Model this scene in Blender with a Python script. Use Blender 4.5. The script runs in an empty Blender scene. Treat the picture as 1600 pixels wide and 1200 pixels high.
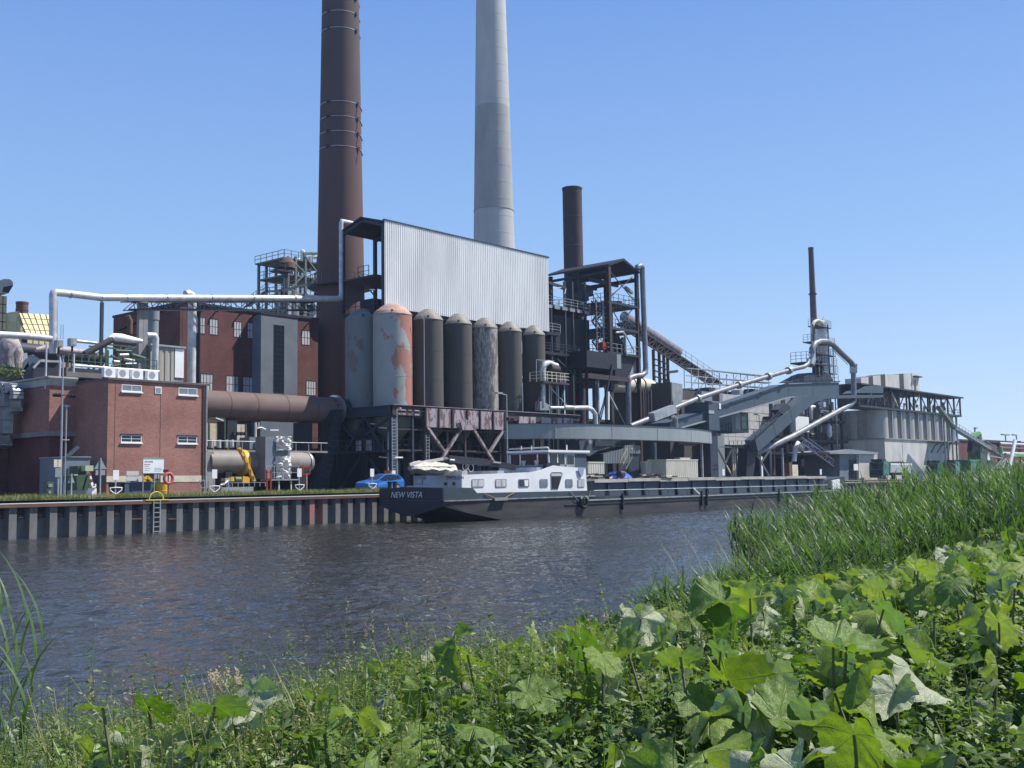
import bpy, math, random
import numpy as np
from mathutils import Vector, Matrix
random.seed(7); RNG = np.random.default_rng(11)
S = bpy.context.scene
COL = S.collection
R = math.radians

# ---------------------------------------------------------------- camera (world axes: x along the quay, y away from it over land, z up, water at z = 0)
FPX = 1690.0
pit, rol, th = R(5.1), R(-.84), R(41.0)
CAM = np.array([0., -63., 3.0])
_f = np.array([0, math.cos(pit), math.sin(pit)]); _u = np.array([0, -math.sin(pit), math.cos(pit)]); _x = np.array([1., 0, 0])
_X = math.cos(rol)*_x + math.sin(rol)*_u; _U = -math.sin(rol)*_x + math.cos(rol)*_u
_M = np.array([[math.sin(th), math.cos(th), 0], [-math.cos(th), math.sin(th), 0], [0, 0, 1.]])
AX, AU, AF = _M@_X, _M@_U, _M@_f
cd = bpy.data.cameras.new('camera'); cam = bpy.data.objects.new('camera', cd); COL.objects.link(cam); S.camera = cam
cd.sensor_fit = 'HORIZONTAL'; cd.sensor_width = 36; cd.lens = FPX/1600*36; cd.clip_start = .1; cd.clip_end = 20000
mw = Matrix.Identity(4)
for i in range(3):
    mw[i][0], mw[i][1], mw[i][2], mw[i][3] = AX[i], AU[i], -AF[i], CAM[i]
cam.matrix_world = mw
# ---------------------------------------------------------------- light
SUN = Vector((.83*math.cos(R(53)), -.557*math.cos(R(53)), math.sin(R(53)))).normalized()
W = bpy.data.worlds.new('World'); S.world = W; W.use_nodes = True
nt = W.node_tree; bg = nt.nodes['Background']; sky = nt.nodes.new('ShaderNodeTexSky')
sky.sky_type = 'NISHITA'; sky.sun_disc = False
sky.sun_elevation = math.asin(SUN.z); sky.sun_rotation = math.atan2(SUN.x, SUN.y)
sky.air_density = 1.0; sky.dust_density = .1; sky.ozone_density = 2.5; sky.altitude = 0
_tc = nt.nodes.new('ShaderNodeTexCoord'); _sp = nt.nodes.new('ShaderNodeSeparateXYZ'); nt.links.new(_tc.outputs['Generated'], _sp.inputs[0])
_rp = nt.nodes.new('ShaderNodeValToRGB'); nt.links.new(_sp.outputs[2], _rp.inputs[0]); _e = _rp.color_ramp.elements
_e[0].position = 0; _e[0].color = (.60, .75, .94, 1); _e[1].position = 1; _e[1].color = (.03, .085, .29, 1)
for _p, _c in ((.05, (.50, .68, .93)), (.20, (.29, .50, .87)), (.42, (.155, .325, .75))):
    _q = _e.new(_p); _q.color = (*_c, 1)
_sc = nt.nodes.new('ShaderNodeVectorMath'); _sc.operation = 'SCALE'; _sc.inputs['Scale'].default_value = 8.6; nt.links.new(_rp.outputs[0], _sc.inputs[0])
_mx = nt.nodes.new('ShaderNodeMix'); _mx.data_type = 'RGBA'; _mx.inputs[0].default_value = .8; nt.links.new(sky.outputs[0], _mx.inputs[6]); nt.links.new(_sc.outputs[0], _mx.inputs[7])
nt.links.new(_mx.outputs[2], bg.inputs[0]); bg.inputs[1].default_value = .09
sl = bpy.data.lights.new('sun', 'SUN'); sl.energy = 5.0; sl.angle = R(.55); sl.color = (1, .95, .87)
so = bpy.data.objects.new('sun', sl); COL.objects.link(so); so.rotation_euler = SUN.to_track_quat('Z', 'Y').to_euler(); so.location = (0, -40, 80)
S.view_settings.view_transform = 'Standard'; S.view_settings.look = 'None'; S.view_settings.exposure = .53; S.view_settings.gamma = 1
S.view_settings.use_curve_mapping = False
S.render.engine = 'CYCLES'
S.cycles.max_bounces = 6; S.cycles.transparent_max_bounces = 6

# ---------------------------------------------------------------- where a facade point lies, measured from the viewpoint
def ray(px, py): return (px-800)/FPX*AX + (600-py)/FPX*AU + AF
def P(px, py, y):
    d = ray(px, py); return tuple(CAM + d*(y-CAM[1])/d[1])
def PX(px, py, x):
    d = ray(px, py); return tuple(CAM + d*(x-CAM[0])/d[0])
def PZ(px, py, z):
    d = ray(px, py); return tuple(CAM + d*(z-CAM[2])/d[2])
def RC(px0, yt, px1, yb, y):      # x0, x1, z0, z1 of a facade rectangle on the plane y
    a = P(px0, yt, y); b = P(px1, (yt+yb)/2, y); c = P(px0, yb, y)
    return a[0], b[0], c[2], a[2]

# ---------------------------------------------------------------- materials
MATS = {}
def mat(name, c, c2=None, sc=1.0, rough=.75, metal=0., bump=0., st=(1, 1, 1), lo=.35, hi=.65, spec=.35, grain=.12, gsc=30., co='Object', bdist=.02):
    if name in MATS: return MATS[name]
    m = bpy.data.materials.new(name); m.use_nodes = True; MATS[name] = m
    t = m.node_tree; N = t.nodes; L = t.links; b = N['Principled BSDF']
    b.inputs['Roughness'].default_value = rough; b.inputs['Metallic'].default_value = metal; b.inputs['Specular IOR Level'].default_value = spec
    tc = N.new('ShaderNodeTexCoord'); mp = N.new('ShaderNodeMapping'); mp.inputs['Scale'].default_value = st
    L.new(tc.outputs[co], mp.inputs[0])
    if c2 is None: c2 = tuple(x*.7 for x in c)
    n = N.new('ShaderNodeTexNoise'); n.inputs['Scale'].default_value = sc; n.inputs['Detail'].default_value = 7; n.inputs['Roughness'].default_value = .62
    L.new(mp.outputs[0], n.inputs[0])
    r = N.new('ShaderNodeMapRange'); r.inputs[1].default_value = lo; r.inputs[2].default_value = hi; L.new(n.outputs[0], r.inputs[0])
    mx = N.new('ShaderNodeMix'); mx.data_type = 'RGBA'; mx.inputs[6].default_value = (*c, 1); mx.inputs[7].default_value = (*c2, 1); L.new(r.outputs[0], mx.inputs[0])
    g = N.new('ShaderNodeTexNoise'); g.inputs['Scale'].default_value = gsc; g.inputs['Detail'].default_value = 4; L.new(mp.outputs[0], g.inputs[0])
    gr = N.new('ShaderNodeMapRange'); gr.inputs[3].default_value = 1-grain*2; gr.inputs[4].default_value = 1+grain*2; L.new(g.outputs[0], gr.inputs[0])
    mu = N.new('ShaderNodeMix'); mu.data_type = 'RGBA'; mu.blend_type = 'MULTIPLY'; mu.inputs[0].default_value = 1
    L.new(mx.outputs[2], mu.inputs[6]); cb = N.new('ShaderNodeCombineColor')
    for i in range(3): L.new(gr.outputs[0], cb.inputs[i])
    L.new(cb.outputs[0], mu.inputs[7]); L.new(mu.outputs[2], b.inputs['Base Color'])
    if bump:
        bp = N.new('ShaderNodeBump'); bp.inputs['Strength'].default_value = bump; bp.inputs['Distance'].default_value = bdist
        L.new(n.outputs[0], bp.inputs['Height']); L.new(bp.outputs[0], b.inputs['Normal'])
    return m
def brickmat(name, c1, c2, mortar, stain=(.05, .03, .03)):
    m = bpy.data.materials.new(name); m.use_nodes = True; MATS[name] = m
    t = m.node_tree; N = t.nodes; L = t.links; b = N['Principled BSDF']; b.inputs['Roughness'].default_value = .85; b.inputs['Specular IOR Level'].default_value = .2
    tc = N.new('ShaderNodeTexCoord'); sp = N.new('ShaderNodeSeparateXYZ'); L.new(tc.outputs['Object'], sp.inputs[0])
    ad = N.new('ShaderNodeMath'); L.new(sp.outputs[0], ad.inputs[0]); L.new(sp.outputs[1], ad.inputs[1])
    cb = N.new('ShaderNodeCombineXYZ'); L.new(ad.outputs[0], cb.inputs[0]); L.new(sp.outputs[2], cb.inputs[1])
    bk = N.new('ShaderNodeTexBrick'); L.new(cb.outputs[0], bk.inputs[0]); bk.inputs['Scale'].default_value = 1
    bk.inputs['Brick Width'].default_value = .26; bk.inputs['Row Height'].default_value = .085; bk.inputs['Mortar Size'].default_value = .009
    bk.inputs['Color1'].default_value = (*c1, 1); bk.inputs['Color2'].default_value = (*c2, 1); bk.inputs['Mortar'].default_value = (*mortar, 1)
    n = N.new('ShaderNodeTexNoise'); n.inputs['Scale'].default_value = .45; n.inputs['Detail'].default_value = 8; L.new(tc.outputs['Object'], n.inputs[0])
    n2 = N.new('ShaderNodeTexNoise'); n2.inputs['Scale'].default_value = 5; n2.inputs['Detail'].default_value = 5; L.new(tc.outputs['Object'], n2.inputs[0])
    r = N.new('ShaderNodeMapRange'); r.inputs[1].default_value = .3; r.inputs[2].default_value = .75; r.inputs[3].default_value = 1.12; r.inputs[4].default_value = .72; L.new(n.outputs[0], r.inputs[0])
    r2 = N.new('ShaderNodeMapRange'); r2.inputs[3].default_value = 1.25; r2.inputs[4].default_value = .75; L.new(n2.outputs[0], r2.inputs[0])
    mm = N.new('ShaderNodeMath'); mm.operation = 'MULTIPLY'; L.new(r.outputs[0], mm.inputs[0]); L.new(r2.outputs[0], mm.inputs[1])
    vm = N.new('ShaderNodeVectorMath'); vm.operation = 'SCALE'; L.new(bk.outputs['Color'], vm.inputs[0]); L.new(mm.outputs[0], vm.inputs['Scale'])
    L.new(vm.outputs[0], b.inputs['Base Color'])
    bp = N.new('ShaderNodeBump'); bp.inputs['Strength'].default_value = .5; bp.inputs['Distance'].default_value = .01; L.new(bk.outputs['Fac'], bp.inputs['Height']); bp.invert = True
    L.new(bp.outputs[0], b.inputs['Normal'])
    return m
def peelmat(name, base, under, under2, thr=.5, sc=.9, st=(1, 1, .6), bias=None):    # paint flaking off over rust or bare metal
    m = bpy.data.materials.new(name); m.use_nodes = True; MATS[name] = m
    t = m.node_tree; N = t.nodes; L = t.links; b = N['Principled BSDF']; b.inputs['Roughness'].default_value = .7; b.inputs['Specular IOR Level'].default_value = .3
    tc = N.new('ShaderNodeTexCoord'); mp = N.new('ShaderNodeMapping'); mp.inputs['Scale'].default_value = st; L.new(tc.outputs['Object'], mp.inputs[0])
    n = N.new('ShaderNodeTexNoise'); n.inputs['Scale'].default_value = sc; n.inputs['Detail'].default_value = 9; n.inputs['Roughness'].default_value = .6; n.inputs['Distortion'].default_value = .3; L.new(mp.outputs[0], n.inputs[0])
    r = N.new('ShaderNodeMapRange'); r.inputs[1].default_value = thr-.015; r.inputs[2].default_value = thr+.02
    if bias:      # more paint lost on the weather side
        dt = N.new('ShaderNodeVectorMath'); dt.operation = 'DOT_PRODUCT'; dt.inputs[1].default_value = bias; L.new(tc.outputs['Object'], dt.inputs[0])
        ad = N.new('ShaderNodeMath'); L.new(n.outputs[0], ad.inputs[0]); L.new(dt.outputs['Value'], ad.inputs[1]); L.new(ad.outputs[0], r.inputs[0])
    else: L.new(n.outputs[0], r.inputs[0])
    n2 = N.new('ShaderNodeTexNoise'); n2.inputs['Scale'].default_value = sc*4; n2.inputs['Detail'].default_value = 6; L.new(mp.outputs[0], n2.inputs[0])
    r2 = N.new('ShaderNodeMapRange'); r2.inputs[1].default_value = .4; r2.inputs[2].default_value = .6; L.new(n2.outputs[0], r2.inputs[0])
    mu = N.new('ShaderNodeMix'); mu.data_type = 'RGBA'; mu.inputs[6].default_value = (*under, 1); mu.inputs[7].default_value = (*under2, 1); L.new(r2.outputs[0], mu.inputs[0])
    n3 = N.new('ShaderNodeTexNoise'); n3.inputs['Scale'].default_value = .5; n3.inputs['Detail'].default_value = 6; L.new(tc.outputs['Object'], n3.inputs[0])
    mb_ = N.new('ShaderNodeMix'); mb_.data_type = 'RGBA'; mb_.inputs[6].default_value = (*[x*.8 for x in base], 1); mb_.inputs[7].default_value = (*[min(1, x*1.15) for x in base], 1); L.new(n3.outputs[0], mb_.inputs[0])
    mx = N.new('ShaderNodeMix'); mx.data_type = 'RGBA'; L.new(r.outputs[0], mx.inputs[0]); L.new(mb_.outputs[2], mx.inputs[6]); L.new(mu.outputs[2], mx.inputs[7])
    L.new(mx.outputs[2], b.inputs['Base Color'])
    bp = N.new('ShaderNodeBump'); bp.inputs['Strength'].default_value = .4; bp.inputs['Distance'].default_value = .01; L.new(n.outputs[0], bp.inputs['Height']); L.new(bp.outputs[0], b.inputs['Normal'])
    return m
def glassmat(name, c, rough=.06):
    m = bpy.data.materials.new(name); m.use_nodes = True; b = m.node_tree.nodes['Principled BSDF']; MATS[name] = m
    b.inputs['Base Color'].default_value = (*c, 1); b.inputs['Roughness'].default_value = rough; b.inputs['Specular IOR Level'].default_value = .5
    return m
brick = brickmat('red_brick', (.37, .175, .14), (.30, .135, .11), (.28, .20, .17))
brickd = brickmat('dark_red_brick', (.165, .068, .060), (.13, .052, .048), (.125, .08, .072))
brickch = brickmat('chimney_brick', (.165, .075, .064), (.13, .058, .05), (.115, .068, .06))
conc = mat('pale_concrete', (.46, .46, .42), (.30, .31, .29), sc=.8, bump=.2, rough=.85)
concd = mat('grey_concrete', (.30, .30, .28), (.19, .19, .18), sc=.7, bump=.2, rough=.9)
cream = mat('cream_paint', (.66, .60, .48), (.5, .45, .36), sc=1.2, rough=.6)
dullalu = mat('weathered_pipe', (.25, .26, .28), (.16, .165, .18), sc=1.2, rough=.5, metal=.35, grain=.05)
white = mat('white_paint', (.80, .81, .82), (.70, .71, .72), sc=.6, rough=.45, grain=.03)
offwhite = mat('off_white_wall', (.58, .57, .54), (.44, .43, .40), sc=.5, rough=.7, st=(1, 1, .3), grain=.05)
clad = mat('silver_cladding', (.78, .78, .765), (.62, .62, .61), sc=.35, rough=.5, metal=0., grain=.04, st=(1, 1, .25))
galv = mat('galvanised_steel', (.42, .44, .45), (.28, .30, .31), sc=1.3, rough=.45, metal=.45)
alu = mat('aluminium_lagging', (.62, .63, .64), (.42, .43, .45), sc=1.5, rough=.5, metal=.3, grain=.05)
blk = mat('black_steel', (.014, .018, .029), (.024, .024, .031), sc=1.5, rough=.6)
dsteel = mat('dark_blue_grey_steel', (.026, .040, .062), (.036, .043, .058), sc=1.2, rough=.6)
bluegrey = mat('blue_grey_steel', (.062, .092, .122), (.05, .072, .094), sc=.35, rough=.55, grain=.05)
greywall = mat('grey_blue_panel', (.17, .20, .235), (.135, .16, .19), sc=.5, rough=.6, grain=.04)
greypaint = mat('grey_paint', (.25, .29, .32), (.20, .225, .24), sc=.5, rough=.55, st=(1, 1, .3))
rust = mat('rusty_steel', (.17, .085, .065), (.105, .06, .052), sc=1.8, rough=.85, bump=.2)
rustdark = mat('dark_rust', (.064, .046, .049), (.042, .035, .042), sc=1.2, rough=.8, st=(1, 1, .4))
kilnm = mat('kiln_shell', (.16, .108, .095), (.115, .08, .073), sc=.5, rough=.75, st=(.5, 1, 1), lo=.4, hi=.7, bump=.1)
kiln2 = mat('grey_brown_tank', (.26, .235, .205), (.19, .175, .155), sc=.8, rough=.6)
rustbeam = peelmat('flaking_purple_plate', (.33, .29, .31), (.19, .12, .115), (.12, .085, .09), thr=.52, sc=2.2, st=(1, 1, .35))
silodark = mat('dark_grey_silo', (.082, .078, .072), (.066, .062, .058), sc=.6, rough=.8, st=(1, 1, .2), grain=.06)
siloflake = peelmat('flaking_red_silo', (.31, .325, .315), (.40, .15, .11), (.27, .17, .14), thr=.56, sc=.7, bias=(.055, -.045, 0))
silogrey = peelmat('grey_green_silo', (.175, .20, .205), (.19, .14, .13), (.15, .13, .12), thr=.57, sc=.5)
silobeige = peelmat('beige_scaled_silo', (.13, .12, .12), (.36, .33, .29), (.19, .18, .18), thr=.46, sc=1.5, st=(1, 1, .32))
capm = mat('silo_cap_paint', (.24, .225, .20), (.17, .16, .145), sc=1.5, rough=.6)
capr = mat('silo_cap_red', (.40, .20, .16), (.42, .34, .29), sc=1.5, rough=.7)
yellowclad = mat('yellow_cladding', (.72, .62, .36), (.58, .49, .28), sc=.6, rough=.6, grain=.04)
ycut = mat('cladding_joint', (.15, .12, .08), rough=.9)
yel = mat('yellow_paint', (.72, .42, .03), (.55, .30, .03), sc=2, rough=.5)
green = mat('green_paint', (.06, .105, .06), (.045, .075, .045), sc=1.5, rough=.5)
lgreen = mat('light_green_paint', (.17, .40, .12), (.12, .30, .09), sc=1.5, rough=.5)
tgreen = mat('truck_green', (.015, .17, .12), (.012, .12, .09), sc=1.5, rough=.35, spec=.6)
redp = mat('red_paint', (.42, .045, .035), (.30, .04, .03), sc=2, rough=.5)
pinkr = mat('faded_red_ring', (.52, .10, .10), (.45, .09, .09), sc=3, rough=.6)
blueP = mat('car_blue', (.03, .17, .50), (.03, .15, .46), sc=1, rough=.25, spec=.7, grain=0)
tarpB = mat('blue_tarpaulin', (.02, .09, .55), (.02, .07, .42), sc=3, rough=.55, bump=.4)
tarpW = mat('white_tarpaulin', (.70, .69, .66), (.52, .51, .50), sc=1.8, rough=.6, bump=1., bdist=.25)
tarpC = mat('cream_tarpaulin', (.60, .55, .45), (.48, .44, .37), sc=2, rough=.75, bump=.3, bdist=.05)
rubber = mat('black_rubber', (.02, .02, .02), rough=.8)
orange = mat('orange_paint', (.65, .16, .03), rough=.6)
glass = glassmat('dark_window_glass', (.012, .02, .032))
glassl = glassmat('pale_window_glass', (.30, .32, .33), .3)
glassg = glassmat('green_window_glass', (.04, .20, .18), .15)
curtain = mat('net_curtain', (.6, .6, .6), (.35, .36, .38), sc=3, st=(4, 1, .3), rough=.9)
wingrey = mat('window_grey_blind', (.20, .24, .28), (.14, .17, .20), sc=1, rough=.4)

# ---------------------------------------------------------------- mesh builder
class MB:
    def __init__(s): s.v = []; s.f = []; s.s = []
    def add(s, vs, fs, sm=False):
        o = len(s.v); s.v += [tuple(map(float, v)) for v in vs]
        for q in fs: s.f.append(tuple(o+i for i in q)); s.s.append(sm)
        return s
    def box(s, x0, y0, z0, x1, y1, z1):
        x0, x1 = sorted((x0, x1)); y0, y1 = sorted((y0, y1)); z0, z1 = sorted((z0, z1))
        return s.add([(x0, y0, z0), (x1, y0, z0), (x1, y1, z0), (x0, y1, z0), (x0, y0, z1), (x1, y0, z1), (x1, y1, z1), (x0, y1, z1)],
                     [(0, 3, 2, 1), (4, 5, 6, 7), (0, 1, 5, 4), (1, 2, 6, 5), (2, 3, 7, 6), (3, 0, 4, 7)])
    def beam(s, a, b, w=.2, h=None):
        h = w if h is None else h; a = Vector(a); b = Vector(b); d = (b-a)
        if d.length < 1e-6: return s
        d.normalize(); ref = Vector((0, 0, 1)) if abs(d.z) < .95 else Vector((0, 1, 0))
        sx = d.cross(ref).normalized()*(w/2); sy = sx.cross(d).normalized()*(h/2)
        vs = [p+i*sx+j*sy for p in (a, b) for i, j in ((-1, -1), (1, -1), (1, 1), (-1, 1))]
        return s.add(vs, [(3, 2, 1, 0), (4, 5, 6, 7), (0, 1, 5, 4), (1, 2, 6, 5), (2, 3, 7, 6), (3, 0, 4, 7)])
    def ibeam(s, a, b, w=.3, h=.4, t=.05):      # flanges + web
        a = Vector(a); b = Vector(b); d = (b-a).normalized(); ref = Vector((0, 0, 1)) if abs(d.z) < .95 else Vector((0, 1, 0))
        up = d.cross(ref).normalized().cross(d).normalized()
        s.beam(a+up*(h/2-t/2), b+up*(h/2-t/2), w, t); s.beam(a-up*(h/2-t/2), b-up*(h/2-t/2), w, t); s.beam(a, b, t, h-2*t); return s
    def tube(s, pts, r, n=8, caps=True):
        pts = [Vector(p) for p in pts]; rr = r if isinstance(r, (list, tuple)) else [r]*len(pts); rings = []; prev = None
        for i, p in enumerate(pts):
            a = pts[max(i-1, 0)]; c = pts[min(i+1, len(pts)-1)]
            d = ((p-a).normalized() if i else Vector())+((c-p).normalized() if i < len(pts)-1 else Vector())
            if d.length < 1e-6: d = (c-p) if i < len(pts)-1 else (p-a)
            d.normalize()
            if prev is None:
                ref = Vector((0, 0, 1)) if abs(d.z) < .9 else Vector((1, 0, 0)); e = d.cross(ref).normalized()
            else: e = (prev-d*prev.dot(d)).normalized()
            prev = e; g = d.cross(e)
            k = 1.
            if 0 < i < len(pts)-1:
                ca = (p-a).normalized().dot((c-p).normalized()); k = min(1.4, 1/max(.5, math.sqrt((1+ca)/2)))
            rings.append([p+(e*math.cos(2*math.pi*j/n)+g*math.sin(2*math.pi*j/n))*rr[i]*(k if 0 < i < len(pts)-1 else 1) for j in range(n)])
        vs = [q for g in rings for q in g]; fs = []
        for i in range(len(rings)-1):
            for j in range(n): fs.append((i*n+j, i*n+(j+1) % n, (i+1)*n+(j+1) % n, (i+1)*n+j))
        s.add(vs, fs, n > 5)
        if caps:
            s.add(rings[0], [tuple(range(n))[::-1]]); s.add(rings[-1], [tuple(range(n))])
        return s
    def rev(s, cx, cy, prof, n=24, a0=0, a1=2*math.pi):
        for (r0, z0), (r1, z1) in zip(prof[:-1], prof[1:]):
            full = abs(a1-a0-2*math.pi) < 1e-6; m = n if full else n+1
            A = [a0+(a1-a0)*j/n for j in range(m)]
            vs = [(cx+r0*math.cos(a), cy+r0*math.sin(a), z0) for a in A]+[(cx+r1*math.cos(a), cy+r1*math.sin(a), z1) for a in A]
            s.add(vs, [(j, (j+1) % m, m+(j+1) % m, m+j) for j in range(n)], True)
        return s
    def prism(s, poly, y0, y1):        # poly in (x, z)
        n = len(poly); ar = sum(poly[i][0]*poly[(i+1) % n][1]-poly[(i+1) % n][0]*poly[i][1] for i in range(n))
        if ar < 0: poly = poly[::-1]
        if y0 > y1: y0, y1 = y1, y0
        vs = [(x, y0, z) for x, z in poly]+[(x, y1, z) for x, z in poly]
        return s.add(vs, [tuple(range(n)), tuple(range(n, 2*n))[::-1]]+[(i+n, (i+1) % n+n, (i+1) % n, i) for i in range(n)])
    def prismx(s, poly, x0, x1):       # poly in (y, z)
        n = len(poly); ar = sum(poly[i][0]*poly[(i+1) % n][1]-poly[(i+1) % n][0]*poly[i][1] for i in range(n))
        if ar < 0: poly = poly[::-1]
        if x0 > x1: x0, x1 = x1, x0
        vs = [(x0, y, z) for y, z in poly]+[(x1, y, z) for y, z in poly]
        return s.add(vs, [tuple(range(n))[::-1], tuple(range(n, 2*n))]+[(i, (i+1) % n, (i+1) % n+n, i+n) for i in range(n)])
    def prismz(s, poly, z0, z1):
        n = len(poly); ar = sum(poly[i][0]*poly[(i+1) % n][1]-poly[(i+1) % n][0]*poly[i][1] for i in range(n))
        if ar < 0: poly = poly[::-1]
        vs = [(x, y, z0) for x, y in poly]+[(x, y, z1) for x, y in poly]
        return s.add(vs, [tuple(range(n))[::-1], tuple(range(n, 2*n))]+[(i, (i+1) % n, (i+1) % n+n, i+n) for i in range(n)])
    def rail(s, pts, h=1.05, step=1.4, r=.028, rows=2):
        pts = [Vector(p) for p in pts]
        for a, b in zip(pts[:-1], pts[1:]):
            L = (b-a).length; k = max(1, round(L/step))
            for i in range(k+1):
                p = a.lerp(b, i/k); s.beam(p, p+Vector((0, 0, h)), r*2)
            for j in range(rows): z = h*(1-j/rows); s.beam(a+Vector((0, 0, z)), b+Vector((0, 0, z)), r*1.8)
        return s
    def truss(s, a0, a1, b0, b1, k, w=.1, verts=True):      # chords a0-a1 and b0-b1 with zigzag
        a0, a1, b0, b1 = map(Vector, (a0, a1, b0, b1)); s.beam(a0, a1, w*1.4); s.beam(b0, b1, w*1.4)
        for i in range(k):
            t0, t1 = i/k, (i+1)/k
            if i % 2: s.beam(a0.lerp(a1, t0), b0.lerp(b1, t1), w*.8)
            else: s.beam(b0.lerp(b1, t0), a0.lerp(a1, t1), w*.8)
            if verts: s.beam(a0.lerp(a1, t1), b0.lerp(b1, t1), w*.8)
        return s
    def corr(s, x0, x1, z0, z1, y, pitch=.3, dep=.05, along='x'):   # ribbed sheet
        n = max(2, int(abs(x1-x0)/pitch)); vs = []; fs = []
        for i in range(n):
            for fr, d in ((0, 0), (.28, 0), (.40, dep), (.88, dep)):
                x = x0+(x1-x0)*(i+fr)/n; yy = y-d
                vs += [(x, yy, z0), (x, yy, z1)] if along == 'x' else [(yy, x, z0), (yy, x, z1)]
        m = len(vs)//2
        for i in range(m-1):
            q = (2*i, 2*i+2, 2*i+3, 2*i+1); fs.append(q if along == 'x' else q[::-1])
        return s.add(vs, fs)
    def stair(s, a, b, w=.8, side=(0, 1, 0), n=None, rail=True):
        a = Vector(a); b = Vector(b); sd = Vector(side)*w/2; n = n or max(3, int(abs(b.z-a.z)/.22))
        for q in (-1, 1):
            s.beam(a+q*sd, b+q*sd, .06, .2)
            if rail:
                s.beam(a+q*sd+Vector((0, 0, 1)), b+q*sd+Vector((0, 0, 1)), .05)
                for i in range(0, n+1, 3): p = a.lerp(b, i/n)+q*sd; s.beam(p, p+Vector((0, 0, 1)), .04)
        for i in range(n): p = a.lerp(b, (i+.5)/n); s.beam(p-sd, p+sd, .22, .03)
        return s
    def ladder(s, p, z0, z1, w=.45, ax=(1, 0, 0), r=.03):
        p = Vector(p); e = Vector(ax)*w/2
        for q in (-1, 1): s.beam((p.x+q*e.x, p.y+q*e.y, z0), (p.x+q*e.x, p.y+q*e.y, z1), r*2)
        z = z0+.2
        while z < z1: s.beam((p.x-e.x, p.y-e.y, z), (p.x+e.x, p.y+e.y, z), r*1.6); z += .3
        return s
ORG = {}
def mesh(mb, name, org=(0, 0, 0)):
    me = bpy.data.meshes.new(name); o = np.array(org, dtype=float)
    V = np.array(mb.v, dtype=float)-o
    me.from_pydata(V.tolist(), [], mb.f); me.polygons.foreach_set('use_smooth', mb.s); me.update(); return me
def tag(o, label=None, cat=None, group=None, kind=None):
    for k, v in (('label', label), ('category', cat), ('group', group), ('kind', kind)):
        if v: o[k] = v
    return o
def thing(name, label, cat, loc=(0, 0, 0), group=None):
    o = bpy.data.objects.new(name, None); COL.objects.link(o); o.location = loc; o.empty_display_size = .3; ORG[o.name] = tuple(loc); o['_'] = 0; del o['_']
    return tag(o, label, cat, group)
def part(mb, name, m, parent, label=None, kind=None):
    org = ORG[parent.name]; me = mesh(mb, name, org); me.materials.append(m)
    o = bpy.data.objects.new(name, me); COL.objects.link(o); o.parent = parent; ORG[o.name] = org
    return tag(o, label, kind=kind)
def solo(mb, name, m, label=None, cat=None, group=None, kind=None, loc=(0, 0, 0)):
    me = mesh(mb, name, loc); me.materials.append(m); o = bpy.data.objects.new(name, me); COL.objects.link(o); o.location = loc; ORG[o.name] = tuple(loc)
    return tag(o, label, cat, group, kind)
def dup(root, loc, label=None, scale=None, rotz=None):
    r = root.copy(); COL.objects.link(r); r.location = loc
    if label: r['label'] = label
    if scale: r.scale = scale
    if rotz is not None: r.rotation_euler = (0, 0, rotz)
    def rec(a, b):
        for ch in list(a.children):
            c = ch.copy(); COL.objects.link(c); c.parent = b; rec(ch, c)
    rec(root, r); return r
def piece(me, name, parent, loc, m=None, rot=None, scale=None):       # an alike piece sharing its mesh
    o = bpy.data.objects.new(name, me); COL.objects.link(o); o.parent = parent; og = ORG[parent.name]
    o.location = (loc[0]-og[0], loc[1]-og[1], loc[2]-og[2])
    if rot: o.rotation_euler = rot
    if scale: o.scale = scale
    ORG[o.name] = tuple(loc); return o
def members(parent, name, segs, w, m, h=None):
    for a, b in segs: part(MB().beam(a, b, w, h), name, m, parent)
def window(parent, x0, x1, z0, z1, y, nx, nz, fm, gm, dep=.14, bar=.05, sill=None, ax='x', out=.02):
    # ax x: wall facing -y at y ; ax y: wall facing -x at x=y with x0,x1 as y-range
    def B(mb, a0, b0, c0, a1, b1, c1):
        if ax == 'x': mb.box(a0, b0, c0, a1, b1, c1)
        else: mb.box(b0, a0, c0, b1, a1, c1)
    f = MB(); yo = y-out
    for a, b, c, d in ((x0, x0+bar, z0, z1), (x1-bar, x1, z0, z1), (x0+bar, x1-bar, z0, z0+bar), (x0+bar, x1-bar, z1-bar, z1)): B(f, a, yo, c, b, y+.06, d)
    for i in range(1, nx): xc = x0+(x1-x0)*i/nx; B(f, xc-bar*.35, yo+.005, z0+bar, xc+bar*.35, y+.05, z1-bar)
    for i in range(1, nz): zc = z0+(z1-z0)*i/nz; B(f, x0+bar, yo+.008, zc-bar*.3, x1-bar, y+.045, zc+bar*.3)
    w = part(f, 'window', fm, parent)
    g = MB(); B(g, x0+bar, y-.004, z0+bar, x1-bar, y+.04, z1-bar); part(g, 'pane', gm, w)
    if sill: g = MB(); B(g, x0-.06, y-.12, z0-.1, x1+.06, y+.02, z0-.003); part(g, 'sill', sill, w)
    return w
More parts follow.
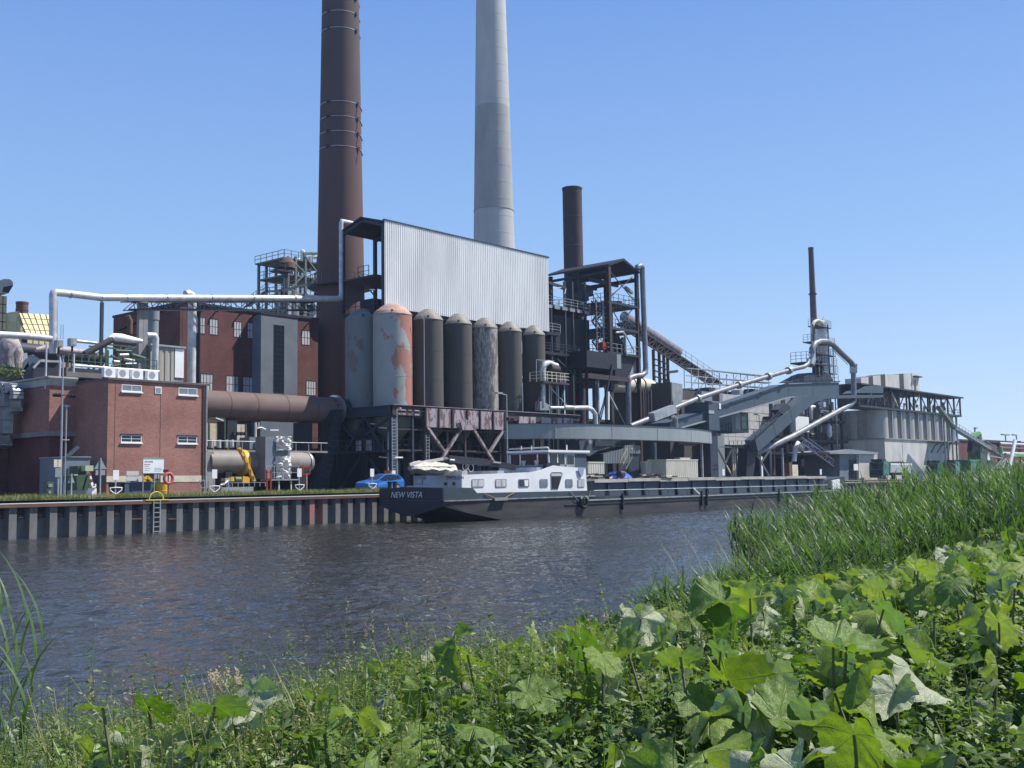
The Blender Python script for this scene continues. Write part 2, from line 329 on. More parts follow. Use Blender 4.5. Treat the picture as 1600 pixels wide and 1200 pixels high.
def textobj(txt, size, m, parent, origin, right, up, name='lettering', ext=.004, shear=0., sx=1.):
    cu = bpy.data.curves.new(name, 'FONT'); cu.body = txt; cu.size = size; cu.extrude = ext; cu.shear = shear
    t = bpy.data.objects.new(name, cu); COL.objects.link(t); dg = bpy.context.evaluated_depsgraph_get(); me = bpy.data.meshes.new_from_object(t.evaluated_get(dg))
    COL.objects.unlink(t); bpy.data.objects.remove(t)
    r = Vector(right).normalized()*sx; u = Vector(up).normalized(); n = Vector(right).normalized().cross(u)
    og = Vector(ORG[parent.name]); o_ = Vector(origin)-og
    for v in me.vertices: c = v.co.copy(); v.co = o_+r*c.x+u*c.y+n*c.z
    me.materials.clear(); me.materials.append(m); o = bpy.data.objects.new(name, me); COL.objects.link(o); o.parent = parent; ORG[o.name] = ORG[parent.name]
    return o
GZ = 2.25     # level of the works yard
# ================================================================= setting: water, land, near bank
def water():
    m = bpy.data.materials.new('river_water'); m.use_nodes = True; t = m.node_tree; N = t.nodes; L = t.links; b = N['Principled BSDF']
    b.inputs['Base Color'].default_value = (.030, .030, .026, 1); b.inputs['Roughness'].default_value = .04; b.inputs['IOR'].default_value = 1.333
    tc = N.new('ShaderNodeTexCoord'); hs = []
    for sc, st, w, rot in ((2.6, (1, 1.9, 1), .6, .5), (5.5, (1, 1.6, 1), .5, -.35), (11., (1, 1.4, 1), .1, .2)):
        mp = N.new('ShaderNodeMapping'); mp.inputs['Scale'].default_value = st; mp.inputs['Rotation'].default_value = (0, 0, rot); L.new(tc.outputs['Object'], mp.inputs[0])
        n = N.new('ShaderNodeTexNoise'); n.inputs['Scale'].default_value = sc; n.inputs['Detail'].default_value = 3; n.inputs['Distortion'].default_value = .6; L.new(mp.outputs[0], n.inputs[0])
        mu = N.new('ShaderNodeMath'); mu.operation = 'MULTIPLY'; mu.inputs[1].default_value = w*.16/ (sc**.7); L.new(n.outputs[0], mu.inputs[0]); hs.append(mu)
    acc = hs[0]
    for h in hs[1:]:
        a = N.new('ShaderNodeMath'); L.new(acc.outputs[0], a.inputs[0]); L.new(h.outputs[0], a.inputs[1]); acc = a
    bp = N.new('ShaderNodeBump'); bp.inputs['Strength'].default_value = .85; bp.inputs['Distance'].default_value = 1.; L.new(acc.outputs[0], bp.inputs['Height']); L.new(bp.outputs[0], b.inputs['Normal'])
    return m
def waves(x, y):
    r = np.random.default_rng(3); h = np.zeros_like(x)
    for k in range(46):
        wl = .34*(5.5**(k/45)); a = r.normal(math.pi*.5-.35, .55); kx, ky = math.cos(a)*2*math.pi/wl, math.sin(a)*2*math.pi/wl
        s_ = np.sin(kx*x+ky*y+r.uniform(0, 6.28)); h += (s_+.25*np.abs(s_))*wl*(.0066 if wl < .9 else .0034)
    return h*(.72+.42*np.sin(x*.11+.6*np.sin(y*.17))*np.cos(y*.13-x*.05)+.15*np.sin(x*.31+y*.4))
WM = water()
gx = np.concatenate([np.arange(-8, 50, .115), np.arange(50, 135, .22)]); gy = np.concatenate([np.arange(-53.5, -25, .11), np.arange(-25, .61, .15)]); X_, Y_ = np.meshgrid(gx, gy); Z_ = waves(X_, Y_)*np.clip(np.minimum(np.minimum((X_+8)/3, (135-X_)/5), (Y_+53.5)/1.5), 0, 1)
V_ = np.stack([X_, Y_, Z_], 2).reshape(-1, 3); nx_ = len(gx); ny_ = len(gy); ii = (np.arange(ny_-1)[:, None]*nx_+np.arange(nx_-1)[None]).ravel(); F_ = np.stack([ii, ii+1, ii+nx_+1, ii+nx_], 1)
# still margins of the river around the rippled reach
k0 = len(V_); x0_, x1_, y0_, y1_ = -8., float(gx[-1]), -53.5, float(gy[-1])
ex = np.array([(-900, -56, 0), (3000, -56, 0), (3000, y0_, 0), (-900, y0_, 0), (-900, y0_, 0), (x0_, y0_, 0), (x0_, y1_, 0), (-900, y1_, 0), (x1_, y0_, 0), (3000, y0_, 0), (3000, y1_, 0), (x1_, y1_, 0)], float)
V_ = np.concatenate([V_, ex]); F_ = np.concatenate([F_, k0+np.array([[0, 1, 2, 3], [4, 5, 6, 7], [8, 9, 10, 11]])])

ground = mat('yard_ground', (.14, .13, .12), (.09, .085, .08), sc=.3, rough=.95)
solo(MB().add([(-4000, .5, GZ), (9000, .5, GZ), (9000, 9000, GZ), (-4000, 9000, GZ)], [(0, 1, 2, 3)]), 'ground', ground, kind='structure')
def bankz(dv, x=0): return max(-.6, min(1.5, 2.28-.228*dv))
vs = []; fs = []; xs = list(np.linspace(-60, 140, 101)); dvs = [-60, -8, 0, 2, 3.4, 4.5, 6, 7.5, 9, 10, 11, 12, 13, 14]
for x in xs:
    for d in dvs: vs.append((x, -63+d, bankz(d)+.06*math.sin(x*1.3+d)+.05*math.sin(x*.37+2*d)))
k = len(dvs)
for i in range(len(xs)-1):
    for j in range(k-1): fs.append((i*k+j, (i+1)*k+j, (i+1)*k+j+1, i*k+j+1))
soil = mat('bank_soil', (.05, .045, .028), (.03, .035, .018), sc=2, rough=.95)
solo(MB().add(vs, fs, True), 'river_bank', soil, kind='structure')

# ----------------------------------------------------------------- quay wall of sheet piles
QW = thing('quay_wall', 'long steel sheet pile quay wall with a rusty cap along the far bank', 'quay wall', (0, 0, 0))
pilem = mat('sheet_pile_steel', (.185, .185, .185), (.10, .095, .092), sc=1.2, rough=.65, metal=0., st=(1, 1, .35), lo=.4, hi=.7, bump=.15)
pilewet = mat('cap_rust', (.17, .095, .078), (.115, .07, .06), sc=1.3, rough=.9, spec=.15)
def pilemesh():
    mb = MB(); pr = [(0, 0), (.45, 0), (.57, .44), (1.08, .44), (1.2, 0)]
    # outer skin with thickness behind
    vs = [(x, y, z) for z in (-1.5, 2.0) for x, y in pr]; n = len(pr)
    mb.add(vs, [(i, i+1, n+i+1, n+i) for i in range(n-1)])
    bk = [(x, y+.03) for x, y in pr]; vs = [(x, y, z) for z in (-1.5, 2.0) for x, y in bk]; mb.add(vs, [(i+1, i, n+i, n+i+1) for i in range(n-1)])
    return mb
pm = mesh(pilemesh(), 'sheet_pile'); pm.materials.append(pilem)
x = -20.
while x < 330:
    piece(pm, 'sheet_pile', QW, (x, .0, 0)); x += 1.205
pm2 = pm.copy(); pm2.materials.clear(); pm2.materials.append(peelmat('red_marked_pile', (.18, .18, .18), (.38, .12, .09), (.3, .16, .13), thr=.46, sc=1.5))
for o in QW.children:
    if abs(o.location.x - P(497, 790, 0)[0]+.2) < .6: o.data = pm2; o['label'] = 'sheet pile with faded red paint mark'; break
am = MB().box(-.10, .05, -.12, .10, .3, .12).box(-.16, -.02, -.03, .16, .08, .03); am = mesh(am, 'anchor_bracket'); am.materials.append(rust)
x = -20+.83
while x < 120:
    piece(am, 'anchor_bracket', QW, (x-.12, .1, 1.32+.03*math.sin(x*3))); x += 1.205
part(MB().box(-30, -.16, 2.0, 400, .42, 2.06).box(-30, -.16, 1.86, 400, -.12, 2.0), 'cap_beam', pilewet, QW)
part(MB().box(-30, .42, 1.2, 400, .7, 2.04), 'kerb', rustdark, QW)
# short waler bars near the ladder
for a, b in ((205, 225), (262, 280)):
    p = P(a, 811, .12); q = P(b, 811, .12); part(MB().box(p[0], .02, p[2]-.04, q[0], .16, p[2]+.04), 'waler_bar', rust, QW)

# ladder with yellow hoop
lx = P(242.5, 790, 0)[0]
LD = thing('quay_ladder', 'steel ladder with yellow grab hoop hanging down the quay wall', 'ladder', (lx, -.2, 2.1))
part(MB().ladder((lx, -.2, 0), -.4, 2.05, w=.46, r=.035), 'rungs', galv, LD)
hp = [(lx-.5, -.12, 2.12)]+[(lx+.5*math.cos(a), -.12, 2.12+.5*math.sin(a)) for a in np.linspace(math.pi, 0, 13)][1:]
part(MB().tube(hp, .035, 6), 'hoop', yel2 := mat('bright_yellow', (.70, .62, .12), rough=.6), LD)
part(MB().box(lx-.75, -.2, 2.065, lx+.85, .2, 2.13), 'landing_plate', yel2, LD)

# ----------------------------------------------------------------- grass strip on the quay (tufts)
def grassmat(name, c1, c2, tr=.35):
    m = bpy.data.materials.new(name); m.use_nodes = True; t = m.node_tree; N = t.nodes; L = t.links; N.remove(N['Principled BSDF']); out = N['Material Output']
    tc = N.new('ShaderNodeTexCoord'); n = N.new('ShaderNodeTexNoise'); n.inputs['Scale'].default_value = 1.3; n.inputs['Detail'].default_value = 5; L.new(tc.outputs['Object'], n.inputs[0])
    r = N.new('ShaderNodeMapRange'); r.inputs[1].default_value = .35; r.inputs[2].default_value = .65; L.new(n.outputs[0], r.inputs[0])
    mx = N.new('ShaderNodeMix'); mx.data_type = 'RGBA'; mx.inputs[6].default_value = (*c1, 1); mx.inputs[7].default_value = (*c2, 1); L.new(r.outputs[0], mx.inputs[0])
    g = N.new('ShaderNodeNewGeometry'); hv = N.new('ShaderNodeMapRange'); hv.inputs[3].default_value = .5; hv.inputs[4].default_value = 1.5; L.new(g.outputs['Random Per Island'], hv.inputs[0])
    vm = N.new('ShaderNodeVectorMath'); vm.operation = 'SCALE'; L.new(mx.outputs[2], vm.inputs[0]); L.new(hv.outputs[0], vm.inputs['Scale'])
    d = N.new('ShaderNodeBsdfDiffuse'); tl = N.new('ShaderNodeBsdfTranslucent'); gl = N.new('ShaderNodeBsdfGlossy'); gl.inputs['Roughness'].default_value = .5; gl.inputs['Color'].default_value = (.9, .95, .9, 1)
    L.new(vm.outputs[0], d.inputs[0]); ty = N.new('ShaderNodeMix'); ty.data_type = 'RGBA'; ty.blend_type = 'MULTIPLY'; ty.inputs[0].default_value = 1; ty.inputs[7].default_value = (1.55, 1.75, .6, 1); L.new(vm.outputs[0], ty.inputs[6]); L.new(ty.outputs[2], tl.inputs[0])
    a = N.new('ShaderNodeMixShader'); a.inputs[0].default_value = tr; L.new(d.outputs[0], a.inputs[1]); L.new(tl.outputs[0], a.inputs[2])
    a2 = N.new('ShaderNodeMixShader'); a2.inputs[0].default_value = .035; L.new(a.outputs[0], a2.inputs[1]); L.new(gl.outputs[0], a2.inputs[2]); L.new(a2.outputs[0], out.inputs[0])
    return m
def blades(base, hgt, wid, lean, dirs, seg=3, droop=.5):
    """base (N,3), hgt, wid (N,), lean (N,) sideways reach as a fraction of height, dirs (N,) angles -> verts, quads of tapered arcs"""
    n = len(base); cx, sx = np.cos(dirs), np.sin(dirs); px_, py_ = -sx, cx; V = np.zeros((n, (seg+1)*2, 3))
    for i in range(seg+1):
        t = i/seg; up = t*(1-droop*.35*t*lean); out = lean*t**1.8
        c = base+np.stack([cx*out*hgt, sx*out*hgt, up*hgt], 1)
        w = wid*(1-t**1.6)*.5*(.55+.45*min(1, t*3+.4))+.0008
        V[:, 2*i] = c-np.stack([px_*w, py_*w, 0*w], 1); V[:, 2*i+1] = c+np.stack([px_*w, py_*w, 0*w], 1)
    F = []; q = np.array([[2*i, 2*i+1, 2*i+3, 2*i+2] for i in range(seg)])
    F = (q[None]+(np.arange(n)*(seg+1)*2)[:, None, None]).reshape(-1, 4)
    return V.reshape(-1, 3), F
def npmesh(name, V, F, m, kind='stuff', smooth=False):
    me = bpy.data.meshes.new(name); me.vertices.add(len(V)); me.vertices.foreach_set('co', V.astype(np.float32).ravel())
    k = F.shape[1]; me.loops.add(F.size); me.loops.foreach_set('vertex_index', F.astype(np.int32).ravel()); me.polygons.add(len(F))
    me.polygons.foreach_set('loop_start', np.arange(0, F.size, k, dtype=np.int32)); me.polygons.foreach_set('loop_total', np.full(len(F), k, dtype=np.int32))
    if smooth: me.polygons.foreach_set('use_smooth', np.ones(len(F), bool))
    me.update(calc_edges=True); me.materials.append(m); o = bpy.data.objects.new(name, me); COL.objects.link(o)
    if kind: o['kind'] = kind
    return o
npmesh('river', V_, F_, WM, 'structure', True)
ggm = grassmat('quay_grass', (.13, .17, .055), (.20, .19, .09))
solo(MB().add([(-30, .43, 2.10), (400, .43, 2.10), (400, 4.2, 2.30), (-30, 4.2, 2.30)], [(0, 1, 2, 3)]), 'verge', mat('verge_turf', (.10, .12, .05), (.15, .13, .08), sc=1.5, rough=.95), kind='structure')
n = 46000; X = RNG.uniform(0, 1, n)**1.3*95+16; Y = .45+RNG.uniform(0, 1, n)**1.4*4; clump = .55+.9*(np.sin(X*.9)+np.sin(X*2.3+1)+np.sin(Y*2+X*.4)+3)/6
B = np.stack([X, Y, np.full(n, 2.26)], 1)
V, F = blades(B, RNG.uniform(.12, .38, n)*clump, RNG.uniform(.015, .035, n), RNG.uniform(.1, .8, n), RNG.uniform(0, 6.28, n), 2)
tag(npmesh('grass', V, F, ggm), 'rough green grass along the top of the quay', kind='stuff')
# ================================================================= left: brick works buildings near the quay
Y0 = 10.
fa = RC(169.3, 593, 323, 770, Y0); BX0, BX1, BZ = fa[0], fa[1], fa[3]
BY1 = PX(121, 594, BX0)[1]+.2
HB = thing('brick_building', 'flat-roofed red brick building with four small windows close to the quay edge', 'building', (BX0, Y0, GZ))
part(MB().box(BX0, Y0, GZ, BX1, BY1+4, BZ), 'wall', brick, HB)
part(MB().box(BX0-.08, Y0-.12, BZ, BX1+.12, BY1+4.1, BZ+.14), 'roof_edge', mat('roof_flashing', (.12, .10, .10), (.09, .08, .08), rough=.6), HB)
part(MB().box(BX0+.2, Y0+.1, BZ+.14, BX1-.2, BY1+3.8, BZ+.18), 'roof', concd, HB)
b0 = P(169, 744, Y0); b1 = P(169, 754.5, Y0)
part(MB().box(BX0-.012, Y0-.03, b1[2], BX1+.02, Y0-.003, b0[2]), 'plinth_band', cream, HB)
part(MB().box(BX0-.03, Y0-.003, b1[2], BX0-.004, BY1, b0[2]), 'plinth_band', greywall, HB, label='plinth band on the side wall with its shade put into the grey')  # side band greyed, wall shade put into its colour
for a in ((190, 600.5, 221.5, 611), (279, 605.5, 308, 616.5)):
    x0, x1, z0, z1 = RC(a[0], a[1], a[2], a[3], Y0); w = window(HB, x0, x1, z0, z1, Y0, 2, 1, white, wingrey, bar=.05, sill=white)
for a in ((189, 679.5, 221, 691), (277.5, 681.5, 307.5, 692.5)):
    x0, x1, z0, z1 = RC(a[0], a[1], a[2], a[3], Y0)
    w = window(HB, x0, x1, z0, z1, Y0, 2, 2, white, glass, bar=.05, sill=white); w['label'] = 'lower window with dark glass'
    part(MB().box(x0-.05, Y0-.06, z1+.003, x1+.05, Y0-.003, z1+.09), 'lintel', blk, HB)
x0, x1, z0, z1 = RC(242, 604, 252, 615, Y0); w = part(MB().box(x0, Y0-.05, z0, x1, Y0-.003, z1), 'vent_cover', white, HB)
part(MB().box(x0+.08, Y0-.07, z0+.08, x1-.08, Y0-.052, z1-.08), 'grille', galv, w)
part(MB().tube([(BX1-.12, Y0-.1, GZ), (BX1-.12, Y0-.1, BZ)], .07, 8), 'drainpipe', galv, HB)
part(MB().tube([(BX1-.35, Y0-.06, GZ+1), (BX1-.35, Y0-.06, BZ)], .045, 6), 'drainpipe', rust, HB)
part(MB().box(BX0+.55, Y0-.014, GZ, BX0+.57, Y0-.002, BZ-.3), 'movement_joint', rustdark, HB)
part(MB().box(BX0+4.2, Y0-.014, GZ+1.3, BX0+4.22, Y0-.002, BZ-.3), 'movement_joint', rustdark, HB)
g = MB().rail([(BX1-.9, Y0-.5, GZ), (BX1-.1, Y0-.5, GZ)], h=1.1, step=.4); solo(g, 'hand_railing', galv, 'short steel railing by the right corner of the front brick building', 'railing')
# four air conditioners on the roof
def aircon(loc):
    t = thing('air_conditioner', 'white outdoor air conditioner unit', 'air conditioner', loc, 'air conditioners on the front brick building roof')
    x, y, z = loc; part(MB().box(x-.42, y, z+.08, x+.42, y+.36, z+.74), 'casing', white, t)
    part(MB().tube([(x-.08, y-.012, z+.41), (x-.08, y+.02, z+.41)], .25, 20), 'fan_grille', galv, t)
    [part(MB().box(x+d, y+.02, z, x+d+.08, y+.3, z+.08), 'foot', blk, t) for d in (-.42, .34)]; return t
for i, (px, w_) in enumerate(((171.5, 'leftmost white air conditioner on the front brick building roof'), (193, 'second air conditioner from the left on the brick roof'), (215, 'third air conditioner from the left on the brick roof'), (239, 'rightmost white air conditioner on the front brick building roof'))):
    p = P(px, 595, Y0+.9); t = (aircon((p[0], Y0+.9, BZ+.18)) if i == 0 else dup(t0, (p[0], Y0+.9, BZ+.18)))
    if i == 0: t0 = t
    t['label'] = w_; t.scale = (1.05, 1.05, 1.08)
# ---- left brick + concrete building
LY = BY1; LX1 = BX0+.0; cx = P(77, 640, LY)[0]; zt = P(77.5, 602, LY)[2]; zb0 = P(77, 673.5, LY)[2]; zb1 = P(77, 681, LY)[2]; zp = P(77.5, 592, LY)[2]
LB = thing('brick_building', 'dark red brick building with pale concrete parapet and belt course at the left edge', 'building', (cx, LY, GZ))
YB = LY+9.5
part(MB().box(cx, LY, zb0, LX1+3, YB, zt), 'upper_wall', brick, LB)
lx0 = P(77, 673, LY)[0]
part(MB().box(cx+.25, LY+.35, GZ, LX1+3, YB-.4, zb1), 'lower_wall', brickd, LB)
part(MB().box(cx-.06, LY-.06, zb1, LX1, YB+.05, zb0), 'belt_course', concd, LB)
part(MB().prismx([(LY-.05, zt), (LY-.35, zt+.55), (YB, zt+.55), (YB, zt)], cx-.1, LX1-.02), 'parapet', conc, LB)
part(MB().box(cx-.3, LY-.36, zt+.553, LX1-.02, YB, zp+.2), 'parapet_cap', conc, LB)
part(MB().box(cx+2.3, LY+.2, GZ+3.2, cx+2.9, LY+.345, GZ+3.35), 'wall_lamp', galv, LB)
# far-left brick mass behind the ducts
q = PX(19, 640, cx+.2)
FL = thing('brick_building', 'shaded brick wall behind the big ventilation ducts at the left frame edge', 'building', (cx-2, q[1], GZ))
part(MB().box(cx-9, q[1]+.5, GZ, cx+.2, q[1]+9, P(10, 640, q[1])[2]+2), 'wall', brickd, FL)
part(MB().box(cx-9, q[1]+.3, GZ+2, cx-3.4, q[1]+.495, GZ+4.8), 'gate', blk, FL)
# square ducts
def duct(pts, w, h, lab, y):
    o = thing('ventilation_duct', lab, 'duct', pts[0]); mb = MB()
    for a, b in zip(pts[:-1], pts[1:]): mb.beam(a, b, w, h)
    part(mb, 'duct_body', galv, o); fl = MB()
    for a, b in zip(pts[:-1], pts[1:]):
        a = Vector(a); b = Vector(b); L = (b-a).length; k = int(L/1.3)
        for i in range(1, k+1): c = a.lerp(b, i/(k+1)); d = (b-a).normalized()*.03; fl.beam(c-d, c+d, w+.1, h+.1)
    if fl.v: part(fl, 'flange', mat('duct_flange', (.22, .23, .24), rough=.5, metal=.4), o)
    return o
yd = q[1]-.9
def arc(c, r, a0, a1, y, n=7): return [(c[0]+r*math.cos(a), y, c[1]+r*math.sin(a)) for a in np.linspace(a0, a1, n)]
for k, (px0, pyt, pyb, yy, lab) in enumerate(((11, 597, 690, yd-1.2, 'tall square duct bending down in front of the left brick wall'), (26, 599, 636, yd-2.6, 'short curved square duct beside the concrete parapet'), (-6, 600, 640, yd-.3, 'cut-off square duct at the left frame edge'))):
    a = P(px0, pyt, yy); b = P(px0, pyb, yy); w = .75
    r = .6; pts = [(a[0], yy+2.8, a[2]-.3), (a[0], yy+r, a[2]-.3)]+[(a[0], yy+r-r*math.sin(t), a[2]-.3-r+r*math.cos(t)) for t in np.linspace(.3, math.pi/2, 5)]+[(a[0], yy, b[2]+.6), (a[0]+.25, yy+.3, b[2]+.1), (a[0]+.35, yy+1.4, b[2]-.1)]
    duct(pts, w, w, lab, yy)
# upper horizontal duct with elbow
a = P(-20, 572, 26); b = P(40, 566, 26)
duct([a, b, (b[0]+.8, 26, b[2]-.5), (b[0]+.9, 26, b[2]-2.4)], 1.0, 1.5, 'large galvanised duct running over the roof at the left', 26)
g = MB()
a = P(8, 590, 24.5); pts = [P(13, 575, 24.5), P(10, 552, 24.5), P(13, 541, 24.5), P(19, 541, 24.5), P(24, 552, 24.5), P(24, 575, 24.5)]
g.tube(pts, [.55, .6, .65, .65, .6, .5], 12); solo(g, 'lagged_pipe_bend', peelmat('foil_lagging', (.36, .35, .36), (.28, .22, .22), (.2, .17, .18), thr=.5, sc=3), 'fat foil-lagged pipe bend above the duct at the far left', 'pipe', loc=pts[0])
sh = MB()
for i in range(60):
    c = Vector(P(14, 586, 22))+Vector((RNG.uniform(-.9, .9), RNG.uniform(-.5, .5), RNG.uniform(0, .7)))
    for k in range(5): d = Vector(RNG.normal(size=3))*.16; e = Vector(RNG.normal(size=3))*.12; sh.add([c, c+d, c+e], [(0, 1, 2)])
solo(sh, 'roof_shrub', grassmat('shrub_leaves', (.10, .16, .04), (.14, .18, .05)), 'small green shrub growing beside the ducts on the left roof', 'shrub', loc=P(14, 592, 22))
# ---- dark roof hall behind with platform, railings and green steelwork
YH = 17.
hx0, hx1, hz0, hz1 = RC(80, 571, 246, 610, YH)
DH = thing('plant_hall', 'low dark hall with a heavy roof edge carrying green steelwork behind the front brick building', 'hall', (hx0, YH, GZ))
part(MB().box(hx0, YH+1.5, GZ, hx1, YH+10, hz1-.6), 'wall', blk, DH)
part(MB().box(hx0+1.2, YH, hz1-.75, hx1+.2, YH+12, hz1-.05), 'roof_slab', mat('roof_fascia', (.16, .15, .14), (.11, .10, .10), sc=1), DH)
part(MB().rail([(hx0+1.4, YH+.1, hz1), (hx1, YH+.1, hz1)], step=1.1, r=.03), 'railing', green, DH)
part(MB().tube([(hx0+1.6, YH-.1, hz1+.12), (hx1+.1, YH-.1, hz1+.12)], .10, 8), 'edge_pipe', alu, DH)
for px in (100, 118, 136, 156): p = P(px, 585, YH+1.4); part(MB().box(p[0]-.03, p[1], GZ+5, p[0]+.03, p[1]+.06, hz1-.76), 'glazing_bar', galv, DH)
# green pipework on the roof
GP = thing('pipework', 'green steel frame with lagged pipes and valves on the hall roof', 'pipework', (P(165, 560, YH+3)[0], YH+3, hz1))
fr = []
for px in (158, 166, 188, 205): p = P(px, 550, YH+2.2); fr.append(((p[0], p[1], hz1-.04), (p[0], p[1], hz1+2.3))); fr.append(((p[0], p[1]+2, hz1-.04), (p[0], p[1]+2, hz1+2.1)))
members(GP, 'post', fr, .13, green)
a, b = fr[0][1], fr[6][1]; members(GP, 'crossbeam', [(a, b), ((a[0], a[1]+2, a[2]), (b[0], b[1]+2, b[2])), ((a[0], a[1], a[2]-1), (b[0], b[1], b[2]-1))], .12, green)
for k in range(9):
    x = a[0]+(b[0]-a[0])*RNG.uniform(); z = hz1+RNG.uniform(.3, 1.9); part(MB().tube([(x, a[1]-.2, z), (x+RNG.uniform(.6, 1.6), a[1]-.1, z+RNG.uniform(-.3, .3))], RNG.uniform(.06, .16), 8), 'pipe', green if k % 2 else galv, GP)
TW = P(196, 529, YH+3)
TK = solo(MB().tube([P(170, 529, YH+3), P(178, 527, YH+3), P(190, 528, YH+3), P(205, 531, YH+3), P(222, 533, YH+3)], [.16, .34, .36, .3, .16], 12), 'lagged_vessel', white, 'white horizontal vessel on top of the green frame above the hall roof', 'vessel', loc=P(196, 533, YH+3))
solo(MB().tube([P(132, 553, YH+1.6), P(170, 533, YH+1.6), P(176, 531, YH+1.6)], .26, 10), 'inclined_pipe', rustdark, 'dark inclined pipe rising to the white vessel on the hall roof', 'pipe', loc=P(132, 553, YH+1.6))
# distribution boxes and horizontal lagged ducts left
for (x0, y0, x1, y1, yy, m_, nm, lab) in ((111, 528, 120, 540, YH+2, galv, 'switch_cabinet', 'grey switch cabinet on a post on the hall roof'), (90, 531, 99, 542, YH+3, galv, 'switch_cabinet', 'left grey cabinet beneath the thin antenna rods'), (47, 575, 66, 600, YH+1, bluegrey, 'equipment_housing', 'blue-grey equipment housing behind the concrete parapet')):
    a = RC(x0, y0, x1, y1, yy); t = thing(nm, lab, 'cabinet', (a[0], yy, a[2])); part(MB().box(a[0], yy, a[2], a[1], yy+.6, a[3]), 'casing', m_, t); part(MB().box(a[0]+.1, yy-.03, a[2]+.1, a[1]-.1, yy-.003, a[3]-.1), 'door', white if nm[0] == 'e' else galv, t); part(MB().box((a[0]+a[1])/2-.06, yy+.2, a[2]-3.5, (a[0]+a[1])/2+.06, yy+.32, a[2]-.002), 'post', blk, t)
for px, lb in ((95, 'left'), (98.6, 'right')): p = P(px, 530, YH+3.2); solo(MB().tube([p, (p[0], p[1], P(px, 507, YH+3.2)[2])], .03, 5), 'antenna_rod', galv, lb+' one of two thin antenna rods above the left grey cabinet', 'antenna', group='antenna rods on the hall roof', loc=p)
solo(MB().tube([P(20, 545, 28), P(60, 549, 28), P(110, 556, 28), P(160, 561, 28)], .62, 12), 'dark_duct', dsteel, 'dark round duct running behind the cabinets across the hall roof', 'duct', loc=P(60, 550, 28))
solo(MB().tube([P(56, 547, 25), P(70, 544, 25), P(90, 546, 25), P(110, 549, 25), P(150, 552, 25)], [.2, .28, .3, .3, .25], 10), 'foil_pipe', mat('dull_foil', (.45, .40, .40), (.3, .26, .27), sc=3, metal=.3), 'dull foil-lagged pipe in front of the dark round duct', 'pipe', loc=P(70, 544, 25))
solo(MB().tube([P(120, 533, YH+2.4), P(150, 536, YH+2.4)], .13, 8), 'roof_pipe', alu, 'bright pipe beside the grey switch cabinet on the hall roof', 'pipe', loc=P(120, 533, YH+2.4))
# bright little roof details on left building
t = thing('roof_canopy', 'dark angled canopy with white edge behind the concrete parapet', 'canopy', P(70, 580, YH))
part(MB().prism([(P(52, 576, YH)[0], P(52, 576, YH)[2]), (P(62, 565, YH)[0], P(62, 565, YH)[2]), (P(92, 566, YH)[0], P(92, 566, YH)[2]), (P(92, 590, YH)[0], P(92, 590, YH)[2]), (P(52, 590, YH)[0], P(52, 590, YH)[2])], YH, YH+1.3), 'hood', blk, t)
part(MB().beam(P(52, 575, YH-.1), P(62, 564, YH-.1), .15).beam(P(62, 564, YH-.1), P(92, 565, YH-.1), .15), 'edge_trim', galv, t)
for (px, yt, yb) in ((71, 536, 608), (93, 558, 600), (115, 553, 582), (118, 600, 640)):
    a = P(px, yb, LY+.6); b = P(px, yt, LY+.6)
    solo(MB().tube([a, (a[0], a[1], b[2])], .07, 8), 'support_post', alu, {71: 'slim bright post carrying the white pipe on the left', 93: 'slim post rising above the left parapet', 115: 'short white post at the hall roof corner', 118: 'slim post between the parapet and the front brick building'}[px], 'post', loc=a)
# ---- grey corrugated shed
sx0, sx1, sz0, sz1 = RC(236, 540, 287, 620, YH+4)
SH = thing('corrugated_shed', 'grey-beige corrugated metal shed standing between hall and tall brick building', 'shed', (sx0, YH+4, GZ))
part(MB().box(sx0, YH+4.08, GZ, sx1, YH+8, sz1), 'body', concd, SH)
part(MB().corr(sx0, sx1-.9, GZ, sz1, YH+4.06, .5, .06), 'cladding', mat('beige_sheet', (.36, .34, .29), (.27, .255, .22), sc=.8, st=(1, 1, .2)), SH)
part(MB().box(sx1-.88, YH+3.98, sz1-2.6, sx1, YH+4.05, sz1-.05), 'light_panel', white, SH)
part(MB().box(sx0-.1, YH+3.85, sz1+.003, sx1+.1, YH+8.1, sz1+.16), 'roof', galv, SH)
solo(MB().tube([P(229, 524, YH+2), P(236, 524, YH+2), P(241, 524.5, YH+2), P(243.5, 529, YH+2), P(243, 545, YH+2), P(242, 600, YH+2)], .26, 12), 'vent_pipe', alu, 'bright silver pipe bending down beside the corrugated shed', 'pipe', loc=P(242, 600, YH+2))
# ---- yellow clad building far left with dark stub chimney
YY = 60.
YBd = thing('yellow_building', 'pale yellow panelled plant building at the far left skyline', 'building', (P(40, 520, YY)[0], YY, GZ))
def rectpanel(p0, p1, p2, p3, nx, nz, th, parent, m_, gap=.12, nm='panel'):      # quad split into raised panels, corners tl,tr,br,bl
    p0, p1, p2, p3 = map(Vector, (p0, p1, p2, p3)); nn = (p1-p0).cross(p3-p0).normalized()
    if nn.y > 0: nn = -nn
    for i in range(nx):
        for j in range(nz):
            def pt(u, v): return p0.lerp(p1, u).lerp(p3.lerp(p2, u), v)
            gu, gv = gap/(p1-p0).length/2, gap/(p3-p0).length/2
            a, b, c, d = pt(i/nx+gu, j/nz+gv), pt((i+1)/nx-gu, j/nz+gv), pt((i+1)/nx-gu, (j+1)/nz-gv), pt(i/nx+gu, (j+1)/nz-gv)
            q_ = nn*th; part(MB().add([a, b, c, d, a+q_, b+q_, c+q_, d+q_], [(4, 7, 6, 5), (0, 1, 5, 4), (1, 2, 6, 5), (2, 3, 7, 6), (3, 0, 4, 7)]), nm, m_, parent)
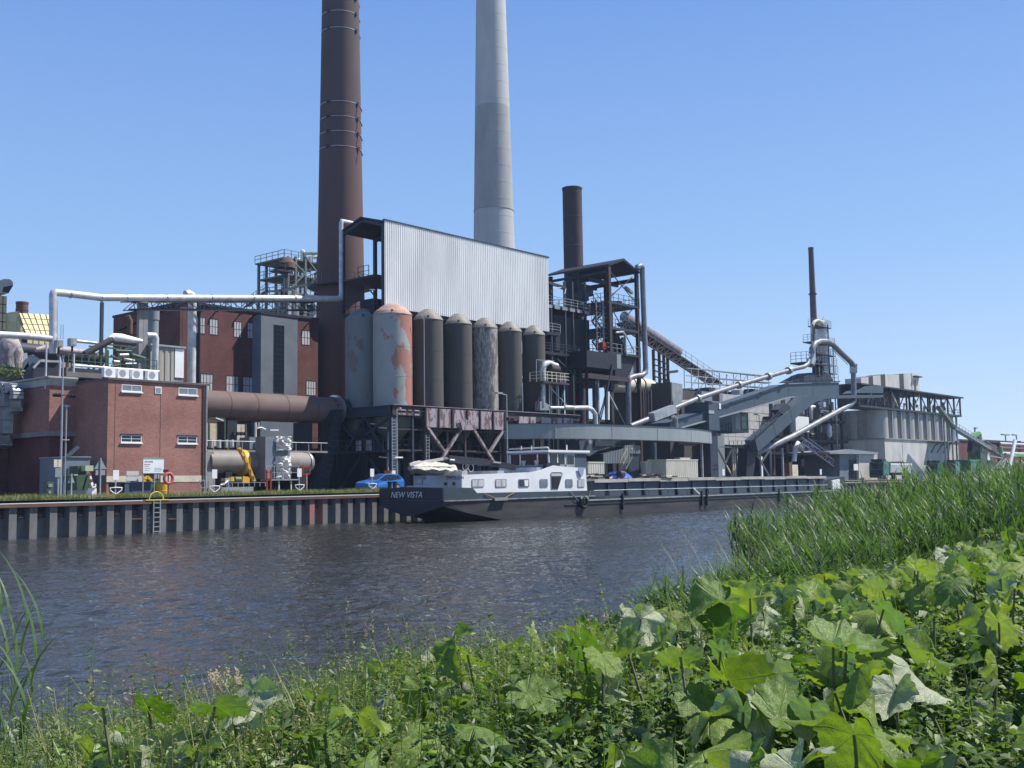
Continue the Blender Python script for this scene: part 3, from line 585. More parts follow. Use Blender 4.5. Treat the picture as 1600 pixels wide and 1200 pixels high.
bx0 = P(-60, 520, YY)[0]; bx1 = P(80, 520, YY)[0]; zt1 = P(24, 484, YY)[2]; zt2 = P(60, 497, YY)[2]
part(MB().box(bx0, YY+.1, GZ, bx1, YY+12, zt2-2.6).box(bx0, YY+2.6, GZ, bx1-.2, YY+12, zt1-.4), 'core', ycut, YBd)
rectpanel((bx0, YY+2.5, zt1), (bx1, YY+2.5, zt1-.6), (bx1, YY+2.5, zt2-3), (bx0, YY+2.5, zt2-3), 12, 2, .06, YBd, yellowclad)
# slanted roof face
a, b, c, d = P(24, 489, YY+2.4), P(80, 492, YY+2.4), P(88, 527, YY-1.5), P(42, 525, YY-1.5)
part(MB().add([a, b, c, d], [(3, 2, 1, 0)]), 'slope_back', ycut, YBd); rectpanel(a, b, c, d, 6, 4, .07, YBd, yellowclad, .16)
rectpanel(d, c, (c[0], c[1], c[2]-9), (d[0], d[1], d[2]-9), 5, 3, .06, YBd, yellowclad, .12)
a2 = P(16, 489, YY+2.4); rectpanel(a2, a, d, P(24, 535, YY-1), 2, 4, .05, YBd, mat('yellow_cladding_dull', (.55, .49, .31), (.45, .4, .26), rough=.7), .12)
# tower duct at very left
x0, x1, z0, z1 = RC(-30, 458, 10.5, 540, YY-3)
TD = thing('yellow_duct_tower', 'square yellow duct tower with a curved dark-mouthed top at the left edge', 'duct', (x0, YY-3, GZ))
part(MB().box(x0+.05, YY-2.94, GZ, x1-.05, YY-1, z1), 'core', ycut, TD)
rectpanel((x0, YY-3, z1), (x1, YY-3, z1), (x1, YY-3, z0-3), (x0, YY-3, z0-3), 6, 9, .05, TD, yellowclad, .12)
hd = [P(0, 440, YY-3), P(4, 436.5, YY-3), P(13, 437, YY-3), P(17.5, 441, YY-3), P(18, 446, YY-3), P(11, 459, YY-3), P(-30, 459, YY-3), P(-30, 437, YY-3)]
part(MB().prism([(p[0], p[2]) for p in hd], YY-3.4, YY-1.3), 'hood', mat('hood_paint', (.50, .49, .44), (.4, .39, .35), rough=.5), TD)
mo = [P(3, 449, YY-3), P(18, 446.5, YY-3), P(11, 458, YY-3), P(1, 457, YY-3)]
part(MB().prism([(p[0], p[2]) for p in mo], YY-3.46, YY-3.405), 'mouth', blk, TD)
a = P(12, 500, YY-2.5); b = P(17, 498.5, YY-2.5); solo(MB().tube([P(17, 545, YY-2.5), P(17, 505, YY-2.5), P(17, 499.5, YY-2.5), P(17.5, 499.3, YY-.5)], 1.15, 4, False).box(a[0]-.2, YY-3.6, GZ+6, P(23.5, 520, YY-2.5)[0], YY-2, a[2]-.2), 'round_topped_duct', yellowclad, 'yellow round-topped duct in front of the yellow building', 'duct', loc=(a[0], YY-2.5, GZ+6))
c = P(34.5, 480, YY+8); r_ = .5*(P(47, 480, YY+8)[0]-P(22, 480, YY+8)[0])*.72; zt_ = P(34, 472, YY+8)[2]
solo(MB().rev(c[0], c[1], [(r_, GZ), (r_, zt_-1.1), (r_*1.06, zt_-1.1), (r_*1.06, zt_-.9), (r_, zt_-.9), (r_, zt_-.25), (r_*1.06, zt_-.25), (r_*1.06, zt_), (r_*.8, zt_), (r_*.8, zt_-1)], 24), 'stub_chimney', rust, 'short dark red round chimney stub above the yellow building', 'chimney', loc=(c[0], c[1], GZ))
# beige louvre wall beneath
x0, x1, z0, z1 = RC(27, 556, 112, 585, 30); t = thing('louvred_wall', 'beige wall with vertical ribs behind the left roof clutter', 'wall', (x0, 30, GZ))
part(MB().box(x0, 30.1, GZ, x1, 31, z1), 'backing', ycut, t); part(MB().corr(x0, x1, z0-3, z1, 30.08, .55, .12), 'rib_cladding', mat('beige_rib', (.42, .37, .31), (.3, .27, .24), sc=1), t)
# ---- long silver pipeline
YP = 21.
def pl(*pts): return [P(a, b, YP) for a, b in pts]
PL = thing('pipeline', 'long silver overhead pipeline stepping from the left edge to the silo tower', 'pipeline', P(84, 560, YP))
part(MB().tube(pl((-10, 522), (40, 525), (78, 529), (84, 527), (84.5, 524)), .27, 12), 'pipe', alu, PL)
part(MB().tube(pl((82.5, 552), (82.6, 462), (84, 458), (88, 456.8), (100, 458), (159, 465), (300, 465.5), (420, 466), (529, 467)), .30, 14), 'pipe', alu, PL)
part(MB().tube([P(529, 467, YP), P(532, 466, YP), P(533, 460, YP), P(533, 350, YP), P(534.5, 345.5, YP), P(556, 350, YP)], [.3, .28, .22, .22, .22, .22], 12), 'pipe', alu, PL)
part(MB().tube(pl((96, 571), (88, 545), (88, 470)), .12, 8), 'side_pipe', galv, PL)
for px in (110, 159, 197, 260, 330, 395, 460):
    p = Vector(P(px, 465.5 if px > 150 else 459.5, YP)); part(MB().tube([p-Vector((.06, 0, 0)), p+Vector((.06, 0, 0))], .34, 12), 'clamp', galv, PL)
a = P(159.5, 467, YP); b = P(158, 545, YP); solo(MB().beam((a[0], YP, GZ+4), (a[0], YP, a[2]-.3), .24), 'pipe_support_post', dsteel, 'thin dark post carrying the pipeline at its bend', 'post', loc=(a[0], YP, GZ+4))
# concrete twin pylon and lattice bridge under the pipeline
t = thing('pipe_pylon', 'grey twin-column pylon holding the pipeline and its lattice girder', 'pylon', (P(224, 540, YP+.5)[0], YP+.5, GZ))
for px in (220.5, 227.5): a = P(px, 464, YP+.6); part(MB().box(a[0]-.2, YP+.5, GZ, a[0]+.2, YP+.9, a[2]), 'column', concd, t)
t = thing('lattice_girder', 'dark lattice girder hanging under the silver pipeline', 'girder', P(350, 475, YP+.3))
A0, A1 = P(197, 470, YP+.2), P(500, 471, YP+.2); B0, B1 = P(201, 483, YP+.2), P(500, 484, YP+.2)
for dy, ex in ((0, 0), (.9, .0)):
    s0 = [Vector(p)+Vector((0, dy, 0)) for p in (A0, A1, B0, B1)]; part(MB().truss(*s0, 18, .07), 'side_frame', dsteel, t)
# ---- white vertical pipes in front of the tall brick building
a = P(299, 600, YP+2); solo(MB().tube([(a[0], YP+2, GZ+3), (a[0], YP+2, P(299, 468, YP+2)[2]), P(299, 462, YP+2), P(294, 459, YP+2), P(290, 460, YP+2)], .38, 14), 'downpipe', alu, 'thick bright vertical pipe with hooked top against the tall brick building', 'pipe', loc=(a[0], YP+2, GZ+3))
a = P(238, 560, YP+3); solo(MB().rev(a[0], YP+3, [(.5, GZ), (.5, P(238, 500, YP+3)[2]), (.56, P(238, 500, YP+3)[2]), (.56, P(238, 486, YP+3)[2]), (.45, P(238, 486, YP+3)[2]), (.1, P(238, 487, YP+3)[2])], 20), 'vent_stack', greypaint, 'pale grey-blue vent stack beside the twin pylon', 'stack', loc=(a[0], YP+3, GZ))
# ---- tall red brick building
YR = 35.
rx0 = P(247, 500, YR)[0]; 
def rz(px, py): return P(px, py, YR)[2]
xr0 = P(306, 476, YR)[0]; xr1 = P(497, 500, YR)[0]; xw0 = P(408, 500, YR)[0]; xw1 = P(465, 500, YR)[0]; zr = rz(340, 480.5)
TB = thing('brick_hall', 'tall dark red brick building with grey stair tower panel and slender window band', 'building', (xr0, YR, GZ))
lx = P(286, 478, YR)[0]; zg = rz(286, 475); yb = PX(190, 520, lx)
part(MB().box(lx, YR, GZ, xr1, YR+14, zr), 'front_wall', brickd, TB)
part(MB().prismx([(YR+.02, GZ), (YR+.02, zg), (yb[1], PX(190, 518, lx)[2]), (yb[1], GZ)], lx-.3, lx-.003), 'gable_wall', brickd, TB)
part(MB().beam((lx-.3, YR-.1, zg+.08), (lx-.3, yb[1], PX(190, 518, lx)[2]+.08), .5, .15), 'gable_coping', blk, TB)
part(MB().box(lx-.1, YR-.15, zr+.003, xr1+.1, YR+14.1, zr+.25), 'roof_edge', blk, TB)
YT = YR-1.6; tx0, tx1 = P(408, 500, YT)[0], P(465, 500, YT)[0]; tz = P(437, 494, YT)[2]
part(MB().box(tx0, YT, GZ, tx1, YR-.002, tz), 'stair_tower', greywall, TB); part(MB().box(tx0-.08, YT-.08, tz+.003, tx1+.08, YR-.2, tz+.15), 'tower_coping', blk, TB)
wx0, wx1, wz0, wz1 = RC(427.5, 507, 444, 614, YT); window(TB, wx0, wx1, wz0, wz1, YT, 3, 14, blk, glass, bar=.06)
for (x0, y0, x1, y1) in ((306, 494, 321, 521), (327, 497, 341, 523), (365, 501, 378, 527), (386, 503, 399, 529), (471, 515, 485, 539)):
    a = RC(x0, y0, x1, y1, YR); window(TB, a[0], a[1], a[2], a[3], YR, 3, 2, blk, curtain, bar=.09)
    xm = (a[0]+a[1])/2; part(MB().tube([(xm, YR-.02, a[3]+.5), (xm, YR-.4, a[3]+.75), (xm+.2, YR-.6, a[3]+.7)], .07, 6), 'wall_lamp', blk, TB)
for (x0, y0, x1, y1) in ((313, 583, 333, 612), (353, 586, 373, 614), (379, 588, 400, 616), (478, 594, 494, 618)):
    a = RC(x0, y0, x1, y1, YR); window(TB, a[0], a[1], a[2], a[3], YR, 4, 2, blk, curtain, bar=.09)
part(MB().tube([(xr0+.4, YR-.1, GZ), (xr0+.4, YR-.1, zr)], .12, 8), 'drainpipe', blk, TB)
p = P(203, 507, YR+6); solo(MB().tube([(p[0], p[1], p[2]-1), (p[0], p[1], p[2]+.4), (p[0]-.3, p[1], p[2]+.9)], .28, 10), 'roof_vent', rust, 'small rusty bent vent pipe on the left gable roof', 'vent', loc=(p[0], p[1], p[2]-1))
t = solo(MB().ladder((P(259, 520, YR-.4)[0], YR+3-.4, 0), P(259, 560, YR)[2]-1, P(259, 483, YR)[2], .5, (0, 1, 0)), 'wall_ladder', galv, 'thin ladder fixed to the shaded gable wall', 'ladder', loc=P(259, 560, YR))
# ================================================================= middle: kilns, silo tower, chimneys
def dep(p): return float((np.array(p)-CAM)@AF)
def rad(wpx, p): return wpx/2*dep(p)/FPX
def T(name, label, cat, px, py, y, z=None, group=None):
    p = P(px, py, y); return thing(name, label, cat, (p[0], p[1], GZ if z is None else z), group)
def pb(par, name, m, px0, yt, px1, yb, y, d=1., zb=None):
    x0, x1, z0, z1 = RC(px0, yt, px1, yb, y); return part(MB().box(x0, y, z0 if zb is None else zb, x1, y+d, z1), name, m, par)
def bm(par, name, m, y, a, b, w=.2, h=None): return part(MB().beam(P(*a, y), P(*b, y), w, h), name, m, par)
def tb(par, name, m, y, pts, wpx, n=10):
    q = [P(a, b, y) for a, b in pts]; return part(MB().tube(q, rad(wpx, q[0]), n), name, m, par)
def stb(name, m, lab, y, pts, wpx, n=10, cat='pipe'):
    q = [P(a, b, y) for a, b in pts]; return solo(MB().tube(q, rad(wpx, q[0]), n), name, m, lab, cat, loc=q[0])
# ---- big kiln
yk = 19.; a = P(300, 637, yk); b = P(524, 637, yk); zc = (a[2]+b[2])/2; rk = rad(43, P(430, 637, yk))
KL = thing('rotary_kiln', 'huge rusty horizontal kiln drum with steel tyre between brick building and silo tower', 'kiln', (a[0], yk, zc))
part(MB().tube([(a[0], yk, zc), (b[0], yk, zc)], rk, 40), 'drum', kilnm, KL)
for px in (350, 392, 440, 486): p = P(px, 637, yk); part(MB().tube([(p[0]-.04, yk, zc), (p[0]+.04, yk, zc)], rk+.02, 40), 'seam_ring', rust, KL)
part(MB().tube([(b[0]-.25, yk, zc), (b[0]+.1, yk, zc)], rk+.28, 40), 'tyre', mat('tyre_steel', (.5, .5, .52), (.35, .35, .37), rough=.3, metal=.8), KL)
part(MB().tube([(b[0]+.1, yk, zc), (b[0]+1.6, yk, zc)], rk*.96, 40), 'kiln_hood', blk, KL)
lug = MB().box(-.18, -.12, -.1, .18, .12, .1); lg = mesh(lug, 'clamp_lug'); lg.materials.append(rust)
for k in range(16):
    t_ = k/16*2*math.pi; piece(lg, 'clamp_lug', KL, (b[0]-.7, yk-rk*math.sin(t_), zc+rk*math.cos(t_)), rot=(t_, 0, 0))
for px in (352, 470): p = P(px, 637, yk+.3); part(MB().box(p[0]-.5, yk-.8, GZ, p[0]+.5, yk+.8, zc-rk-.003), 'kiln_pier', blk, KL)
# ---- lower tank
yt_ = 14.; a = P(322, 723, yt_); b = P(480, 722, yt_); zc = (a[2]+b[2])/2; rk = rad(35, P(400, 722, yt_))
LT = thing('horizontal_tank', 'grey-brown horizontal drum lying below the big rusty kiln', 'tank', (a[0], yt_, zc))
part(MB().tube([(a[0], yt_, zc), (P(374, 722, yt_)[0], yt_, zc)], rk, 32), 'drum', kiln2, LT)
part(MB().tube([(P(381, 722, yt_)[0], yt_, zc), (b[0], yt_, zc), (b[0]+.25, yt_, zc), (b[0]+.45, yt_, zc)], [rk*.93, rk*.93, rk*.8, rk*.4], 32), 'drum', kiln2, LT)
part(MB().tube([(P(374, 722, yt_)[0], yt_, zc), (P(381, 722, yt_)[0], yt_, zc)], rk*1.12, 32), 'gear_ring', yel, LT)
part(MB().tube([(P(478, 722, yt_)[0]-.06, yt_, zc), (P(478, 722, yt_)[0]+.06, yt_, zc)], rk*1.0, 32), 'end_flange', galv, LT)
for px in (350, 415, 465): p = P(px, 722, yt_); part(MB().box(p[0]-.3, yt_-.7, GZ, p[0]+.3, yt_+.7, zc-rk*.8), 'saddle', blk, LT)
pb(LT, 'drive_cover', concd, 322, 705, 334, 755, 13.3, .5, GZ)
# black backdrop wall added to keep the view under the kiln dark
BH = T('kiln_backdrop', 'added dark backdrop wall with green walkway behind kiln and tank', 'hall', 420, 740, 24)
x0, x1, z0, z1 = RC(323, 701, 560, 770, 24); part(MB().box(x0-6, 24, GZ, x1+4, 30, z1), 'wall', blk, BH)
for px in (345, 372, 402, 432, 462, 492): p = P(px, 720, 23.9); part(MB().box(p[0]-.12, 23.8, GZ, p[0]+.12, 23.99, z1), 'column', dsteel, BH)
part(MB().box(x0-6, 23.7, z1+.003, x1, 30, z1+.15), 'walkway', green, BH)
part(MB().rail([(x0-6, 23.8, z1+.15), (x1, 23.8, z1+.15)], step=1.2), 'railing', galv, BH)
# beige panelled wall under the kiln
PW = T('panel_wall', 'cream panelled wall section behind the railings under the kiln', 'wall', 350, 690, 22)
x0, x1, z0, z1 = RC(318, 661, 386, 697, 22)
for i in range(7): xa = x0+(x1-x0)*i/7; part(MB().box(xa+.03, 22, z0, xa+(x1-x0)/7-.03, 22.2, z1), 'panel', cream, PW)
part(MB().box(x0, 22.2, GZ, x1, 22.4, z1), 'backing', ycut, PW)
# platform in front of the kiln
WK = T('service_walkway', 'steel service walkway with railings running in front of the kiln', 'walkway', 420, 700, 15.4)
x0 = P(323, 700, 15.4)[0]; x1 = P(512, 700, 15.4)[0]; zw = P(420, 704, 15.4)[2]
part(MB().box(x0, 15.4, zw-.14, x1, 15.55, zw+.02), 'edge_beam', mat('walkway_beam', (.30, .27, .27), (.22, .18, .18), sc=2), WK)
part(MB().box(x0, 15.55, zw-.05, x1, 16.4, zw), 'deck', blk, WK)
zr1 = P(420, 690.5, 15.4)[2]; part(MB().tube([(x0, 15.46, zr1), (x1, 15.46, zr1)], .035, 6), 'handrail', galv, WK)
for k in range(9): xx = x0+(x1-x0)*(k+.5)/9; part(MB().beam((xx, 15.48, zw+.02), (xx, 15.48, zr1-.03), .05), 'rail_post', galv, WK)
for px in (470, 482.5): p = P(px, 720, 15.4); part(MB().beam((p[0], 15.7, GZ), (p[0], 15.7, zw-.05), .09), 'leg', galv, WK)
# cabinet block and pipework behind the railing
t = T('control_cabinet', 'blue-grey control cabinet block above the tank', 'cabinet', 410, 690, 16, 6); pb(t, 'casing', greywall, 390, 683, 430, 702, 16, 1.5); pb(t, 'door', bluegrey, 398, 691, 424, 701, 15.9, .08)
t = T('pipe_rack', 'green pipe frame with small tanks at the left end below the kiln', 'pipe rack', 345, 690, 17, 6)
members(t, 'post', [(P(351, 652, 17), P(351, 700, 17)), (P(326, 652, 17), P(326, 700, 17)), (P(384, 662, 17), P(384, 700, 17))], .12, green)
bm(t, 'crossbeam', green, 17, (324, 653), (352, 654), .12); bm(t, 'crossbeam', green, 17, (324, 658), (352, 658), .08)
bm(t, 'tube_lamp', white, 16.8, (337, 653), (349, 657), .08)
for px in (330, 342, 353, 362, 372, 380):
    tb(t, 'small_tank', alu, 18, [(px, 687), (px, 700)], 7, 12)
for px in (367, 373, 379, 385): pb(t, 'valve', blk, px-2, 675, px+2, 680, 18, .4)
t = T('valve_stand', 'pale pipe stand with valves under the kiln', 'valve', 402, 680, 17.5, 6)
tb(t, 'riser', cream, 17.5, [(399, 660), (399, 683)], 4); tb(t, 'riser', alu, 17.5, [(404, 660), (404, 668)], 3); tb(t, 'branch', white, 17.5, [(402, 669), (408, 668), (415, 671)], 2.5)
bm(t, 'tube_lamp', white, 17, (422, 672), (435, 672), .1)
# tarpaulin column
TC = T('shrouded_column', 'tall column wrapped in crumpled white tarpaulin on a small platform', 'column', 446, 720, 11.5)
x0, x1, z0, z1 = RC(438, 681, 461, 748, 11.5); xl = P(430, 700, 11.9)[0]
part(MB().box(x0-1.0, 12.2, z0, x1, 13.6, z1-.05), 'core', greywall, TC)
def crumple(x0, x1, z0, z1, y, amp, nx=14, nz=26, seed=1):
    r = np.random.default_rng(seed); mb = MB(); vs = []
    for j in range(nz+1):
        for i in range(nx+1):
            e = min(1, min(i, nx-i)/1.5)
            vs.append((x0+(x1-x0)*i/nx+r.normal()*.03, y-amp*(.5+.5*math.sin(i*1.1+j*.9+r.normal()*.9))*e-abs(r.normal())*amp*.3, z0+(z1-z0)*j/nz+r.normal()*.03))
    mb.add(vs, [(j*(nx+1)+i, j*(nx+1)+i+1, (j+1)*(nx+1)+i+1, (j+1)*(nx+1)+i) for j in range(nz) for i in range(nx)]); return mb
part(crumple(x0, x1, (z0+z1)/2+.6, z1, 12.15, .35, 8, 10, 2), 'tarpaulin', tarpW, TC); part(crumple(x0, x1, z0, (z0+z1)/2+.1, 12.15, .35, 8, 12, 3), 'tarpaulin', tarpW, TC)
a = P(416, 749, 11.3); b = P(467, 748.5, 11.3); part(MB().box(a[0], 11.3, a[2]-.1, b[0], 12.1, a[2]), 'platform', galv, TC); part(MB().rail([(a[0], 11.35, a[2]), (b[0], 11.35, a[2])], h=1.1, step=.8), 'railing', galv, TC)
for px in (438, 457): p = P(px, 760, 11.3); part(MB().beam((p[0], 11.5, GZ), (p[0], 11.5, a[2]-.1), .1), 'leg', cream, TC)
# yellow drive, inclined yellow channel, red frames
YC = T('yellow_conveyor', 'thin yellow inclined conveyor channel leaning in front of the tank', 'conveyor', 397, 755, 11.8)
part(MB().beam(P(373, 700, 11.8), P(385, 722, 11.8), .30, .22), 'channel', yel, YC); part(MB().beam(P(385, 722, 11.8), P(397, 752, 11.8), .30, .22), 'channel', yel, YC, label='worn lower half of the yellow channel')
for k in range(5): f = (k+.5)/5; part(MB().beam(P(373+24*f-1.5, 700+52*f, 11.6), P(373+24*f+2.5, 700+52*f, 11.6), .06, .3), 'cross_strap', rust, YC)
YD = T('gear_drive', 'yellow gearbox and green motor on a steel skid below the tank', 'machine', 380, 755, 11)
x0, x1, z0, z1 = RC(379, 745, 390, 755, 11); part(MB().prism([(x0, z0), (x1, z0), (x1+.03, z1-.1), (x1-.1, z1), (x0+.05, z1+.05)], 11, 11.7), 'gearbox', yel, YD)
tb(YD, 'motor', green, 11.3, [(366, 750), (377, 750)], 11, 16); pb(YD, 'guard', yel, 361, 745, 366, 752, 11, .4); pb(YD, 'pump', mat('pale_green_pump', (.35, .42, .33), rough=.5), 352, 747, 360, 752, 11, .6); tb(YD, 'pump_pipe', galv, 11, [(344, 758), (350, 757), (355, 752), (357, 765)], 4)
x0, x1, z0, z1 = RC(346, 759, 396, 763, 10.9); part(MB().box(x0, 10.9, GZ, x1, 12, z1-.12), 'skid', galv, YD); part(MB().rail([(x0, 10.95, z1-.12), (x1+1.2, 10.95, z1-.12)], h=.35, step=.5, r=.02, rows=1), 'skid_rail', galv, YD)
t = T('red_frame', 'red steel frame standing left of the tarpaulin column', 'frame', 420, 750, 11.2)
for px in (417, 423): p = P(px, 734, 11.2); part(MB().beam((p[0], 11.2, GZ), p, .1), 'post', redp, t)
bm(t, 'crossbar', redp, 11.2, (416, 738), (424, 738), .1); bm(t, 'crossbar', redp, 11.2, (416, 748), (424, 748), .1)
t = T('red_frame', 'small red bracket frame right of the tarpaulin column', 'frame', 478, 745, 12.5)
members(t, 'bar', [(P(473, 729, 12.5), P(484, 729, 12.5)), (P(473, 729, 12.5), P(473, 741, 12.5)), (P(484, 729, 12.5), P(484, 741, 12.5)), (P(473, 741, 12.5), P(484, 741, 12.5)), (P(478, 741, 12.5), P(478, 757, 12.5))], .07, redp)
# ---- silo tower
YF = 11.5; c0 = P(613, 633, YF); SX = c0[0]; SZ = c0[2]; SYB = 19.6; SX2 = P(905, 651, YF)[0]
ST = thing('silo_tower', 'black steel tower with raised deck carrying the row of seven round silos', 'tower', (SX, YF, GZ))
part(MB().box(SX+.1, YF+.25, SZ-.3, SX2, SYB-.1, SZ-.02), 'deck', blk, ST)
part(MB().ibeam((SX, YF, SZ-.45), (SX2, YF, SZ-.45), .35, .95, .07), 'edge_beam', rustdark, ST)
part(MB().ibeam((SX, YF+.2, SZ-.45), (SX, SYB, SZ-.45), .35, .95, .07), 'edge_beam', dsteel, ST)
part(MB().box(SX-.15, YF-.22, SZ+.03, SX2, YF+.3, SZ+.09), 'kick_plate', mat('plate_trim', (.30, .27, .30), (.2, .16, .17), sc=2), ST)
colx = [SX+.1]+[P(px, 690, YF)[0] for px in (645, 665, 727, 789, 845, 900)]
for i, x in enumerate(colx):
    w = .42 if i in (0, 2, 4) else .22
    part(MB().box(x-w/2, YF-.05, GZ, x+w/2, YF+w-.05, SZ-.95), 'column', dsteel if i < 2 else rustdark, ST)
    part(MB().box(x-w/2, SYB-.5, GZ, x+w/2, SYB-.5+w, SZ-.95), 'column', blk, ST)
    part(MB().box(x-w/2, 15.3, GZ, x+w/2, 15.3+w, SZ-.95), 'column', blk, ST)
# purple flaking fascia panels
pr = [P(px, 650, YF-.3)[0] for px in (666, 684.5, 686.5, 705, 710, 729, 731, 748, 752, 769, 772, 788)]
for i in range(0, 12, 2):
    za = P(680, 668-.0, YF)[2]; part(MB().box(pr[i], YF-.28, za, pr[i+1], YF-.2, SZ-.12), 'fascia_plate', rustbeam, ST)
for px in (665, 685.5, 707, 730, 750, 770.5, 789): x = P(px, 650, YF-.3)[0]; part(MB().box(x-.09, YF-.40, za-.05, x+.09, YF-.18, SZ-.1), 'fascia_rib', rustdark, ST)
for a, b in ((622, 634), (637, 644), (648, 656)):
    for y0, y1 in ((639, 641), (645, 648)): pb(ST, 'side_plate', rustbeam, a, y0+(a-620)*.05, b, y1+(a-620)*.05, YF-.1, .05)
for a, b in ((811, 827), (829, 837), (846, 861), (864, 879), (881, 895)): pb(ST, 'fascia_plate', rustbeam, a, 650.5+(a-810)*.035, b, 664+(a-810)*.03, YF-.28, .06)
q = [P(*c, YF-.4) for c in ((717, 656), (747, 656), (743, 672), (722, 672))]; part(MB().prism([(p[0], p[2]) for p in q], YF-.5, YF-.405), 'gusset_plate', rustbeam, ST)
for a, b in (((667, 667), (694, 705)), ((720, 671), (689, 718)), ((740, 671), (775, 728)), ((787, 671), (765, 706))): bm(ST, 'brace', rustbeam, YF-.15, a, b, .26)
for y in (670, 703): 
    a = P(613, y, YF+.1); part(MB().beam((SX, YF+.12, a[2]), (SX2, YF+.12, a[2]), .14), 'tie_beam', rustdark, ST)
# left side face bracing and walkway
zl = P(613, 703, YF)[2]
for (ya, za_, yb_, zb_) in ((YF+.3, SZ-1, 15.3, zl+1.5), (15.3, SZ-1, 13., zl), (15.6, SZ-1, 18., zl), (SYB-.3, SZ-1, 17.2, zl+1.4), (YF+.3, GZ, 15.3, zl-.2), (SYB-.3, GZ, 15.6, zl-.2)):
    part(MB().beam((SX+.05, ya, za_), (SX+.05, yb_, zb_), .2), 'brace', dsteel, ST)
part(MB().box(SX-.9, YF+.3, zl-.15, SX+.5, SYB, zl), 'side_walkway', dsteel, ST); part(MB().rail([(SX-.85, YF+.35, zl), (SX-.85, SYB, zl)], step=1.2), 'side_railing', dsteel, ST)
part(MB().box(SX+.5, YF+.5, zl-.15, SX2, 13.5, zl-.03), 'lower_deck', blk, ST); part(MB().rail([(SX+.6, YF+.6, zl), (SX2-8, YF+.6, zl)], step=1.3), 'lower_railing', dsteel, ST)
for y_, z_, h_, n_ in ((YF+3, zl+.1, 2.2, 15), (YF+1.5, GZ+.1, 3.2, 14)):
    for k in range(n_):      # hoppers, boxes and cabinets in the gloom
        x = SX+1.5+(SX2-SX-3)*(k+RNG.uniform(-.3, .3))/n_; w = RNG.uniform(.3, 1.1); part(MB().box(x, y_+RNG.uniform(0, 1.5), z_, x+w, y_+2, z_+RNG.uniform(.6, 1)*h_), 'equipment_box', [dsteel, blk, rustdark, bluegrey][k % 4], ST)
for k in range(10):
    x = SX+.5+(SX2-SX-2)*k/10; part(MB().tube([(x, YF+1.2, GZ), (x, YF+1.2, GZ+4+RNG.uniform(-1, 3)), (x+RNG.uniform(.4, 1.5), YF+2, GZ+6)], .1, 6), 'process_pipe', [galv, rustdark, dsteel][k % 3], ST)
for px, py in ((541, 670), (590, 664), (541, 716)): p = P(px, py, 16); part(MB().beam((SX+.6, 13+(px-541)/30, p[2]), (SX+.6, 14+(px-541)/30, p[2]+.1), .12), 'tube_lamp', white, ST)
for px in (557, 573): bx = PX(px, 688, SX-.7); part(MB().box(SX-.6, bx[1]-.25, zl, SX-.3, bx[1]+.25, zl+1.0), 'junction_box', galv, ST)
part(MB().box(SX-.2, SYB+.3, GZ, SX2, SYB+.5, SZ-.4), 'rear_wall', blk, ST)  # black wall added behind so the interior stays dark
p = P(620, 700, YF-.4); part(MB().ladder((p[0]-.25, YF-.3, 0), GZ, SZ-1.2, .5), 'ladder', galv, ST)
p2 = P(661, 700, YF-.4); part(MB().ladder((p2[0]+.9, YF-.1, 0), GZ, zl+1.5, .4), 'ladder', galv, ST)
# sloping black chute at the left foot
CH = T('inclined_chute', 'black enclosed chute sloping down left of the silo tower', 'chute', 505, 760, 17)
q = [P(*c, 17) for c in ((524, 640), (536, 640), (512, 770), (490, 770))]; part(MB().prism([(p[0], p[2]) for p in q], 17, 18.2), 'casing', blk, CH)
for k in range(12): f = k/12; part(MB().beam(P(526-28*f, 650+115*f, 16.9), P(536-24*f, 650+115*f, 16.9), .08), 'rib', dsteel, CH)
# silos
yS = 14.0; zs0, zs1 = SZ, 19.15
cen = [613.5, 669, 716, 757.5, 796.5, 834]; rS = rad(61, P(613.5, 600, yS))
xs_ = [P(c, 560, yS)[0] for c in cen]; rr_ = [rS, rad(47, P(669, 560, yS)), rad(43.5, P(716, 560, yS)), rad(41, P(757, 560, yS)), rad(38.5, P(797, 560, yS)), rad(36, P(834, 560, yS))]
slab = ['second silo from the left, with big flakes of red over grey-green paint', 'plain dark grey silo right next to the red flaking silo', 'dark grey silo left of the beige scaled silo', 'beige scaled silo with mottled streaks, fourth counting from the right end', 'dark grey silo right of the beige scaled silo', 'rightmost dark grey silo behind the pipe platform']
smat = [siloflake, silodark, silodark, silobeige, silodark, silodark]
def silo(x, y, r, m, cm, lab, grp='round silos on the tower deck'):
    t = thing('silo', lab, 'silo', (x, y, zs0), grp)
    part(MB().rev(x, y, [(r, zs0), (r, zs1)], 40), 'shell', m, t)
    part(MB().rev(x, y, [(r+.04, zs1-.06), (r+.04, zs1), (r*.93, zs1+.28), (r*.62, zs1+.78), (r*.3, zs1+1.1), (.05, zs1+1.18)], 32), 'cap', cm, t)
    part(MB().rev(x, y, [(r, zs0-.97), (r*.97, zs0-1.9), (r*.3, zs0-3.4)], 24), 'hopper', mat('hopper_green', (.13, .15, .13), (.09, .11, .10), sc=1), t)
    for z in (zs0+2.9, zs0+5.8): part(MB().rev(x, y, [(r+.01, z-.03), (r+.018, z), (r+.01, z+.03)], 40), 'weld_seam', m, t)
    part(MB().box(x-.75*r, y-r*.72-.14, zs1+.12, x-.75*r+.12, y-r*.72+.02, zs1+.3), 'lifting_lug', blk, t)
    return t
for i in range(6): silo(xs_[i], yS, rr_[i], smat[i], capr if i == 0 else capm, slab[i])
silo(xs_[0], yS+4.15, rS*.98, silogrey, silogrey, 'leftmost silo, grey-green with purple stains, behind the red flaking silo')
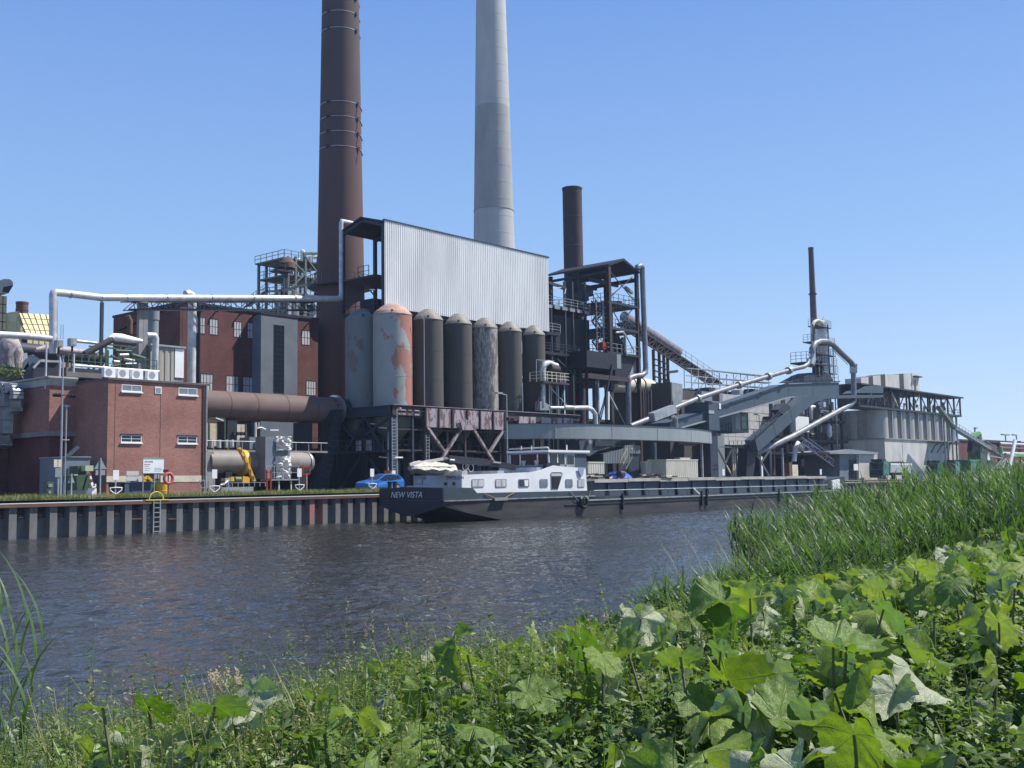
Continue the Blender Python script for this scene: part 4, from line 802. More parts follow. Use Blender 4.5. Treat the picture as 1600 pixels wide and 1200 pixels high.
for i in (1, 2, 3, 4, 5): silo(xs_[i]-.2, yS+4.1, rr_[i], silodark, silodark, 'dark rear silo behind the '+slab[i].split(',')[0].replace(' right next to the red flaking silo', ' next to the red one').replace(' behind the pipe platform', ''), 'dark rear row silos')
x = P(663, 600, yS-2.3)[0]; solo(MB().tube([(x, yS-2.3, SZ+.1), (x, yS-2.3, P(663, 499, yS-2.3)[2]), (x-.5, yS-2.3, P(657, 491, yS-2.3)[2])], .05, 6), 'vertical_rod', greypaint, 'thin pale rod standing in front of the gap beside the red silo', 'pole', loc=(x, yS-2.3, SZ))
# ---- white clad conveyor house on top
YW = 14.7; w0 = P(600.5, 344, YW); w1 = P(856, 403.5, YW); wz0 = P(600.5, 480, YW)[2]; wz1 = w0[2]; WX0, WX1 = w0[0], w1[0]; WYB = 21.3
WH = thing('conveyor_house', 'long silver-white ribbed cladding box on top of the silos, open at its left end', 'building', (WX0, YW, wz0))
part(MB().corr(WX0, WX1, wz0, wz1, YW, .29, .045), 'ribbed_cladding', clad, WH)
part(MB().box(WX0, YW+.02, wz0+.02, WX1, YW+.1, wz1-.02), 'cladding_back', dsteel, WH)
part(MB().box(WX0-.1, YW-.12, wz1+.003, WX1+.15, YW+.15, wz1+.12), 'roof_trim', dsteel, WH)
zrd = wz1+.9; ym = (YW+WYB)/2
part(MB().prismx([(YW+.15, wz1+.0), (ym, zrd), (WYB, wz1-.1), (WYB, wz1-.25), (ym, zrd-.15), (YW+.15, wz1-.2)], WX0-.2, WX1), 'roof', blk, WH)
part(MB().box(WX0+.0, YW+.1, wz0-.35, WX1, WYB, wz0-.02), 'floor', blk, WH)
part(MB().box(WX0+7, WYB-.1, wz0, WX1, WYB, wz1-.3), 'rear_wall', dsteel, WH)
for x in (WX0+.15, WX0+4.5):
    for y in (YW+.3, WYB-.2): part(MB().beam((x, y, wz0), (x, y, wz1-.25), .32), 'column', dsteel, WH)
    part(MB().beam((x, YW+.3, wz1-.4), (x, ym, zrd-.35), .3), 'rafter', dsteel, WH); part(MB().beam((x, WYB-.2, wz1-.4), (x, ym, zrd-.35), .3), 'rafter', dsteel, WH)
zm = PX(570, 432, WX0)[2]
part(MB().box(WX0-.2, YW+1.2, zm-.15, WX0+7, WYB, zm), 'mid_deck', dsteel, WH); part(MB().rail([(WX0-.1, YW+2.2, zm), (WX0-.1, WYB-2.8, zm)], step=.9), 'mid_railing', dsteel, WH)
part(MB().rail([(WX0-.1, YW+1, wz0), (WX0-.1, WYB-.3, wz0)], step=1.1), 'floor_railing', dsteel, WH)
part(MB().box(WX0+.5, YW+2, wz0, WX0+3.5, YW+4.2, wz0+1.2), 'conveyor_drive', blk, WH)
part(MB().beam((WX0+.6, YW+2.2, wz0+1.5), (WX0+1.4, WYB-1.2, wz0+4), .1), 'stair_string', dsteel, WH)
for k in range(5): z = wz0+1.3*k+.6; part(MB().beam((WX0+4.4, YW+.6, z), (WX0+4.4, YW+2.6, z+1.2), .12), 'cross_brace', dsteel, WH)
part(MB().beam(PX(578, 452.5, WX0+.5), PX(586, 452.5, WX0+.5), .1), 'tube_lamp', white, WH)
# ---- chimneys
def taper(pxs, y):       # [(py, pxl, pxr)] -> list of (z, x, r)
    o = []
    for py, l, r in pxs:
        c = P((l+r)/2, py, y); o.append((c[2], c[0], rad(r-l, c)))
    return o
yc = 36.; tp = taper([(0, 502, 559), (340, 497.5, 567)], yc); (za, xa, ra), (zb, xb, rb) = tp
def rz_(z): return rb+(ra-rb)*(z-zb)/(za-zb)
xc = xb
C1 = thing('chimney', 'huge dark brick chimney with pale steel bands, the leftmost tall chimney', 'chimney', (xc, yc, GZ))
zz = [GZ, 12, 24, P(532, 330, yc)[2], P(532, 240, yc)[2]]
sootm = mat('sooty_brick', (.098, .070, .068), (.070, .056, .059), sc=.22, rough=.9, st=(1, 1, .5), bump=.1, lo=.3, hi=.7)
_N = sootm.node_tree.nodes; _L = sootm.node_tree.links; _b = _N['Principled BSDF']; _src = _b.inputs['Base Color'].links[0].from_socket       # soot thins out towards the base of the stack
_c = _N.new('ShaderNodeTexCoord'); _s = _N.new('ShaderNodeSeparateXYZ'); _L.new(_c.outputs['Object'], _s.inputs[0]); _n = _N.new('ShaderNodeTexNoise'); _n.inputs['Scale'].default_value = .25; _n.inputs['Detail'].default_value = 6; _L.new(_c.outputs['Object'], _n.inputs[0])
_a = _N.new('ShaderNodeMath'); _a.operation = 'MULTIPLY_ADD'; _a.inputs[1].default_value = 26.; _L.new(_n.outputs[0], _a.inputs[0]); _L.new(_s.outputs[2], _a.inputs[2])
_r = _N.new('ShaderNodeMapRange'); _r.inputs[1].default_value = 28; _r.inputs[2].default_value = 66; _L.new(_a.outputs[0], _r.inputs[0]); _m = _N.new('ShaderNodeMix'); _m.data_type = 'RGBA'; _m.inputs[6].default_value = (.128, .066, .058, 1)
_L.new(_r.outputs[0], _m.inputs[0]); _L.new(_src, _m.inputs[7]); _L.new(_m.outputs[2], _b.inputs['Base Color'])
part(MB().rev(xc, yc, [(rz_(GZ), GZ), (rz_(za+14), za+14)], 64), 'shaft', sootm, C1)
for py in (5, 28, 54, 168, 191, 214, 237):
    z = P(532, py, yc)[2]; r_ = rz_(z); part(MB().rev(xc, yc, [(r_+.002, z-.035), (r_+.03, z-.035), (r_+.03, z+.035), (r_+.002, z+.035)], 48), 'steel_band', galv, C1)
    for an in (3.35, 4.95, 5.9): part(MB().box(xc+math.cos(an)*(r_+.05)-.12, yc+math.sin(an)*(r_+.05)-.15, z-.2, xc+math.cos(an)*(r_+.05)+.12, yc+math.sin(an)*(r_+.05)+.1, z+.15), 'band_lock', blk, C1)
for py in (168, 191, 214, 237): z = P(532, py, yc)[2]; an = 5.0; r_ = rz_(z); part(MB().beam((xc+math.cos(an)*r_, yc+math.sin(an)*r_, z+.15), (xc+math.cos(an)*(r_+.6), yc+math.sin(an)*(r_+.6), z-.9), .09), 'bracket_arm', blk, C1); an = 3.5; part(MB().beam((xc+math.cos(an)*r_, yc+math.sin(an)*r_, z), (xc+math.cos(an)*(r_+.6), yc+math.sin(an)*(r_+.6), z), .12), 'bracket_arm', blk, C1)
zr_ = P(532, 439, yc-3)[2]; r_ = rz_(zr_); part(MB().rev(xc, yc, [(r_, zr_-.2), (r_+1.1, zr_-.2), (r_+1.1, zr_), (r_, zr_)], 40), 'ring_platform', dsteel, C1)
rl = MB()
for k in range(24):
    a0, a1 = 2*math.pi*k/24, 2*math.pi*(k+1)/24; rr = r_+1.05
    p, q = (xc+rr*math.cos(a0), yc+rr*math.sin(a0)), (xc+rr*math.cos(a1), yc+rr*math.sin(a1))
    rl.beam((*p, zr_), (*p, zr_+1.1), .05); rl.beam((*p, zr_+1.1), (*q, zr_+1.1), .05); rl.beam((*p, zr_+.55), (*q, zr_+.55), .04)
part(rl, 'ring_railing', dsteel, C1)
y2 = 80.; (za, xa, ra), (zb, xb, rb) = taper([(0, 744, 790), (380, 740, 804)], y2)
def rz2(z): return rb+(ra-rb)*(z-zb)/(za-zb)
cp = mat('pale_chimney_concrete', (.47, .465, .45), (.38, .38, .375), sc=.25, rough=.9, st=(1, 1, .25), grain=.05); cs = mat('sooty_chimney_concrete', (.36, .36, .35), (.27, .27, .268), sc=.3, rough=.9, st=(1, 1, .35), grain=.05, lo=.3, hi=.7)
C2 = thing('chimney', 'tall pale concrete chimney with a darker middle section behind the clad box', 'chimney', (xb, y2, GZ))
zA, zB = P(770, 330, y2)[2], P(768, 169, y2)[2]
part(MB().rev(xb, y2, [(rz2(GZ), GZ), (rz2(zA), zA)], 48), 'base_section', cp, C2); part(MB().rev(xb, y2, [(rz2(zA), zA), (rz2(zB), zB)], 48), 'stained_section', cs, C2); part(MB().rev(xb, y2, [(rz2(zB), zB), (rz2(za+40), za+40)], 48), 'upper_section', cp, C2)
for k, py in enumerate([330]+list(range(30, 380, 26))): z = P(770, py, y2)[2]; r_ = rz2(z); e = .1 if k == 0 else .02; part(MB().rev(xb, y2, [(r_, z-.08), (r_+e, z-.05), (r_+e, z+.05), (r_, z+.08)], 48), 'shutter_joint', cs if k == 0 or 169 < py < 330 else cp, C2)
y3 = 27.; (za, xa, ra), (zb, xb, rb) = taper([(298, 879, 909), (415, 881, 911.5)], y3)
C3 = thing('chimney', 'shorter rusty steel chimney behind the black canopy tower', 'chimney', (xb, y3, GZ))
part(MB().rev(xb, y3, [(rb, GZ), (rb, za+.1), (rb+.06, za+.1), (rb+.06, za+.35), (rb*.9, za+.35), (rb*.9, za-1)], 36), 'shaft', rustdark, C3)
for py in (340, 385): z = P(895, py, y3)[2]; part(MB().rev(xb, y3, [(rb, z-.04), (rb+.03, z), (rb, z+.04)], 36), 'weld_seam', rust, C3)
# ---- green-grey lattice tower behind
y5 = 62.
LTW = T('lattice_tower', 'green-grey open steel process tower with roof deck left of the brick chimney', 'tower', 470, 500, y5)
gs = mat('aged_green_steel', (.16, .19, .16), (.11, .13, .12), sc=1, rough=.7)
def lev(par, px0, px1, py, y, d, m, rail=True, th=.2):
    a = P(px0, py, y); b = P(px1, py, y); part(MB().box(a[0], y, a[2]-th, b[0], y+d, a[2]), 'floor_deck', m, par)
    if rail: part(MB().rail([(a[0], y+d, a[2]), (a[0], y, a[2]), (b[0], y, a[2]), (b[0], y+d, a[2])], step=1.3, r=.04), 'railing', m, par)
for py, l, r in ((401, 444, 520), (352+75, 449, 520), (455, 449, 520), (490, 449, 520), (520, 449, 520)): lev(LTW, l, r, py, y5, 7, gs)
for px in (450, 462, 477, 497, 515):
    for dy in (0, 7): a = P(px, 401, y5); part(MB().beam((a[0], y5+dy, GZ), (a[0], y5+dy, a[2]), .32), 'column', gs, LTW)
for (a, b) in (((450, 401), (477, 427)), ((477, 401), (497, 427)), ((477, 427), (450, 455)), ((497, 427), (477, 455)), ((450, 455), (477, 490)), ((477, 455), (497, 490)), ((450, 520), (477, 490)), ((477, 560), (497, 520))): bm(LTW, 'brace', gs, y5-.1, a, b, .2)
for k in range(22):
    px = RNG.uniform(450, 512); py = RNG.uniform(415, 560); p = P(px, py, y5+2.5); s = RNG.uniform(.4, 1.4)
    if k % 2: part(MB().box(p[0]-s/2, p[1], p[2]-s/2, p[0]+s/2, p[1]+1.5, p[2]+s*.5), 'equipment_box', [gs, dsteel, galv][k % 3], LTW)
    else: part(MB().tube([p, (p[0], p[1], p[2]+2.2), (p[0]+RNG.uniform(1, 2.5), p[1], p[2]+2.6)], .22, 8), 'process_pipe', [galv, gs][k % 4 == 0], LTW)
a = P(473, 398, y5+3); part(MB().rev(a[0], a[1], [(.35, a[2]-1), (.35, a[2]+.6), (.05, a[2]+.8)], 12), 'roof_vent', white, LTW)
for px in (453, 465, 478): p = P(px, 560, y5-.6); part(MB().rev(p[0], y5+.9, [(1.15, GZ), (1.15, P(px, 455 if px < 470 else 500, y5)[2]), (.3, P(px, 450 if px < 470 else 495, y5)[2])], 20), 'vessel', [galv, silogrey, cream][(px-453)//12], LTW)
t = thing('small_tower', 'slim dark stack with round hood and platform left of the lattice tower', 'tower', P(446, 500, y5-3))
lev(t, 435, 456, 420, y5-4, 2, dsteel); 
for px in (443.5, 448): a = P(px, 420, y5-3.5); part(MB().beam((a[0], a[1], GZ), a, .3), 'column', dsteel, t)
a = P(447, 415, y5-3); part(MB().rev(a[0], a[1], [(1.25, a[2]-.4), (1.25, a[2]+.3), (.9, a[2]+.9), (.1, a[2]+1.2)], 20), 'hood', rust, t)
t = thing('outdoor_stair', 'dark steel stair and walkway climbing to the lattice tower', 'stair', P(392, 475, y5-4))
part(MB().stair(P(385, 480, y5-5), P(418, 455, y5-5), 1.2, n=20), 'stair_flight', dsteel, t)
part(MB().beam(P(418, 455, y5-5), P(444, 455, y5-5), .25).rail([P(418, 455, y5-5), P(444, 455, y5-5)], step=1.4), 'landing', dsteel, t)
part(MB().beam(P(440, 455, y5-6), P(500, 438, y5-6), .35).rail([P(440, 455, y5-6), P(500, 438, y5-6)], step=1.5), 'gangway', dsteel, t)
for px in (433, 440, 447): a = P(px, 457, y5-5.5); part(MB().beam((a[0], a[1], GZ), a, .22), 'column', dsteel, t)
part(MB().truss(P(380, 485, y5-5), P(447, 487, y5-5), P(380, 496, y5-5), P(447, 498, y5-5), 8, .14), 'truss', dsteel, t)
# ---- lamp posts
def lamp(px, py, pyb, y, lab, arm=-1.):
    a = P(px, py, y); t = thing('street_lamp', lab, 'lamp post', (a[0], y, GZ), 'slim lamp posts in the works yard')
    part(MB().tube([(a[0], y, GZ), (a[0], y, a[2])], [.09, .05], 8), 'pole', galv, t)
    part(MB().beam((a[0], y, a[2]), (a[0]+arm, y, a[2]+.1), .07), 'arm', galv, t); part(MB().box(a[0]+arm*1.5, y-.15, a[2]+.03, a[0]+arm*.7, y+.15, a[2]+.2), 'lamp_head', galv, t)
    return t
t = lamp(791.5, 617, 760, 6, 'street lamp pole with loudspeakers in front of the silo tower right end')
for s in (-1, 1): p = P(794, 655, 6); part(MB().tube([(p[0]+s*.1, 5.9, p[2]), (p[0]+s*.45, 5.7, p[2])], [.05, .16], 10), 'loudspeaker', blk, t)
t = lamp(98.7, 560, 770, 5, 'tall silver mast with floodlights in front of the left brick building', .01)
p = P(99, 617.5, 5); part(MB().beam((p[0]-.75, 4.95, p[2]), (p[0]+.75, 4.95, p[2]), .05), 'cross_arm', blk, t)
for s in (-.65, -.4, .35, .6): part(MB().tube([(p[0]+s-.12, 4.9, p[2]-.05), (p[0]+s+.12, 4.8, p[2]-.02)], [.09, .14], 10), 'floodlight', blk, t)
part(MB().tube([(p[0]+.33, 5.2, GZ), (p[0]+.33, 5.2, P(106, 632, 5.2)[2])], .05, 8), 'side_tube', galv, t)
for py in (634, 687): q = P(100, py, 5); part(MB().beam((q[0]-.15, 5.02, q[2]), (q[0]+.4, 5.1, q[2]), .06), 'clamp', galv, t)
t = lamp(620, 640, 760, 8, 'pale pole with white lamp in front of the silo tower left corner', .3); p = P(622, 715, 8); part(MB().box(p[0]-.5, 7.8, p[2]-.05, p[0]+.4, 8.1, p[2]+.08), 'white_lamp', white, t)
lamp(1356.5, 655, 750, 16, 'dark slim lamp post in front of the low annex at right', -.8)
# ================================================================= right of the silos: canopy tower, conveyors, silo block
YM = 16.; ML = P(950, 412, YM); MR = P(994, 423, YM); MBk = PX(855, 430, ML[0])[1]; mz = ML[2]; mid = (ML[0]+MR[0])/2
MT = thing('canopy_tower', 'tall black steel tower under a dark gabled canopy right of the clad box', 'tower', (ML[0], YM, GZ))
part(MB().prism([(ML[0]-.25, mz-.1), (mid, mz+1.1), (MR[0]+.35, mz-.15), (MR[0]+.35, mz-.4), (mid, mz+.8), (ML[0]-.25, mz-.35)], YM-.3, MBk), 'canopy_roof', blk, MT)
for x, w in ((ML[0], .5), (MR[0], .42)):
    for y in (YM, (YM+MBk)/2, MBk-.5): part(MB().ibeam((x, y, GZ), (x, y, mz-.4), w, w, .08), 'column', rustdark if y == YM else blk, MT)
zD1 = P(950, 470, YM)[2]; zD2 = P(950, 549, YM)[2]; zD3 = P(950, 510, YM)[2]
for a, b in (((953, 424), (991, 470)), ((988, 433), (953, 464)), ((953, 476), (991, 549)), ((990, 481), (970, 505))): bm(MT, 'cross_brace', dsteel, YM-.05, a, b, .1)
for y in (YM+3, YM+6.5): part(MB().beam((ML[0], y, mz-1.6), (MR[0], y, mz-1.6), .3, .5), 'roof_tie', blk, MT)
part(MB().beam((ML[0]+.1, YM+.2, mz-1.0), (ML[0]+.1, MBk, mz-1.0), .3), 'roof_tie', blk, MT); part(MB().beam((MR[0]-.1, YM+.2, mz-1.3), (MR[0]-.1, MBk, mz-1.3), .3, .5), 'roof_tie', blk, MT)
for z, x0, lab in ((zD1, ML[0]-.4, 0), (zD3, ML[0], 0), (zD2, ML[0]-.8, 1)):
    part(MB().box(x0, YM-.2, z-.3, MR[0]+.3, MBk, z), 'floor_deck', dsteel, MT)
    part(MB().rail([(x0, MBk, z), (x0, YM-.15, z), (MR[0]+.3, YM-.15, z), (MR[0]+.3, MBk, z)], step=1.1), 'railing', dsteel if not lab else galv, MT)
pb(MT, 'machine_box', dsteel, 909, 456, 920, 468, YM+2.5, 2); pb(MT, 'machine_box', blk, 918, 451, 927, 461, YM+3, 1)
tb(MT, 'screw_drive', blk, YM+1, [(955, 478), (972, 480)], 14, 12)
for i in range(4): pb(MT, 'filter_cartridge', rust if i % 2 else dsteel, 957+i*4, 470, 960+i*4, 482, YM+.2, .6)
bm(MT, 'crane_arm', galv, YM+1, (977, 449), (988, 458), .35)
# stair tower between the decks
for k in range(5):
    z = zD2+(zD1-zD2)*k/5; z2 = zD2+(zD1-zD2)*(k+1)/5; xx = P(937, 520, YM+1)[0]; part(MB().stair((xx-(.9 if k % 2 else -.9), YM+1.2, z), (xx+(.9 if k % 2 else -.9), YM+1.2, z2), .7, n=8), 'stair_flight', dsteel, MT)
    part(MB().rail([(xx-1.1, YM+.6, z), (xx+1.1, YM+.6, z)], step=.7), 'stair_railing', galv, MT)
for px, lw in ((931, .12), (942.5, .16), (957, .1)): p = P(px, 500, YM+.4); part(MB().beam((p[0], YM+.4, zD2), (p[0], YM+.4, zD1), lw), 'stair_post', galv if px == 942.5 else dsteel, MT)
for k in range(7): p = P(958+RNG.uniform(0, 24), 545, YM+1.5); h = RNG.uniform(1, 3.8); part(MB().rev(p[0], YM+1.5+RNG.uniform(0, 1.5), [(.05, zD2), (.4, zD2), (.4, zD2+h), (.1, zD2+h+.3)], 12), 'process_vessel', [dsteel, blk, galv, rustdark][k % 4], MT)
tb(MT, 'overflow_pipe', galv, YM-.3, [(962, 520), (973, 519), (976.5, 524), (977, 548), (979, 555)], 4)
pb(MT, 'red_machine', redp, 942, 534, 948, 545, YM+.1, .8)
# bunkers
h1 = [P(*c, YM-.4) for c in ((860, 549), (957, 549), (957, 577), (900, 577), (862, 572))]
part(MB().box(P(862, 550, YM)[0]+6, YM-.6, P(950, 578, YM)[2], ML[0]+.6, MBk+2, zD2-.3), 'bunker', blk, MT)
part(MB().box(ML[0]+.62, YM-.6, P(950, 575, YM)[2], ML[0]+1.5, YM-.5, zD2-.32), 'bunker_lit_facet', greypaint, MT)  # paler plate puts the sunlit bunker facet into the colour
q = [P(*c, YM) for c in ((963, 556), (996, 558), (984, 590), (963, 590))]; part(MB().prism([(p[0], p[2]) for p in q], YM+.2, YM+5), 'hopper', blk, MT)
q = [P(*c, YM) for c in ((996, 558), (1001, 559), (999, 586), (988, 590), (985, 588))]; part(MB().prism([(p[0], p[2]) for p in q], YM+.25, YM+.6), 'hopper_plate', galv, MT)
# dark side frames to the left, between the tower and the clad box
LFx = P(858, 520, YM+4)[0]
SF = thing('side_platforms', 'stack of black platforms with pale railings between clad box and canopy tower', 'platform', (LFx, YM+4, GZ))
for py, l, r, rm in ((474, 852, 922, galv), (517, 852, 876, galv), (548, 850, 945, dsteel), (586, 868, 985, dsteel)):
    a = P(l, py, YM+2); b = P(r, py, YM+2); part(MB().box(a[0], YM+2, a[2]-.35, b[0], YM+9, a[2]), 'floor_deck', blk, SF); part(MB().rail([(a[0], YM+2.05, a[2]), (b[0], YM+2.05, a[2])], step=1.2, rows=3), 'railing', rm, SF)
    if py == 474:
        for k in range(6): x = a[0]+(b[0]-a[0])*(k+.15)/6; part(MB().box(x, YM+1.93, a[2]-.45, x+1.0, YM+1.98, a[2]-.05), 'edge_plate', greypaint, SF)
for px in (862, 884, 896, 916): a = P(px, 560, YM+2.2); part(MB().beam((a[0], YM+2.2, GZ), (a[0], YM+2.2, P(px, 440, YM+2)[2]), .25), 'column', dsteel, SF); part(MB().beam((a[0], YM+8.2, GZ), (a[0], YM+8.2, P(px, 440, YM+2)[2]), .25), 'column', blk, SF)
part(MB().box(P(866, 540, YM+3)[0], YM+3, P(870, 575, YM+3)[2], ML[0]-.2, YM+8, P(870, 492, YM+3)[2]), 'bunker', blk, SF)
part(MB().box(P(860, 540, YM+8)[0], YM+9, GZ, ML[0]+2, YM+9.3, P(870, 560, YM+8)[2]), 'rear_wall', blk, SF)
for k in range(4): x = P(868+18*k, 530, YM+2.9)[0]; part(MB().prism([(x, P(870, 548, YM+3)[2]), (x+2.6, P(870, 548, YM+3)[2]), (x+1.8, P(870, 560, YM+3)[2]), (x+.8, P(870, 560, YM+3)[2])], YM+2.7, YM+2.95), 'hopper_front', dsteel, SF)
for a, b in (((870, 560), (900, 590)), ((905, 560), (930, 590)), ((905, 545), (888, 575)), ((857, 440), (880, 452))): bm(SF, 'brace', dsteel, YM+1.9, a, b, .16)
bm(SF, 'roof_beam', dsteel, YM+1.5, (853, 441), (882, 449), .3); bm(SF, 'tube_lamp', white, YM+1.4, (884, 451), (882, 459), .1); bm(SF, 'tube_lamp', white, YM+1.4, (864, 450), (880, 449), .08)
# legs of the tower below the bunkers
for px, w, m_ in ((930, .45, dsteel), (935, .25, galv), (869, .4, blk), (896, .3, blk)): a = P(px, 600, YM+.2); part(MB().beam((a[0], YM+.3, GZ), (a[0], YM+.3, P(px, 586, YM)[2]), w), 'leg', m_, MT)
for a, b, m_ in (((957, 570), (938, 655), dsteel), ((951, 615), (964, 640), galv), ((964, 640), (978, 668), dsteel), ((944, 628), (937, 652), galv), ((884, 590), (872, 655), dsteel)): bm(MT, 'brace', m_, YM-.8, a, b, .2)
bm(MT, 'white_strut', white, YM-1, (950, 612), (950, 656), .28); bm(MT, 'cross_beam', rustdark, YM-.6, (917, 587), (982, 594), .45, .6)
stb('silver_downpipe', dullalu, 'tall silver pipe with hooked top rising beside the canopy tower', YM-.4, [(996, 421), (996.5, 417), (1000, 415.5), (1003, 418), (1003.5, 424), (1009, 575), (1008, 582), (1003, 586.5), (992, 588), (984, 590.5), (981.5, 597), (982.5, 663)], 8.5, 16)
t = T('beige_vessel', 'fat cream horizontal vessel below the hopper', 'vessel', 990, 597, YM+3, 8); tb(t, 'shell', cream, YM+3, [(952, 602), (1006, 602), (1012, 603), (1017, 605)], 23, 28)
for px in (985, 1000): p = P(px, 602, YM+3); part(MB().tube([(p[0]-.05, YM+3, p[2]), (p[0]+.05, YM+3, p[2])], rad(24.5, p), 28), 'band', rust, t)
# filter platform right of the silos
t = T('filter_platform', 'small platform with bent silver duct on thin legs beside the last silo', 'platform', 858, 600, 11.5)
a = P(839, 596, 11.5); b = P(880, 599, 11.5); part(MB().box(a[0], 10.6, a[2]-.2, b[0], 12.6, a[2]), 'floor_deck', rustdark, t); part(MB().rail([(a[0], 12.5, a[2]), (a[0], 10.65, a[2]), (b[0], 10.65, a[2]), (b[0], 12.5, a[2])], step=.8, rows=3), 'railing', cream, t)
tb(t, 'duct_bend', alu, 11.6, [(849, 595), (848, 578), (851, 569), (857, 567), (864, 570), (870, 572)], 9, 14); tb(t, 'fan_casing', rustdark, 11.4, [(858, 575), (871, 578)], 14, 16)
tb(t, 'column_pipe', galv, 11.4, [(848, 600), (848, 634)], 7, 14)
for px in (858, 872): p = P(px, 600, 11.4); part(MB().beam((p[0], 11.4, SZ), p, .1), 'leg', galv, t)
bm(t, 'brace', galv, 11.3, (858, 604), (887, 634), .06); bm(t, 'brace', rustdark, 11.3, (846, 604), (838, 640), .1)
q = [P(*c, 11.3) for c in ((844, 627), (850, 627), (859, 634), (859, 641), (844, 641))]; part(MB().prism([(p[0], p[2]) for p in q], 11.3, 12), 'transition_duct', greypaint, t)
for px in (852, 855, 861): p = P(px, 610, 11.8); part(MB().tube([(p[0], 11.8, SZ), (p[0], 11.8, P(px, 600, 11.8)[2])], .07, 6), 'hose', blk if px == 855 else galv, t)
bm(t, 'frame', galv, 11, (838, 596), (838, 562), .06); bm(t, 'frame', galv, 11, (838, 562), (866, 564), .06)
PLh = T('elbow_pipe', 'bright horizontal pipe ending in a downward elbow above the curved gallery', 'pipe', 890, 637, 10.6, 9)
tb(PLh, 'pipe', alu, 10.6, [(859, 637), (895, 637.5)], 5, 12); tb(PLh, 'coupling', galv, 10.6, [(881, 637), (894, 637.3)], 8, 14); tb(PLh, 'elbow', alu, 10.6, [(895, 637.5), (917, 637), (925, 640), (930, 647), (931, 663)], 7, 14)
# ---- curved gallery
arcp = [(84.2, 11.6), (86, 9.6), (88.5, 8.0), (92, 6.8), (96, 6.1), (100, 5.7), (104, 5.5), (108, 5.55), (112, 6.0), (116, 6.9), (119.5, 8.0), (122.5, 9.3), (125, 11), (126.4, 12.8), (126.6, 15)]
def dens(pp, k=4):
    o = []
    for i in range(len(pp)-1):
        p0 = pp[max(i-1, 0)]; p1 = pp[i]; p2 = pp[i+1]; p3 = pp[min(i+2, len(pp)-1)]
        for j in range(k):
            t_ = j/k; o.append(tuple(.5*((2*p1[c])+(-p0[c]+p2[c])*t_+(2*p0[c]-5*p1[c]+4*p2[c]-p3[c])*t_**2+(-p0[c]+3*p1[c]-3*p2[c]+p3[c])*t_**3) for c in (0, 1)))
    return o+[pp[-1]]
AP = dens(arcp); GA = thing('curved_gallery', 'pale grey curved conveyor gallery sweeping round above the quay', 'gallery', (100, 9, GZ))
galm = mat('gallery_paint', (.27, .305, .315), (.22, .25, .26), sc=.45, rough=.55, st=(1, 1, .3), grain=.04)
per = 8; cz = (104., 17.)
for s in range(0, len(AP)-1, per):
    seg = AP[s:s+per+1]; n_ = len(seg)
    if n_ < 2: continue
    ins = [(x+(cz[0]-x)*.13, y+(cz[1]-y)*.13) for x, y in seg]; vs = []
    for (x, y), (u, v) in zip(seg, ins): vs += [(x, y, 7.32), (x, y, 8.84), (u, v, 8.84), (u, v, 7.32)]
    fs = []
    for i in range(n_-1):
        b = i*4
        for k in range(4): fs.append((b+k, b+4+k, b+4+(k+1) % 4, b+(k+1) % 4))
    mb = MB().add(vs, fs); mb.add(vs[:4], [(0, 1, 2, 3)]); mb.add(vs[-4:], [(3, 2, 1, 0)]); part(mb, 'gallery_panel', galm, GA)
for s in range(per, len(AP)-1, per): x, y = AP[s]; part(MB().box(x-.04, y-.03, 7.30, x+.04, y+.3, 8.86), 'joint_strip', greypaint, GA)
lipv = MB()
for i in range(len(AP)-1): lipv.beam((*AP[i], 8.87), (*AP[i+1], 8.87), .12, .08)
part(lipv, 'top_flange', bluegrey, GA)
for (x, y, w) in ((109.5, 9.5, .55), (96, 10, .35), (120.5, 12.5, .5), (88.5, 11, .3)): part(MB().box(x-w/2, y, GZ, x+w/2, y+w, 7.31), 'support_leg', bluegrey, GA)
# drive box and sloping gallery below the curved one
t = T('drive_house', 'blue-grey angular drive housing hanging under the curved gallery', 'housing', 920, 700, 9.5, 5)
q = [P(*c, 9.5) for c in ((905, 688), (1000, 688), (960, 697), (940, 701), (921, 713), (907, 706))]; part(MB().prism([(p[0], p[2]) for p in q], 9.5, 11.2), 'casing', bluegrey, t)
q = [P(*c, 9.3) for c in ((930, 688), (1002, 688), (975, 697), (930, 697))]; part(MB().prism([(p[0], p[2]) for p in q], 9.3, 9.48), 'side_plate', dsteel, t)
p = P(920, 690, 9.3); part(MB().tube([(p[0], 9.1, p[2]), (p[0], 9.5, p[2])], .28, 14), 'floodlight', galv, t)
# ribbed kiosk
t = T('ribbed_hut', 'small ribbed blue-grey metal hut with steps standing under the curved gallery', 'hut', 960, 720, 9)
x0, x1, z0, z1 = RC(943, 705, 984, 724, 9); part(MB().prism([(x0+.04, z0), (x1-.04, z0), (x1-.04, z1+.6), (x0+.04, z1-.3)], 9.08, 12), 'body', dsteel, t)
vs = []; nn = 16
for i in range(nn):
    for fr, d in ((0, 0), (.3, 0), (.42, .06), (.88, .06)):
        f = (i+fr)/nn; x = x0+(x1-x0)*f; vs += [(x, 9.05-d, z0), (x, 9.05-d, z1-.3+.9*f)]
part(MB().add(vs, [(2*i, 2*i+2, 2*i+3, 2*i+1) for i in range(len(vs)//2-1)]), 'ribbed_cladding', greypaint, t)
x2 = P(1000, 705, 9)[0]; part(MB().corr(x0+(x1-x0)*.78, x2, z1-.2, z1+.75, 9.0, .35, .05), 'ribbed_cladding', greypaint, t); part(MB().box(x1, 9.1, GZ, x2, 9.25, z1-.2).box(x2, 9.05, GZ, x2+.12, 9.2, z1+.7), 'door_frame', dsteel, t)
